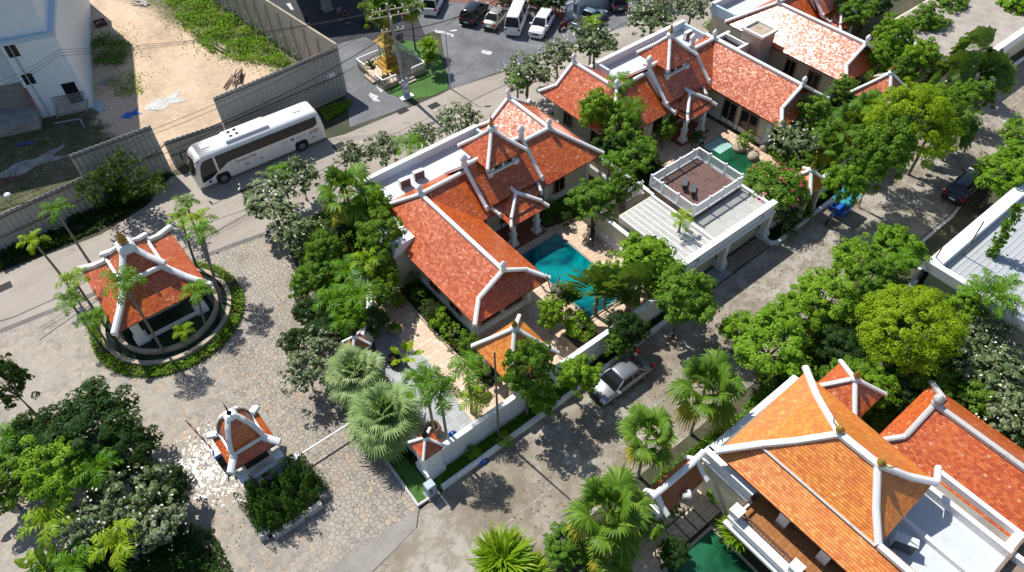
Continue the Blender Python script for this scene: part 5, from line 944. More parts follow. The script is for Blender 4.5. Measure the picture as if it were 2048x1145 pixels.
# ------------------------------------------------------------------ people
def person(px,py,label,shirt,trou,rz,armup=0):
    p=g(px,py); T=thing('person',label,'person',p,'people standing in the forecourt',rz,reg=False)
    def skin(name,vs,es,rs,mat,sub=1):
        me=D.meshes.new(name); me.from_pydata(vs,es,[]); o=D.objects.new(name,me); COL.objects.link(o); m1=o.modifiers.new('skin','SKIN')
        for i,r in enumerate(rs): me.skin_vertices[0].data[i].radius=r if hasattr(r,'__len__') else (r,r)
        me.skin_vertices[0].data[0].use_root=True; me.materials.append(mat); o.parent=T; m1.use_smooth_shade=True; m2=o.modifiers.new('sub','SUBSURF'); m2.levels=sub; m2.render_levels=sub; return o
    sk_=plain('skin_tone',(.32,.17,.11),.55,.05)
    vs=[(0,0,.95),(0,0,1.15),(0,0,1.4),(0,0,1.52),(0,.01,1.6),(0,.02,1.7)]; es=[(0,1),(1,2),(2,3),(3,4),(4,5)]; rs=[(.15,.1),(.13,.09),(.17,.1),(.055,.055),(.085,.1),(.07,.09)]
    for s in(-1,1):
        i=len(vs); vs+=[(s*.1,0,.88),(s*.11,.01,.48),(s*.12,0,.09),(s*.13,.12,.04)]; es+=[(0,i),(i,i+1),(i+1,i+2),(i+2,i+3)]; rs+=[.09,.058,.038,(.04,.025)]
        i=len(vs); 
        if armup: vs+=[(s*.2,0,1.42),(s*.27,.08,1.16),(s*.1,.28,1.28),(s*.05,.34,1.32)]
        else: vs+=[(s*.2,0,1.42),(s*.27,-.02,1.13),(s*.27,.05,.87),(s*.27,.08,.78)]
        es+=[(2,i),(i,i+1),(i+1,i+2),(i+2,i+3)]; rs+=[.06,.042,.03,(.022,.036)]
        h=i+3
        for k in range(5):
            q=Vector(vs[h]); j=len(vs); d=(Vector(vs[h])-Vector(vs[h-1])).normalized(); vs+=[tuple(q+d*(.06+.015*(k%3))+Vector((.0,(k-2)*.016,0)))]; es+=[(h,j)]; rs+=[.009]
    skin('body',vs,es,rs,sk_)
    skin('shirt',[(0,0,.93),(0,0,1.15),(0,0,1.4),(0,0,1.46),(.2,0,1.42),(.25,.02,1.25),(-.2,0,1.42),(-.25,.02,1.25)],[(0,1),(1,2),(2,3),(2,4),(4,5),(2,6),(6,7)],[(.17,.12),(.155,.11),(.19,.12),(.07,.07),.075,.06,.075,.06],shirt)
    skin('trousers',[(0,0,.98),(.1,0,.86),(.11,.01,.48),(.12,0,.12),(-.1,0,.86),(-.11,.01,.48),(-.12,0,.12)],[(0,1),(1,2),(2,3),(0,4),(4,5),(5,6)],[(.165,.12),.1,.075,.06,.1,.075,.06],trou)
    b=MB(); b.ball((0,-.01,1.68),.115,10,1.05); b.build('hair',M['black'],T,off=(0,0,0)); b=MB(); b.box(-.02,.1,1.6,.02,.135,1.64); b.build('nose',sk_,T,off=(0,0,0))
    for s in(-1,1): b=MB(); b.box(s*.13-.05,-.08,0,s*.13+.05,.2,.07); b.build('shoe',M['ridge'],T,off=(0,0,0))
dk=plain('dark_cloth',(.02,.02,.025),.8); person(614,48,'person in black with white shoes holding something, standing alone in the forecourt',dk,dk,math.radians(200),1)
person(682,40,'person in a lilac shirt and dark trousers with white shoes beside another person',plain('lilac_cloth',(.35,.27,.5),.8),plain('denim',(.06,.08,.14),.8),math.radians(190)); person(695,46,'person in dark brown clothes standing right of the lilac shirt',plain('brown_cloth',(.05,.03,.03),.8),dk,math.radians(160))
# ------------------------------------------------------------------ garden objects
def jar(px,py,r,h,label,mat='pot',plant=None):
    p=g(px,py); T=thing('plant_pot',label,'pot',p); b=MB(); b.lathe(p,[(r*.55,.02),(r*.95,h*.35),(r,h*.6),(r*.75,h*.92),(r*.85,h),(r*.68,h),(r*.62,h*.8),(.02,h*.78)],16); b.build('jar',M[mat],T); b=MB(); b.lathe(p,[(r*.68,h*.8),(r*.1,h*.84)],12); b.build('potting_soil',M['soil'],T); return p
jar(868,868,.55,.95,'big brown glazed jar near the corner pillar inside the garden'); jar(962,790,.55,.6,'round dark pot with a pale rim inside the long garden wall','stone'); jar(790,727,.5,.75,'dark jar on the grey slate below the banana leaves','black'); jar(789,660,.5,.5,'low wide pot with a green plant beside the curved wall','stone'); jar(800,610,.45,.5,'terracotta pot with a leafy plant beside the long villa path','terra'); jar(1000,880,.0001+.28,.3,'small pot on the front lawn beside the blue hose','pot')
def coil(px,py,label,r=.35):
    p=g(px,py); b=MB()
    for k in range(4): b.tube([(p.x+(r-k*.03)*math.cos(t),p.y+(r-k*.03)*math.sin(t)*.8,.08+k*.05+.03*math.sin(3*t)) for t in [2*math.pi*i/16 for i in range(17)]],.03,5)
    b.lathe((p.x,p.y,0),[(r*.3,0),(r*.35,.3),(r*.2,.4)],8); o=b.build('hose_reel',M['blue'],off=p); tag(o,label,'hose')
coil(905,872,'blue coiled hose on the slate beside the big brown jar'); coil(965,922,'blue coiled hose at the white kerb of the front lawn')
# bull statue
def bull():
    p=g(1182,486); T=thing('bull_statue','black bull statue standing on the paving near the teal pool','statue',p,None,math.radians(40),reg=False)
    me=D.meshes.new('body'); V=[(0,0,.72),(.35,0,.78),(.62,0,.8),(-.35,0,.74),(-.55,0,.72),(.8,0,.92),(.98,0,.82),(1.1,0,.68),(-.66,0,.5),(-.68,0,.3)]; Ee=[(0,1),(1,2),(0,3),(3,4),(2,5),(5,6),(6,7),(4,8),(8,9)]; Rr=[.26,.27,.24,.24,.2,.15,.13,.09,.03,.03]
    for x in(.5,-.45):
        for s in(-1,1): i=len(V); V+=[(x,s*.16,.5),(x+.03,s*.16,.27),(x,s*.16,.03)]; Ee+=[(2 if x>0 else 3,i),(i,i+1),(i+1,i+2)]; Rr+=[.11,.06,.05]
    me.from_pydata(V,Ee,[]); 
    o=D.objects.new('body',me); COL.objects.link(o); o.modifiers.new('skin','SKIN').use_smooth_shade=True
    for i,r in enumerate(Rr): me.skin_vertices[0].data[i].radius=(r,r)
    me.skin_vertices[0].data[0].use_root=True; me.materials.append(M['cb']); o.parent=T; o.modifiers.new('s','SUBSURF').render_levels=1
    for s in(-1,1): b=MB(); b.tube([(.95,s*.1,.92),(.98,s*.28,1.02),(1.08,s*.3,1.18)],.035,6,True,.01); b.build('horn',M['stone'],T,off=(0,0,0))
bull()
# planters in the garden
def planter(x0,y0,x1,y1,h,label): 
    T=thing('planter_box',label,'planter',((x0+x1)/2,(y0+y1)/2,0)); b=MB(); k=.15
    for a in((x0,y0,x1,y0+k),(x0,y1-k,x1,y1),(x0,y0+k,x0+k,y1-k),(x1-k,y0+k,x1,y1-k)): b.box(a[0],a[1],0,a[2],a[3],h)
    b.build('planter_wall',M['stone'],T); b=MB(); b.box(x0+k,y0+k,0,x1-k,y1-k,h-.08); b.build('planting_soil',M['soil'],T)
planter(21.9,20.9,24.2,22.7,.55,'square stone planter with yellow green leaves beside the long white wall'); planter(15.2,20.6,17.6,20.9,.3,'low stone planter edge below the orange gate roof')
# ------------------------------------------------------------------ clutter on the building site
def planks(px,py,L,n_,rz,label,mat='wood',spread=.5,name='timber_pile'):
    p=g(px,py); T=thing(name,label,'timber',p); 
    b=MB()
    for i in range(n_):
        a=rz+rnd.uniform(-.2,.2)*spread*2; dx,dy=math.cos(a)*L/2*rnd.uniform(.6,1),math.sin(a)*L/2*rnd.uniform(.6,1); ox,oy=rnd.uniform(-.5,.5)*spread*2,rnd.uniform(-.5,.5)*spread; z=.08+i*.05
        b.bar([(p.x+ox-dx,p.y+oy-dy,z),(p.x+ox+dx,p.y+oy+dy,z+rnd.uniform(-.03,.08))],.12,.05)
    b.build('planks',M[mat],T); return T
planks(437,97,3.4,8,math.radians(-75),'stack of grey boards lying beside the tall weeds','stone',.3); planks(470,165,2.4,12,.9,'tangled heap of old timber beside the tall corrugated fence','wood',.9); planks(278,10,2.4,7,math.radians(-60),'pale pallet and boards at the top of the sandy lot','kerb',.4); planks(180,68,2.2,1,.3,'single plank near the unfinished building, upper one','stone',.1); planks(165,48,2.0,1,.3,'single plank near the unfinished building at the bush','stone',.1); planks(150,170,2.6,3,.1,'loose planks at the dry weeds on the sandy lot','kerb',.5)
p=g(202,50); T=thing('wooden_crate','dark crate of rubble beside the weeds on the sandy lot','crate',p); b=MB(); b.box(p.x-.6,p.y-.5,0,p.x+.6,p.y+.5,.06)
for a in((-.6,-.5,.6,-.42),(-.6,.42,.6,.5),(-.6,-.42,-.52,.42),(.52,-.42,.6,.42)): b.box(p.x+a[0],p.y+a[1],.06,p.x+a[2],p.y+a[3],.45)
b.build('crate_body',M['wood'],T); b=MB(); 
for i in range(10): b.ball((p.x+rnd.uniform(-.35,.35),p.y+rnd.uniform(-.3,.3),.25),.12,5)
b.build('rubble',M['stone'],T)
def rag(px,py,sx,sy,mat,label,cat,h=.2,name='tarpaulin'):
    p=g(px,py); n_=10; vs=[];fs=[]
    for i in range(n_+1):
        for j in range(n_+1):
            u=i/n_*2-1; v=j/n_*2-1; e=1+.25*math.sin(5*u+3*v); vs.append((p.x+u*sx*e,p.y+v*sy*e,.03+h*max(0,rnd.random()*.7+.3*math.sin(u*4)*math.cos(v*5))*(1-max(abs(u),abs(v))**2)))
    for i in range(n_):
        for j in range(n_): a=i*(n_+1)+j; fs.append((a,a+n_+1,a+n_+2,a+1))
    b=MB(); b.mesh(vs,fs); o=b.build(name,M[mat],off=p); o.modifiers.new('solid','SOLIDIFY').thickness=.02; tag(o,label,cat)
rag(262,229,.75,.5,'blue','crumpled dark blue tarpaulin on the shaded ground','tarpaulin'); rag(198,214,.45,.9,'greyb','pale blue sheet with blue paint leaning by the unfinished building','sheet',.08,'plastic_sheet'); rag(215,162,.8,.6,'strip','grey slab lying at the edge of the building shadow','slab',.12,'concrete_slab'); rag(330,205,1.6,.9,'kerb','pale patch of spilled cement on the sandy lot','cement',.08,'cement_patch'); rag(60,330,2.6,.8,'conc','pale grey heap of gravel among the scrub','gravel',.25,'gravel_heap'); rag(14,360,1.2,.7,'wood','dull purple brown mat at the left edge','mat',.05,'floor_mat')
for i,(a_,c_,l) in enumerate((((30,290),(68,286),'bright blue pipe on the ground at the left edge'),((20,215),(50,200),'blue pipes lying in front of the unfinished building'),((110,247),(160,238),'long pale blue pipe at the foot of the slatted canopy'),((160,238),(168,254),'short pipe bending down from the long pale pipe'))):
    a=g(*a_,z=.12);c=g(*c_,z=.12); b=MB(); b.tube([a,c],.07,6); o=b.build('pipe',M['blue'] if i==0 else M['greyb'],off=a); tag(o,l,'pipe')
a=g(565,0,.9); c=g(395,-60,.9)
# ------------------------------------------------------------------ vegetation
npr=np.random.RandomState(11)
def leafmat(name,cols,rough=.5,trans=.33,spec=.14):
    m_=D.materials.new(name); m_.use_nodes=True; nt=m_.node_tree; p=nt.nodes['Principled BSDF']; ge=N(nt,'NewGeometry'); oi=N(nt,'ObjectInfo')
    v=mth(nt,'ADD',mth(nt,'MULTIPLY',ge.outputs['Random Per Island'],.75),mth(nt,'MULTIPLY',oi.outputs['Random'],.25)); c=ramp(nt,v,cols)
    nt.links.new(c,p.inputs['Base Color']); p.inputs['Roughness'].default_value=rough; p.inputs['Specular IOR Level'].default_value=spec
    tr=N(nt,'BsdfTranslucent'); nt.links.new(mix(nt,.6,c,(.24,.36,.01),'MIX'),tr.inputs[0]); mx=N(nt,'MixShader'); mx.inputs[0].default_value=trans
    nt.links.new(p.outputs[0],mx.inputs[1]); nt.links.new(tr.outputs[0],mx.inputs[2]); nt.links.new(mx.outputs[0],nt.nodes['Material Output'].inputs[0]); return m_
G={}
G['broad']=leafmat('leaf_mid_green',[(0,(.045,.11,.012)),(.4,(.10,.22,.02)),(.8,(.19,.33,.03)),(1,(.30,.40,.05))])
G['light']=leafmat('leaf_light_green',[(0,(.08,.19,.012)),(.45,(.17,.34,.02)),(.85,(.28,.46,.03)),(1,(.40,.52,.06))])
G['yell']=leafmat('leaf_yellow_green',[(0,(.15,.26,.008)),(.45,(.27,.42,.012)),(.85,(.38,.52,.02)),(1,(.46,.56,.04))],trans=.4)
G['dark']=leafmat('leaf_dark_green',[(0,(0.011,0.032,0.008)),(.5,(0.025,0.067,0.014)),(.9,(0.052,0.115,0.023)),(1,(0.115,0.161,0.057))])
G['grey']=leafmat('frangipani_leaf',[(0,(.05,.085,.03)),(.35,(.11,.165,.06)),(.65,(.19,.25,.11)),(.85,(.30,.33,.20)),(1,(.50,.48,.40))],trans=.2,rough=.38)
G['palm']=leafmat('palm_frond_green',[(0,(.03,.10,.005)),(.5,(.085,.22,.010)),(1,(.19,.35,.02))],rough=.45)
G['palml']=leafmat('palm_frond_yellow_green',[(0,(.10,.21,.008)),(.5,(.22,.37,.012)),(1,(.40,.48,.03))],rough=.45)
G['silver']=leafmat('silver_fan_leaf',[(0,(.13,.22,.07)),(.5,(.25,.36,.13)),(1,(.40,.48,.24))],trans=.25,rough=.5)
G['fanp']=leafmat('fan_leaf_green',[(0,(.04,.10,.012)),(.55,(.10,.21,.02)),(.85,(.19,.29,.035)),(1,(.36,.36,.05))],trans=.3,rough=.45)
G['fany']=leafmat('fan_leaf_yellow',[(0,(.16,.20,.02)),(.5,(.34,.32,.03)),(.8,(.48,.40,.05)),(1,(.30,.20,.08))],trans=.3,rough=.5)
G['travl']=leafmat('paddle_leaf',[(0,(0.036,0.084,0.018)),(.6,(0.084,0.168,0.030)),(1,(0.192,0.264,0.072))],trans=.3,rough=.3)
G['dead']=leafmat('dry_leaf',[(0,(.12,.08,.05)),(.6,(.25,.18,.11)),(1,(.38,.30,.2))],trans=.1,rough=.7)
G['bark']=plain('grey_bark',(.20,.17,.14),.9,.25,3,bmp=.6); G['pbark']=plain('palm_bark',(.24,.22,.19),.85,.25,4,bmp=.5)
G['flow']=plain('cream_flower',(.75,.70,.58),.6,.1); G['pink']=plain('pink_flower',(.55,.03,.10),.5,.15); G['orng']=plain('palm_fruit_orange',(.6,.22,.02),.5,.2)
def qmesh(name,V,F,mat,smooth=False):
    # V (n,3), F (m,4) quads
    me=D.meshes.new(name); n=len(V); m_=len(F); me.vertices.add(n); me.vertices.foreach_set('co',np.asarray(V,dtype=np.float32).ravel())
    me.loops.add(m_*4); me.loops.foreach_set('vertex_index',np.asarray(F,dtype=np.int32).ravel()); me.polygons.add(m_); me.polygons.foreach_set('loop_start',np.arange(0,m_*4,4,dtype=np.int32))
    me.update(calc_edges=True); me.materials.append(mat); return me
def leaves(P,Nn,size,asp=.55,fold=.25,rs=npr):
    # a folded leaf quad at each point P with normal-ish direction Nn
    n=len(P); a=np.cross(Nn,rs.normal(size=(n,3))); a/=np.linalg.norm(a,axis=1)[:,None]+1e-9; c=np.cross(Nn,a); s=(size*rs.uniform(.6,1.25,n))[:,None]
    v0=P-a*s*.5; v1=P+c*s*asp*.5+Nn*s*fold*.3; v2=P+a*s*.5-Nn*s*.12; v3=P-c*s*asp*.5+Nn*s*fold*.3
    V=np.stack([v0,v1,v2,v3],1).reshape(-1,3); F=np.arange(4*n).reshape(-1,4); return V,F
def crown_mesh(name,rx,rz,ncl,per,size,mat,cl=.34,seed=1,up=.75,hollow=.55,rag=.18,droop=0):
    rs=np.random.RandomState(seed)
    lob=rs.normal(size=(7,3)); lob/=np.linalg.norm(lob,axis=1)[:,None]; la=rs.uniform(-.1,.32,7)
    d=rs.normal(size=(ncl*2,3)); d/=np.linalg.norm(d,axis=1)[:,None]; d=d[d[:,2]>-.55][:ncl]
    rr=1+np.max((d@lob.T-.55).clip(0)*la*2.4,axis=1)-rag*rs.uniform(0,1,len(d))
    dep=rs.uniform(hollow,1,len(d))**.6; C=d*(rr*dep)[:,None]*np.array([rx,rx,rz])
    P=[];Nn=[]
    for i,c in enumerate(C):
        k=int(per*rs.uniform(.5,1.4)); q=rs.normal(size=(k,3)); q/=np.linalg.norm(q,axis=1)[:,None]; q[:,2]=np.abs(q[:,2])*.9-.15; r=cl*rx*rs.uniform(.45,1.0)*rs.uniform(.75,1.0,(k,1))
        P.append(c+q*r*np.array([1,1,.62])); nn=q+d[i]*.4+np.array([0,0,up])+rs.normal(size=(k,3))*.38; Nn.append(nn)
    P=np.concatenate(P);Nn=np.concatenate(Nn);Nn/=np.linalg.norm(Nn,axis=1)[:,None]
    V,F=leaves(P,Nn,size,rs=rs); return qmesh(name,V,F,mat)
def limbs_mesh(rx,zc,rz,r0,seed,n_=7,stem=None):
    rs=random.Random(seed); b=MB(); stem=stem if stem is not None else max(.5,zc-rz*.75); b.tube([(0,0,-.05),(rs.uniform(-.1,.1),rs.uniform(-.1,.1),stem*.5),(0,0,stem)],[r0,r0*.8,r0*.7],7)
    for i in range(n_):
        a=2*math.pi*(i+rs.random()*.6)/n_; e=rx*rs.uniform(.5,.85); z=zc+rz*rs.uniform(-.2,.55); mid=(math.cos(a)*e*.45,math.sin(a)*e*.45,(stem+z)/2+.1); end=(math.cos(a)*e,math.sin(a)*e,z)
        b.tube([(0,0,stem-.05),mid,end],[r0*.5,r0*.3,r0*.1],5)
        for s in(-1,1): a2=a+s*.5; b.tube([mid,(math.cos(a2)*e*.9,math.sin(a2)*e*.9,z+.2)],[r0*.25,r0*.07],4)
    return b
PROT={}
def tree_proto(key,rx,rz,zc,ncl,per,size,mat,nvar=2,r0=.14,flowers=None,**kw):
    for v in range(nvar):
        cm=crown_mesh('crown',rx,rz,ncl,per,size,G[mat],seed=hash(key)%997+v*31 if False else (sum(map(ord,key))+v*31),**kw); cm.transform(Matrix.Translation((0,0,zc)))
        lb=limbs_mesh(rx,zc,rz,r0,v+3); o=lb.build('trunk',G['bark']); tm=o.data; COL.objects.unlink(o); D.objects.remove(o)
        fm=None
        if flowers:
            rs=np.random.RandomState(v+5); d=rs.normal(size=(flowers[1],3)); d/=np.linalg.norm(d,axis=1)[:,None]; d[:,2]=np.abs(d[:,2]); P=d*np.array([rx,rx,rz])*rs.uniform(.9,1.08,(len(d),1))+np.array([0,0,zc]); V,F=leaves(P,d+rs.normal(size=d.shape)*.3+np.array([0,0,.4]),flowers[2],.9,rs=rs); fm=qmesh('flowers',V,F,G[flowers[0]])
        PROT[(key,v)]=(cm,tm,fm,zc,rx)
    PROT[key]=nvar
def tree(key,px,py,R,label,zc=None,name='tree',cat='tree',group=None,flat=1.0,v=None):
    n_=PROT[key]; v=rnd.randrange(n_) if v is None else v; cm,tm,fm,z0,rx=PROT[(key,v)]
    s=R/rx; zc=zc or z0*s; sz=zc/z0; p=g(px,py,zc); 
    T=thing(name,label,cat,(p.x,p.y,0),group,rnd.uniform(0,6.28),reg=False); T.scale=(s,s,sz)
    for nme,me in(('crown',cm),('trunk',tm),('flowers',fm)):
        if me: o=D.objects.new(nme,me); COL.objects.link(o); o.parent=T
        if me and nme=='flowers': o['kind']='stuff'
    return T
tree_proto('broad',2.0,1.6,3.2,135,75,.185,'broad',4,cl=.21,rag=.5,hollow=.45)
tree_proto('light',2.0,1.6,3.0,150,75,.175,'light',4,cl=.21,rag=.46,hollow=.45)
tree_proto('yell',2.4,1.8,3.6,260,120,.115,'yell',2,cl=.19,rag=.22,hollow=.6)
tree_proto('dark',2.0,1.6,3.0,145,80,.17,'dark',3,cl=.22,rag=.42,hollow=.45)
tree_proto('grey',2.0,1.35,2.9,150,17,.25,'grey',3,flowers=('flow',50,.12),cl=.13,r0=.14,rag=.45,hollow=.3)
tree_proto('flow',2.0,1.6,2.7,120,50,.22,'broad',1,flowers=('pink',60,.2))
tree_proto('bush',.6,.5,.5,26,34,.13,'light',2,r0=.05,cl=.45)
tree_proto('bushd',.6,.5,.5,26,34,.13,'dark',2,r0=.05,cl=.45)
tree_proto('topi',.6,.6,.75,90,26,.07,'light',1,r0=.05,cl=.16,rag=.02,hollow=.9)
# palms ---------------------------------------------------------------
def strip(V,F,path,wds,side):
    # ribbon along path
    b=len(V)
    for p,w_ in zip(path,wds): V.append(p-side*w_); V.append(p+side*w_)
    for i in range(len(path)-1): a=b+2*i; F.append((a,a+1,a+3,a+2))
def feather(nf,L,seed,droop=.9,nl=20,ll=.42,lw=.028,up0=.9,ldroop=.35,vee=.3):
    rs=np.random.RandomState(seed); V=[];F=[]
    for i in range(nf):
        az=2*math.pi*(i*.382)+rs.uniform(-.2,.2); e0=up0*(1-.85*i/nf)+rs.uniform(-.1,.1); l=L*rs.uniform(.85,1.1); h=np.array([math.cos(az),math.sin(az),0.]); sd=np.array([-h[1],h[0],0.]); up=np.array([0,0,1.])
        pts=[];t=np.array([0,0,0.]); e=e0
        for k in range(9): pts.append(t.copy()); e=e0-droop*1.5*(k/8)**1.3; t=t+(h*math.cos(e)+up*math.sin(e))*l/8
        strip(V,F,pts,[.03]*8+[.008],sd)
        for k in range(nl):
            f=.12+.88*k/nl; q=f*8; a=int(min(q,7)); p=pts[a]+(pts[a+1]-pts[a])*(q-a) if a<8 else pts[8]; d=pts[min(a+1,8)]-pts[a]; d=d/np.linalg.norm(d); nrm=np.cross(sd,d); nrm=nrm*np.sign(nrm[2]+1e-6)
            le=ll*math.sin(math.pi*(.18+.78*f))*rs.uniform(.65,1.15)*(L/1.6)
            for s in(-1,1):
                o=sd*s*.85+d*.55+nrm*(vee+rs.uniform(-.34,.34))+d*rs.uniform(-.25,.25); o/=np.linalg.norm(o); m_=p+o*le*.55; e_=p+o*le-up*le*ldroop*rs.uniform(.6,1.3); wv=np.cross(o,nrm); wv/=np.linalg.norm(wv)+1e-9
                strip(V,F,[p,m_,e_],[lw*.6,lw,lw*.25],wv)
    return np.array(V),np.array(F)
def fan(nf,L,R,seed,nb=17,droop=.5,up0=1.2,lw=.05,low=-.7,span=4.2,vdro=.5,wf=.42):
    rs=np.random.RandomState(seed); V=[];F=[]
    for i in range(nf):
        az=2*math.pi*(i*.382)+rs.uniform(-.2,.2); e=up0+(low-up0)*(i/nf)+rs.uniform(-.12,.12); h=np.array([math.cos(az),math.sin(az),0.]); sd=np.array([-h[1],h[0],0.]); up=np.array([0,0,1.]); d=h*math.cos(e)+up*math.sin(e); l=L*rs.uniform(.8,1.1)*(.4+.6*min(1,(i+1)/(nf*.45)) if low>-1.1 else 1)
        hub=d*l-up*l*droop*.3; strip(V,F,[np.zeros(3),d*l*.5,hub],[.03,.022,.02],sd)
        nrm=np.cross(sd,d)
        if nrm[2]<0:nrm=-nrm
        r=R*rs.uniform(.85,1.1)
        for k in range(nb):
            a=(k/(nb-1)-.5)*span; o=d*math.cos(a)+sd*math.sin(a)+nrm*.10; o/=np.linalg.norm(o); le=r*(1-.25*abs(a)/(span/2)); wv=np.cross(o,nrm); wv/=np.linalg.norm(wv)+1e-9
            m_=hub+o*le*.6; e_=hub+o*le-up*le*vdro*rs.uniform(.3,.9); ww=le*.6*span/(nb-1)*wf
            strip(V,F,[hub+o*.02,m_,e_],[.012,ww,.012],wv)
    return np.array(V),np.array(F)
def trunkmesh(h,r0,r1,lean=(0,0),rings=True):
    b=MB(); n_=7; b.tube([(lean[0]*(i/n_)**1.4,lean[1]*(i/n_)**1.4,h*i/n_-.03) for i in range(n_+1)],[r0+(r1-r0)*i/n_+(.04 if i==0 else 0) for i in range(n_+1)],8); o=b.build('trunk',G['pbark']); me=o.data; COL.objects.unlink(o); D.objects.remove(o); return me
MESH={}
for k in range(3): V,F=feather(9,1.85,k+1,droop=1.15,nl=17,ll=.58,lw=.040,ldroop=.35,up0=1.05,vee=.08); MESH[('areca',k)]=qmesh('fronds',V,F,G['palm']); V,F=feather(8,1.8,k+40,droop=1.1,nl=16,ll=.56,lw=.042,ldroop=.35,up0=1.15,vee=.08); MESH[('arecal',k)]=qmesh('fronds',V,F,G['palml'])
for k in range(2):
    V,F=fan(17,1.2,1.15,k+7,nb=22,up0=1.5,low=-.35,span=3.9,vdro=.7,wf=.62); MESH[('fan',k)]=qmesh('fronds',V,F,G['fanp']); V,F=fan(6,1.15,1.0,k+17,nb=18,up0=-.35,low=-1.15,span=3.4,vdro=.9,wf=.6); MESH[('fany',k)]=qmesh('dry_fronds',V,F,G['fany'])
    V,F=fan(60,1.2,1.05,k+9,nb=30,up0=1.5,low=-1.0,span=4.4,vdro=.6); MESH[('silver',k)]=qmesh('fronds',V,F,G['silver'])
    V,F=feather(16,2.6,k+20,droop=.8,nl=26,ll=.5,lw=.04,up0=1.1); MESH[('coco',k)]=qmesh('fronds',V,F,G['palm'])
    V,F=feather(26,1.6,k+30,droop=.55,nl=16,ll=.45,lw=.05,up0=1.35); MESH[('clump',k)]=qmesh('fronds',V,F,G['palml'])
def straps(n,L,seed):
    rs=np.random.RandomState(seed); V=[];F=[];up=np.array([0,0,1.])
    for i in range(n):
        az=rs.uniform(0,6.283); e=rs.uniform(.15,1.45); h=np.array([math.cos(az),math.sin(az),0]); sd=np.array([-h[1],h[0],0]); o=h*rs.uniform(0,.55)+sd*rs.uniform(-.2,.2); l=L*rs.uniform(.5,1.0); pts=[];t=o.copy()
        for k in range(5): pts.append(t.copy()); ee=e-k*.22; t=t+(h*math.cos(ee)+up*math.sin(ee))*l/4
        strip(V,F,pts,[.03,.045,.045,.032,.006],sd)
    return np.array(V),np.array(F)
V,F=straps(330,1.25,4); MESH[('strap',0)]=qmesh('strap_leaves',V,F,G['palml'])
def paddle(nf,L,seed,planar=True,az0=0):
    rs=np.random.RandomState(seed); V=[];F=[];up=np.array([0,0,1.])
    for i in range(nf):
        if planar: a=(i/(nf-1)-.5)*3.5; h=np.array([math.cos(az0),math.sin(az0),0.]); d=h*math.sin(a)+up*math.cos(a); ot=np.array([-h[1],h[0],0.])
        else: az=i*2.4; e=rs.uniform(.3,1.2); ot=np.array([-math.sin(az),math.cos(az),0]); d=np.array([math.cos(az)*math.cos(e),math.sin(az)*math.cos(e),math.sin(e)])
        pet=L*.42*rs.uniform(.9,1.1); bl=L*.62*rs.uniform(.9,1.1); hub=d*pet; strip(V,F,[np.zeros(3),hub],[.05,.035],ot)
        if planar: wv=ot*.55+np.cross(d,ot)*.83
        else: wv=ot
        wv/=np.linalg.norm(wv); pts=[];p=hub.copy(); dd=d.copy()
        for k in range(9): pts.append(p.copy()); dd=dd-up*.07; dd/=np.linalg.norm(dd); p=p+dd*bl/8
        for k in range(8):      # torn segments each side
            for s in(-1,1):
                if rs.rand()<.06: continue
                w0=.52*math.sin(math.pi*(.12+.8*k/8)); w1=.52*math.sin(math.pi*(.12+.8*(k+.9)/8)); a0=pts[k]; a1=pts[k]+(pts[k+1]-pts[k])*.94; dr=up*rs.uniform(.02,.14)
                b0=a0+wv*s*w0*L/3-dr; b1=a1+wv*s*w1*L/3-dr+ (pts[k+1]-pts[k])*.15; b=len(V); V+= [a0,b0,b1,a1]; F.append((b,b+1,b+2,b+3))
    return np.array(V),np.array(F)
V,F=paddle(24,3.4,3,True,.65); MESH[('trav',0)]=qmesh('paddle_leaves',V,F,G['travl']); V,F=paddle(22,3.2,5,True,2.2); MESH[('trav',1)]=qmesh('paddle_leaves',V,F,G['travl']); V,F=paddle(9,1.9,8,False); MESH[('banana',0)]=qmesh('paddle_leaves',V,F,G['palml'])
TR={}
def palm(kind,px,py,h,R,label,base=None,name='palm_tree',cat='palm',group=None,r0=.11,fruit=False,rz=None,noflow=False):
    # crown at pixel (px,py) at height h; base given in pixels when the stem leans
    n_=3 if kind in('areca','arecal') else 1 if kind in('banana','strap') else 2; nat={'areca':1.75,'arecal':1.7,'fan':2.0,'silver':2.0,'coco':2.6,'clump':1.6,'trav':3.0,'banana':1.7,'strap':1.5}[kind]
    c=g(px,py,h); b_=g(*base) if base else Vector((c.x,c.y,0)); T=thing(name,label,cat,b_,group,0,reg=False); s=R/nat
    ix=rnd.randrange(n_); o=D.objects.new('fronds',MESH[(kind,ix)]); COL.objects.link(o); o.parent=T; o.location=c-b_; q=rnd.uniform(.85,1.15); o.scale=(s,s,s*q)
    if kind=='fan': oy=D.objects.new('dry_fronds',MESH[('fany',ix)]); COL.objects.link(oy); oy.parent=T; oy.location=o.location; oy.scale=o.scale; oy.rotation_euler=(0,0,rnd.uniform(0,6.28))
    if kind=='trav': rz=-.66-(.65,2.2)[ix]+rz; o.rotation_euler=(0,0,rnd.uniform(0,6.28) if rz is None else rz)
    me=trunkmesh(h,r0,r0*.75,(c.x-b_.x,c.y-b_.y)); t=D.objects.new('trunk',me); COL.objects.link(t); t.parent=T
    if kind in('areca','arecal') and h>2.5:
        b=MB(); q=c-b_; b.tube([(q.x,q.y,h-.55),(q.x,q.y,h-.2),(q.x,q.y,h+.12)],[r0*.8,r0*1.15,r0*.4],7); b.build('crownshaft',G['palml'],T,off=(0,0,0))
    if fruit:
        b=MB(); q=c-b_
        for i in range(14): b.ball((q.x+rnd.uniform(-.3,.3),q.y+rnd.uniform(-.3,.3),h-.35-rnd.random()*.35),.07,5)
        b.build('fruit',G['orng'],T,off=(0,0,0))
    return T
def xy(o): return o
L_=[]
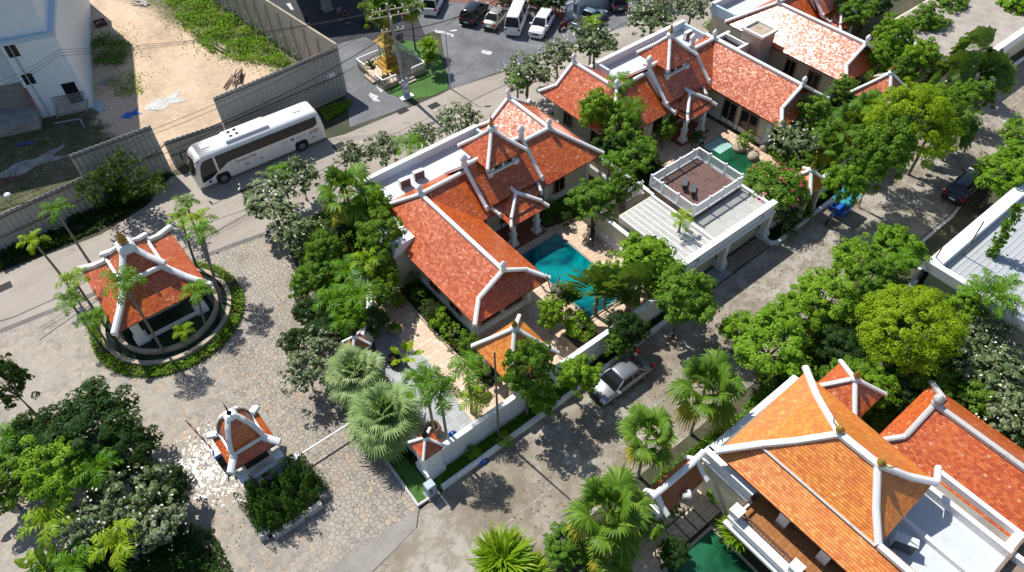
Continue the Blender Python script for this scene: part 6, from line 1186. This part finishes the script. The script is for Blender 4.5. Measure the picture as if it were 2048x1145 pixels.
# frangipani row on the main road verge
for i,(px,py,R,z,l) in enumerate(((540,400,3.0,3.0,'large greyish frangipani at the coach rear wheel, first of the verge row'),(598,350,2.1,2.8,'greyish frangipani behind the coach, second of the verge row'),(590,465,2.3,2.8,'greyish frangipani at the plaza corner beside the shaded cobbles'),(705,310,1.5,2.4,'thin frangipani on the verge left of the pale flat roof'),(765,297,2.0,2.6,'thin frangipani on the verge above the pale flat roof'),(845,272,1.6,2.3,'sparse frangipani just left of the blue parapet end'),(920,240,2.4,2.8,'sparse frangipani above the golden finial of the middle villa'),(1055,150,3.0,3.4,'big frangipani full of blossom between the two villas and the road'),(1115,110,2.0,3.2,'frangipani behind the bigger blossoming one at the roadside'),(1190,85,3.0,3.6,'big frangipani with a palm growing through it in front of the blue car'),(1305,35,2.8,3.4,'frangipani over the road at the top centre beside the flat roof'),(1385,15,2.2,3.2,'frangipani at the top edge left of the white roof line'))):
    tree('grey',px,py,R,l,z,'frangipani_tree','tree','frangipani trees along the road')
for i,(px,py,R,z,l) in enumerate(((610,740,1.8,2.6,'pale flowering frangipani on the plaza edge left of the silver palms'),(640,690,1.5,2.3,'small frangipani above the one left of the silver palms'),(262,985,2.4,3.0,'frangipani with white flowers in the corner garden nearest the wet paving'),(310,1050,2.0,2.6,'frangipani at the lower right of the corner garden'),(190,1030,2.0,2.6,'frangipani among palms in the middle of the corner garden'),(1590,285,2.3,3.2,'rounded green frangipani beside the green pool rocks'),(1980,740,2.6,3.0,'frangipani right of the bright green tree'),(2025,830,2.2,3.0,'frangipani above the red roof at the right edge'),(1975,670,1.8,2.6,'frangipani just below the leaning palm at the right'))):
    tree('grey',px,py,R,l,z,'frangipani_tree','tree')
# broadleaf trees
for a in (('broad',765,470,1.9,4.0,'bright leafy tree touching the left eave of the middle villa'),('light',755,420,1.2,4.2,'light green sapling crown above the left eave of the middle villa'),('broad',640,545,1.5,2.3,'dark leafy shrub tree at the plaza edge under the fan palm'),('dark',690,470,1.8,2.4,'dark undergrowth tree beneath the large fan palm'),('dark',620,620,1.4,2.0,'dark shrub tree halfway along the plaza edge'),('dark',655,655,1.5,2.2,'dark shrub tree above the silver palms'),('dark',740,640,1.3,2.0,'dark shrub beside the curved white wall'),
 ('broad',760,530,1.4,3.0,'leafy tree beside the white service shaft'),('broad',1055,740,1.75,5.2,'dense green tree in front of the orange gate roof'),('light',1155,752,1.5,3.0,'light green tree leaning over the white kerb left of the silver sedan'),('light',1105,625,1.25,2.4,'small light tree right of the orange gate roof'),('light',1085,795,1.2,2.2,'low bushy tree on the front lawn beneath the dense green one'),('broad',940,690,.9,2.0,'thin leafy shrub left of the orange gate roof'),
 ('broad',1190,395,2.2,3.0,'round tree with visible limbs right of the middle villa'),('broad',1245,370,1.3,3.2,'smaller round tree touching the round one by the carport'),('light',1290,520,2.6,3.6,'broad light green tree in front of the striped carport'),('broad',1365,600,2.3,4.2,'green tree hanging over the lane below the garage'),('light',1330,560,1.6,3.2,'light green crown between the striped carport and the lane'),('dark',1255,655,1.5,2.6,'dark leafy tree under the big paddle leaves at the white wall'),('broad',1238,690,1.0,2.0,'low tree over the white kerb behind the silver sedan'),
 ('light',1195,225,2.0,4.2,'loose light tree before the glossy pink roof slope'),('broad',1240,255,2.0,3.8,'green tree below the loose light one between the villas'),('broad',1270,300,2.2,3.0,'dense dark tree between the two villas'),('dark',1215,290,1.5,2.6,'shaded tree at the villa corner between the two villas'),('broad',1330,260,1.0,2.0,'spiky shrub at the second villa porch'),
 ('broad',1625,225,1.9,3.2,'tree at the end of the glossy long roof'),('broad',1650,270,1.5,3.0,'tree beside the palms right of the glossy long roof'),('yell',1815,250,3.2,6.6,'large round yellow green tree beside the lane, top right'),('broad',1770,300,2.3,6.0,'green tree below the large round yellow green one'),('broad',1875,235,2.4,6.0,'tree right of the large round yellow green one'),('broad',1735,330,1.9,5.2,'tree overhanging the lane wall below the far palms'),('light',1688,372,1.7,4.2,'light green tree above the blue tricycle'),
 ('light',1782,75,2.0,4.6,'tall bright tree with yellow tips near the top right'),('light',1762,120,1.8,3.6,'lower part neighbour of the tall bright tree near the red roof tip'),('broad',1850,45,2.3,3.6,'broad green tree left of the pale roof at the top right'),('broad',1700,20,2.6,3.6,'green tree behind the red roof at the top right'),('dark',1740,5,2.4,3.4,'dark tree at the top edge right of the red roof'),('broad',1900,10,2.0,3.2,'green tree at the top edge beside the pale roof'),('light',2035,15,2.2,3.4,'green tree at the top right corner'),('broad',1600,330,1.3,2.4,'low tree behind the roofed gate'),
 ('light',2000,355,2.3,3.2,'round tree beside the black SUV at the right edge'),('light',2030,320,2.0,3.0,'tree behind the round one at the right edge'),('broad',2040,270,1.8,2.6,'shrub tree at the right edge of the lane'),
 ('light',1790,500,2.2,3.2,'green tree nearest the white building corner by the lane'),('light',1710,520,1.9,3.0,'leafy tree on the lane edge, upper part of the grove'),('broad',1745,560,1.8,3.2,'green tree behind the small palm in the grove'),('light',1650,590,2.3,3.0,'leafy tree overhanging the lane in the middle of the grove'),('light',1590,630,1.9,2.8,'light green tree between the grove middle and its lower end'),('light',1545,690,2.8,3.4,'big rounded light green tree at the lower end of the grove'),('light',1480,660,1.5,2.6,'small tree at the lane tip of the grove'),
 ('yell',1812,655,3.1,4.6,'very bright yellow green tree in the middle of the grove'),('dark',1680,690,1.6,2.2,'dark shrub between the two big bright trees'),('broad',1700,760,1.8,2.6,'tree behind the bright orange roof peak'),('light',1740,770,1.6,2.8,'leafy tree beside the small weathered roof'),('broad',1860,760,1.8,2.4,'tree above the weathered finial of the red roof'),('light',1935,610,1.5,2.6,'yellow green shrub tree at the corner of the low building'),('dark',1800,780,1.6,2.0,'dark tree between the small roof and the red roof'),('dark',1900,720,1.8,2.2,'dark tree under the right side of the bright tree'),('broad',1960,800,1.7,2.4,'tree along the right side of the red roof'),
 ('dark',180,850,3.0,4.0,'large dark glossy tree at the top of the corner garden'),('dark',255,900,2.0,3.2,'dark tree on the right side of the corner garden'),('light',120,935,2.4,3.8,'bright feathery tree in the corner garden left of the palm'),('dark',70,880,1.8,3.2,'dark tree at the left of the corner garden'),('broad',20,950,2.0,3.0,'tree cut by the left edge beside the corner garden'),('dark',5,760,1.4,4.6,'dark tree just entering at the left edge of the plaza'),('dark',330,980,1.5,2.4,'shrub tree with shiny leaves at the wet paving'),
 ('broad',1130,1085,1.4,1.8,'dark leafy shrub at the bottom beside the yellow plant'),('broad',1330,1010,.9,1.6,'shrub left of the ornate gate'),('dark',1345,1105,.9,1.4,'dark bush at the corner of the deep green pool'),('broad',770,18,2.4,4.8,'drooping green trees behind the utility pole top')):
    tree(a[0],a[1],a[2],a[3],a[5],a[4])
T=tree('flow',1545,375,2.5,'bougainvillea tree with pink blossoms over the garage end',2.8,'flowering_tree'); T=tree('flow',1585,395,1.2,'smaller bougainvillea with pink blossoms beside the roofed gate',2.6,'flowering_tree')
for i in range(9): px,py=[(1440,5),(1280,0),(1080,5),(1020,-5),(1110,8),(1060,-15),(1150,-10),(1330,-10),(1000,-20)][i]; tree('broad' if i%2 else 'dark',px,py-8,1.5,['dark tree at the top edge by the villa roofs','shrubby tree at the top edge right of the blue wall','dark shrub tree behind the low red fence','green tree above the white minibus','green shrub tree above the red motorcycle','dark tree at the top edge above the minibus','shrub tree at the top edge above the sign post','tree at the top edge above the frangipani','green tree at the top edge above the champagne sedan'][i],1.8)
for a in (('light',1900,215,1.6,4.4,'light tree behind the large round tree at the top of the lane'),('broad',1925,250,1.5,3.0,'green tree at the lane edge below the torn paddle leaves'),('broad',1960,190,1.6,3.4,'green tree against the cream corner building wall'),('light',1840,120,1.8,4.2,'light tree in front of the cream corner building windows'),('broad',1800,150,1.6,3.4,'green tree right of the tall bright one'),('broad',1690,180,1.5,2.8,'tree between the chimney villa and its gate'),('dark',1975,130,1.5,3.6,'dark tree over the pale roof edge at the top right'),('broad',765,590,1.1,2.6,'leafy shrub tree over the villa path beside the curved wall'),('light',780,560,.9,2.4,'small light tree beside the path next to the service shaft'),('broad',610,570,1.4,2.4,'shrub tree bulging over the plaza edge below the first frangipani'),('broad',650,500,1.4,3.0,'leafy tree directly left of the big fan palm skirt'),('light',705,640,1.1,2.6,'bright small tree just above the silver palms'),('dark',590,680,1.2,1.8,'dark low shrub at the widest part of the plaza edge'),('broad',1135,590,1.0,1.8,'low green shrub at the pool corner under the bare branched tree'),('light',1215,565,1.5,3.0,'light leafy crown over the far end of the teal pool')):
    tree(a[0],a[1],a[2],a[3],a[5],a[4])
# bushes and hedges
for a in(('topi',905,668,.75,'round clipped bush in the bed before the villa corner'),('bush',880,640,.8,'leafy bush left of the round clipped one'),('bushd',860,625,.8,'dark bush in the bed along the villa wall, nearest the bushes'),('topi',837,590,.5,'small clipped ball in the bed along the villa wall'),('topi',828,555,.5,'dark clipped ball at the service shaft'),('topi',1097,409,.55,'round clipped bush at the right side of the porch'),('bush',1160,655,1.0,'yellow green planting in the square stone planter'),('bush',1145,640,.8,'second yellow green plant in the square stone planter'),('bushd',742,133,.5,'dark rounded bush at the left of the shrine'),('bushd',769,162,.55,'dark rounded bush in front of the shrine'),('bush',946,905,.45,'small plant with reddish leaves on the front lawn by the blue hose'),('bush',790,655,.4,'plant growing from the low wide pot'),('bush',798,600,.5,'plant growing from the terracotta pot'),('bushd',1570,450,1.0,'dark bush in the curved bed beside the garage'),('bush',1612,425,.6,'small bush in the bed below the roofed gate'),('bushd',1355,1110,.7,'dark rounded bush beside the dark one at the pool corner'),('bush',1305,1060,.7,'yellow flowering bush left of the stepping slabs'),('bushd',1395,280,.7,'bush behind the brown terrace'),('bushd',1450,1060,.6,'grassy bush at the balcony foot'),('bush',1492,282,.75,'spiky light green plant on the rock at the green pool'),('bushd',1130,440,.6,'low bush in the bed right of the porch'),('bush',1010,880,.5,'bright spiky plant on the front lawn'),('bush',1430,990,.5,'leafy plant beside the brown door in the courtyard')):
    tree(a[0],a[1],a[2],a[3],a[4],a[3]*1.1,'bush','bush')
# pavilion and plaza palms
AP='slender palms around the pavilion'
for a in((110,420,5.6,1.35,(183,531),'areca','tallest slender palm behind the pavilion, beside the vine fence'),(66,483,5.2,1.15,(129,560),'arecal','small yellow green palm leaning out at the left fence'),(362,437,5.4,1.15,(397,541),'arecal','leftmost palm of the group of four right of the pavilion'),(372,408,5.8,1.1,(432,560),'areca','rearmost palm of the group of four right of the pavilion'),(400,440,6.4,1.2,(442,600),'arecal','brightest palm of the group of four right of the pavilion'),(402,465,6.4,1.2,(447,610),'areca','lower palm of the group of four right of the pavilion'),(148,560,4.6,1.25,(215,660),'arecal','upper palm of the cluster left of the pavilion'),(140,603,3.8,1.2,(200,690),'areca','lower left palm of the cluster left of the pavilion'),(186,640,3.2,1.2,(225,705),'areca','lowest palm of the cluster left of the pavilion'),(247,567,6.6,1.6,(333,712),'areca','dark palm crown in front of the pavilion roof, with orange fruit'),(393,583,3.6,1.25,(415,660),'areca','palm at the front right corner of the pavilion'),(367,663,1.6,.95,(375,700),'arecal','short palm standing in the pavilion pond')):
    palm(a[5],a[0],a[1],a[2],a[3],a[6],a[4],group=AP,r0=.10,fruit=('fruit' in a[6]))
# other palms
for a in(('fan',693,385,5.2,2.5,'large fan palm with drooping skirt left of the villa roof'),('areca',560,345,3.4,1.3,'palm among the frangipani behind the coach'),('areca',820,292,3.2,1.6,'bushy green palm on the verge above the pale flat roof'),('areca',1035,160,3.6,1.1,'bright palm inside the big blossoming frangipani'),('arecal',1185,48,4.6,1.3,'upright light palm rising through the frangipani before the blue car'),
 ('areca',700,540,3.4,1.6,'palm in the green belt beside the plaza, upper one'),('arecal',735,520,3.6,1.5,'yellow green palm in the green belt near the service shaft'),('areca',665,600,3.2,1.6,'palm in the green belt above the curved wall'),('areca',720,590,4.0,1.5,'palm with hanging dry frond above the curved wall'),('arecal',640,500,2.6,1.2,'low palm on the plaza edge below the fan palm'),('areca',690,640,3.0,1.4,'dark palm between the curved wall and plaza'),
 ('areca',1240,165,5.6,1.5,'tall light palm in front of the glossy pink roof'),('areca',1263,218,5.0,1.6,'tall palm with pale trunk between the two villas'),('areca',1220,320,3.0,1.2,'low palm between the two villas'),('arecal',1363,440,4.4,1.1,'single bright palm in front of the striped carport'),
 ('areca',1040,690,3.6,1.1,'palm crown directly over the orange gate roof'),('areca',935,740,5.0,1.5,'palm in the paved court left of the orange gate'),('arecal',950,800,2.4,1.3,'yellow green palm just inside the long white wall'),('areca',850,765,6.8,1.5,'palm with thin pale trunk beside the slate paving'),('areca',880,790,6.2,1.4,'palm over the brown jar near the corner pillar'),
 ('fan',1705,245,4.2,2.3,'fan palm over the street wall left of the yellow green tree'),('fan',1740,215,4.6,1.9,'rear fan palm beside the chimney villa gate'),('fan',1660,290,3.4,1.5,'lower fan palm above the roofed gate'),
 ('coco',1985,590,5.0,2.2,'leaning feather palm in front of the low building at the right'),('areca',1803,520,5.0,1.2,'small dark palm rising out of the grove'),
 ('fan',1412,775,5.4,2.3,'fan palm standing at the lane below the grove'),('fan',1297,868,5.2,1.9,'fan palm with yellow lower leaves over the lane'),('fan',1215,1025,4.8,2.4,'largest fan palm at the bottom beside the ornate gate'),('fan',1225,1100,3.2,1.6,'low fan palm at the bottom edge'),
 ('arecal',100,1040,3.0,1.7,'bright palm in the lower corner garden'),('arecal',240,1085,2.8,1.7,'bright palm at the bottom of the corner garden'),('areca',195,935,4.2,1.4,'palm crown in the middle of the dark garden trees'),('areca',150,1130,2.4,1.5,'palm at the bottom edge of the corner garden'),('areca',20,870,4.0,1.3,'palm at the left edge of the corner garden'),('areca',5,900,3.2,1.4,'second palm at the left edge below the first'),('arecal',280,1010,2.6,1.2,'small palm behind the frangipani in the corner garden'),
 ('fan',765,15,5.5,1.6,'drooping fan palm behind the utility pole, left'),('fan',820,12,5.0,1.5,'drooping fan palm behind the utility pole, right'),('clump',858,95,2.6,1.3,'bushy palm clump at the right side of the shrine'),('clump',862,120,1.6,1.1,'lower part of the palm growth right of the shrine')):
    palm(a[0],a[1],a[2],a[3],a[4],a[5],base=(1918,660) if 'leaning feather' in a[5] else None)
for px,py,R,l in((708,745,2.2,'silver green fan palm at the wall corner, rear one'),(768,828,2.55,'silver green fan palm at the wall corner, front one')): palm('silver',px,py,2.6,R,l,r0=.2)
for px,py,h,R,l,rz in((1195,590,3.2,3.0,'traveller palm with a wide fan of torn leaves over the teal pool',0),(1260,600,2.8,3.2,'traveller palm right of the other one, leaning toward the lane',.4),(1280,540,2.6,2.6,'traveller palm behind the two front ones at the carport',1.0),(1895,165,3.4,2.8,'traveller palm with an orange heart at the top right',.2),(1850,195,3.0,2.2,'traveller palm left of the one with the orange heart',.8),(1935,110,3.6,2.6,'traveller palm in front of the pale roof at the top right',.3),(1965,160,3.4,2.4,'rightmost traveller palm beside the cream corner building',-.4),(1900,290,2.6,2.0,'low traveller palm leaning over the shaded lane edge',.2)): palm('trav',px,py,h-.9,R,l,name='traveller_palm',r0=.16,rz=rz)
for px,py,h,R,l in((810,715,1.0,1.2,'banana plant over the slate paving'),(20,1000,1.2,1.6,'banana plant at the left edge of the corner garden'),(90,1140,1.0,1.5,'banana plant at the bottom left corner')): palm('banana',px,py,h,R,l,name='banana_plant',cat='banana plant',r0=.1)
palm('strap',1005,1120,.5,2.2,'large spiky yellow green plant at the bottom edge of the lane',name='spiky_plant',cat='plant',r0=.1); palm('strap',1060,1145,.3,1.4,'smaller spiky yellow green plant beside the large one',name='spiky_plant',cat='plant',r0=.08); palm('strap',1475,1065,1.4,1.3,'grassy palm at the foot of the balcony wall',r0=.1)
palm('strap',1340,245,1.0,.9,'spiky palm at the left of the second porch',r0=.08); palm('strap',1325,270,.9,.9,'second spiky palm at the left of the second porch',r0=.08)
# bare trunks
def bare(a,c,h,r,label,hang=False):
    p=g(*a); q=g(*c,z=h); T=thing('bare_trunk',label,'trunk',p); b=MB(); b.tube([p,p.lerp(q,.5),q],[r,r*.8,r*.6],7); b.build('stem',G['pbark'],T)
    if hang: 
        rs=np.random.RandomState(4); P=np.array([tuple(p.lerp(q,rs.uniform(.35,1))) for _ in range(420)])+rs.normal(size=(420,3))*.22; V,F=leaves(P,rs.normal(size=(420,3)),.3,rs=rs); V-=np.array(tuple(p)); me=qmesh('vine',V,F,G['broad']); o=D.objects.new('vine',me); COL.objects.link(o); o.parent=T
bare((997,873),(989,704),9.0,.09,'tall thin bare trunk on the front lawn in front of the orange gate roof'); bare((1893,567),(1968,443),6.5,.07,'long thin bare trunk before the low building, right one'); bare((1840,562),(1884,497),5.0,.07,'shorter thin bare trunk before the low building, left one'); bare((1945,575),(2040,410),7.5,.12,'leaning trunk wrapped in green vine and dry leaves at the low building',True)
p=g(1105,640); T=thing('cactus_tree','bare branched tree with grey spiky balls over the teal pool','tree',p); b=MB(); t=p+Vector((.1,.2,2.6)); b.tube([p,p+Vector((.1,.1,1.4)),t],[.14,.11,.09],7)
for i in range(6):
    a=i*1.05+.3; e=t+Vector((math.cos(a)*.9,math.sin(a)*.9,1.0)); b.tube([t,t+Vector((math.cos(a)*.5,math.sin(a)*.5,.35)),e],[.07,.05,.03],5); b.tube([e-Vector((math.cos(a)*.3,math.sin(a)*.3,.3)),e+Vector((.3*math.cos(a+1),.3*math.sin(a+1),.5))],[.03,.012],4); b.tube([e,e+Vector((.3*math.cos(a-.7),.3*math.sin(a-.7),.6))],[.03,.012],4)
b.build('branches',G['bark'],T)
for i in range(3): b=MB(); q=t+Vector((rnd.uniform(-.5,.5),rnd.uniform(-.4,.4),.3)); b.ball(q,.28,10); b.build('spiky_ball',plain('grey_green_cactus',(.16,.17,.10),.9,.3,9,bmp=.8),T)
# guard hedge: upright juniper clumps
def hedge():
    T=thing('hedge','dark green upright conifer hedge growing in the stepped white planter','hedge',(.9,24.3,0),reg=False); rs=np.random.RandomState(3); P=[];Nn=[]
    for i in range(170):
        x=rs.uniform(-2.15,2.35); y=rs.uniform(-1.95,1.75)
        if abs(x)<1.0 and y>.75: continue
        if (abs(x-.1)/2.3)**3+(abs(y+.1)/1.95)**3>rs.uniform(.75,1.15): continue
        h=rs.uniform(1.0,2.6)*(1-.25*(abs(x)/2.2)**2); k=190; z=rs.uniform(0,1,k); a=rs.uniform(0,6.28,k); r=.34*(1-z)**.6*(.6+.4*rs.rand(k))+.03; P.append(np.stack([x+r*np.cos(a)+(rs.rand()-.5)*.3*z,y+r*np.sin(a),.2+h*z],1)); Nn.append(np.stack([np.cos(a),np.sin(a),np.full(k,.7)],1)+rs.normal(size=(k,3))*.3)
    P=np.concatenate(P);Nn=np.concatenate(Nn);Nn/=np.linalg.norm(Nn,axis=1)[:,None]; V,F=leaves(P,Nn,.11,rs=rs); o=D.objects.new('foliage',qmesh('foliage',V,F,leafmat('conifer_hedge',[(0,(.015,.045,.008)),(.5,(.04,.10,.012)),(.85,(.09,.18,.02)),(1,(.18,.28,.03))],trans=.1))); COL.objects.link(o); o.parent=T
    b=MB()
    for i in range(12): x,y=rs.uniform(-1.6,1.8),rs.uniform(-1.6,.6); b.tube([(x,y,.1),(x,y,1.1)],.04,5)
    b.build('stems',G['bark'],T,off=(0,0,0))
hedge()
# low ground plants: uncountable stuff
def scatter(name,poly,n,size,mat,label,hmax=.35,cat='plants',up=.8,clump=0,fuzz=.0):
    rs=np.random.RandomState(len(name)+n); P0=np.array(poly); lo=P0.min(0); hi=P0.max(0); pts=[]
    while len(pts)<n:
        q=rs.uniform(lo,hi,(n,2)); ins=np.zeros(len(q),bool); j=len(P0)-1
        for i in range(len(P0)):
            xi,yi=P0[i];xj,yj=P0[j]; c=((yi>q[:,1])!=(yj>q[:,1]))&(q[:,0]<(xj-xi)*(q[:,1]-yi)/(yj-yi+1e-12)+xi); ins^=c; j=i
        q=q[ins]
        if clump: w_=np.sin(q[:,0]*2.1+1)*np.sin(q[:,1]*2.7)+np.sin(q[:,0]*.9)*np.cos(q[:,1]*1.1); q=q[w_+rs.uniform(-1,1,len(q))*.6>clump-1]
        pts+=list(q)
    q=np.array(pts[:n])+rs.normal(size=(n,2))*fuzz*rs.uniform(0,1,(n,1))**2; z=rs.uniform(0,1,n)**1.2*hmax*(.6+.4*np.sin(q[:,0]*1.3)*np.cos(q[:,1]*1.7)); P=np.column_stack([q,z+.05]); Nn=rs.normal(size=(n,3))*.6+np.array([0,0,up]); Nn/=np.linalg.norm(Nn,axis=1)[:,None]; V,F=leaves(P,Nn,size,rs=rs); o=D.objects.new(name,qmesh(name,V,F,G[mat])); COL.objects.link(o); o['kind']='stuff'; o['label']=label; o['category']=cat
def ringpoly(cx,cy,r0,r1,ex,a0=0,a1=6.283,n_=40): 
    return [(cx+r1*math.cos(a0+(a1-a0)*i/n_),cy+r1*ex*math.sin(a0+(a1-a0)*i/n_)) for i in range(n_+1)]+[(cx+r0*math.cos(a1-(a1-a0)*i/n_),cy+r0*ex*math.sin(a1-(a1-a0)*i/n_)) for i in range(n_+1)]
scatter('border_planting',ringpoly(.9,42.6,4.65,5.45,1.0),8000,.17,'light','yellow green ground planting circling the pavilion pond',.5)
scatter('verge_weeds',[(-14,54),(-7.5,55.6),(0,55.2),(4.6,55.8),(7.4,58.2),(5.6,58.6),(-8,57.9),(-14,58)],14000,.22,'dark','dark creeping weeds along the foot of the fence',.6,clump=.3)
scatter('tall_weeds',gp((330,0),(430,-30),(600,150),(560,135),(430,115),(370,60)),12000,.26,'light','tall bright weeds on the sandy lot beside the panel fence',.9,clump=.55,fuzz=1.3)
scatter('scrub_weeds',gp((165,90),(215,70),(260,90),(250,130),(190,130)),3500,.2,'broad','green weeds beside the unfinished building',.6,clump=.4,fuzz=1.6); scatter('dry_weeds',gp((220,160),(262,140),(290,185),(240,200)),700,.2,'yell','dry yellow weeds on the sandy lot',.35,clump=.6,fuzz=1.6)
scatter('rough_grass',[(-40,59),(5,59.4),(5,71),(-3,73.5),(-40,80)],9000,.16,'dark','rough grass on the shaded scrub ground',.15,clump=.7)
scatter('fence_weeds',gp((640,225),(690,208),(705,200),(700,215),(655,245)),1800,.2,'light','bright weeds at the right foot of the tall fence',.5)
GB=[(11.6,45.2),(11.0,41),(10.6,36),(9.6,31.0),(12.5,31.8),(13.0,34),(13.3,37),(16.8,37.5),(16.8,42.3),(33,42.6),(33,43.6),(20,44.6)]
scatter('border_shrubs',GB,16000,.24,'broad','mixed low shrubs filling the belt between plaza and villa',.9)
scatter('hedge_ground_cover',[(8.0,27),(8.2,21.3),(8.8,21.3),(8.8,29),(9.6,31),(9.0,31)],2500,.2,'dark','low shrubs behind the wall beside the plaza',.6)
scatter('bed_plants',[(15.5,34),(15.5,22.8),(17.2,22.8),(17.2,34)],5000,.16,'dark','low plants in the long bed beside the villa wall',.5,clump=.5)
scatter('bed_plants',[(28.5,32),(31.3,31.5),(35.8,31.2),(35.8,33.6),(28.5,34)],3500,.16,'broad','low plants in the bed right of the porch',.35,clump=.6)
scatter('grove_undergrowth',[(32,12),(30,9),(29.5,4.5),(36.5,4),(36.5,-8),(44.3,-2),(44.3,9.2),(46,11.5),(38,12.0)],22000,.26,'broad','shaded undergrowth beneath the grove',.9)
scatter('verge_planting',[(31.2,19.1),(22,18.95),(22,19.8),(31.2,19.8)],1800,.18,'dark','low plants at the garage end of the front lawn',.4)
scatter('lane_bed_plants',[(41.6,19.4),(62,19.8),(62,20.3),(41.6,20.2)],3500,.2,'dark','low plants between the lane kerb and the cream wall',.5,clump=.4)
scatter('garden_undergrowth',[(49,21),(60,21),(60,26.5),(50,27),(49,24)],9000,.24,'broad','undergrowth in the garden behind the cream lane wall',.9)
scatter('garden_undergrowth',[(36.6,28),(41.5,31),(41,34),(37,36),(36.6,42)],8000,.22,'dark','undergrowth in the gap between the two villas',.8)
scatter('garden_undergrowth',[(60,24),(69.5,24),(69.5,45),(62,45)],12000,.26,'broad','undergrowth behind the far villa gate',1.2)
scatter('corner_undergrowth',[(-3.4,20),(-3.4,25),(-6,28.5),(-12,30),(-16,20),(-9,19)],14000,.24,'dark','undergrowth of the corner garden',.8)
scatter('roadside_plants',[(13,10.6),(16,10.9),(31,10.9),(29.5,9.5),(16,9.9),(12,9.4)],5000,.22,'broad','low plants along the lane in front of the orange villa',.6,clump=.5)
scatter('lawn_blades',[(8.3,19.0),(31,19.1),(31,19.75),(9.9,19.75)],9000,.09,'light','short grass blades of the front lawn',.08)
scatter('leaf_litter',[(9,12),(30,12),(60,12.6),(75,15),(75,19),(49,18.8),(9,18.3)],1500,.13,'dead','fallen leaves scattered on the concrete lane',.01,up=4,clump=.5)
scatter('leaf_litter',[(-9,30),(-4,22),(5,20),(8.5,28),(10,42),(9,45),(2,34)],900,.11,'dead','fallen leaves scattered over the crazy paving',.01,up=4,clump=.4)
# overgrown vine on the fence
def vine():
    p=g(235,405); T=thing('climbing_vine','dark vine tangle climbing over the tall corrugated fence','vine',(p.x,p.y,0)); rs=np.random.RandomState(9); P=[]; b=MB()
    for s in range(9):
        c0=Vector((p.x+rs.uniform(-.8,.8),p.y+rs.uniform(-.4,.4),0)); e=g(160+s*22,300+abs(s-4)*18,5.2); pts=[c0.lerp(e,t)+Vector((rs.uniform(-.3,.3),rs.uniform(-.2,.2),.4*math.sin(3*t))) for t in(0,.25,.5,.75,1)]; b.tube(pts,[.07,.05,.04,.03,.015],5)
        for k in range(260): t=rs.uniform(.05,1)*4; i=min(3,int(t)); q=pts[i].lerp(pts[i+1],t-i); P.append((q.x+rs.normal()*.28,q.y+rs.normal()*.2,max(.1,q.z+rs.normal()*.25)))
    b.build('stems',G['bark'],T); P=np.array(P)-np.array([p.x,p.y,0]); V,F=leaves(P,rs.normal(size=P.shape)+np.array([0,-.3,.6]),.26,rs=rs); o=D.objects.new('foliage',qmesh('foliage',V,F,G['dark'])); COL.objects.link(o); o.parent=T
vine()
# rocks by the green pool
for px,py,r,l in((1478,300,.6,'large mossy rock at the edge of the green pool'),(1505,318,.5,'pale rock right of the mossy one by the green pool'),(1528,300,.4,'small pale rock behind the others by the green pool')):
    p=g(px,py); b=MB(); b.lathe((p.x,p.y,0),[(r,0),(r*1.05,.25),(r*.8,.5),(r*.3,.62)],9); b.v=[(x+rnd.uniform(-.1,.1)*r,y+rnd.uniform(-.1,.1)*r,z+rnd.uniform(-.04,.06)) for x,y,z in b.v]; o=b.build('rock',M['stone'],off=p); tag(o,l,'rock')
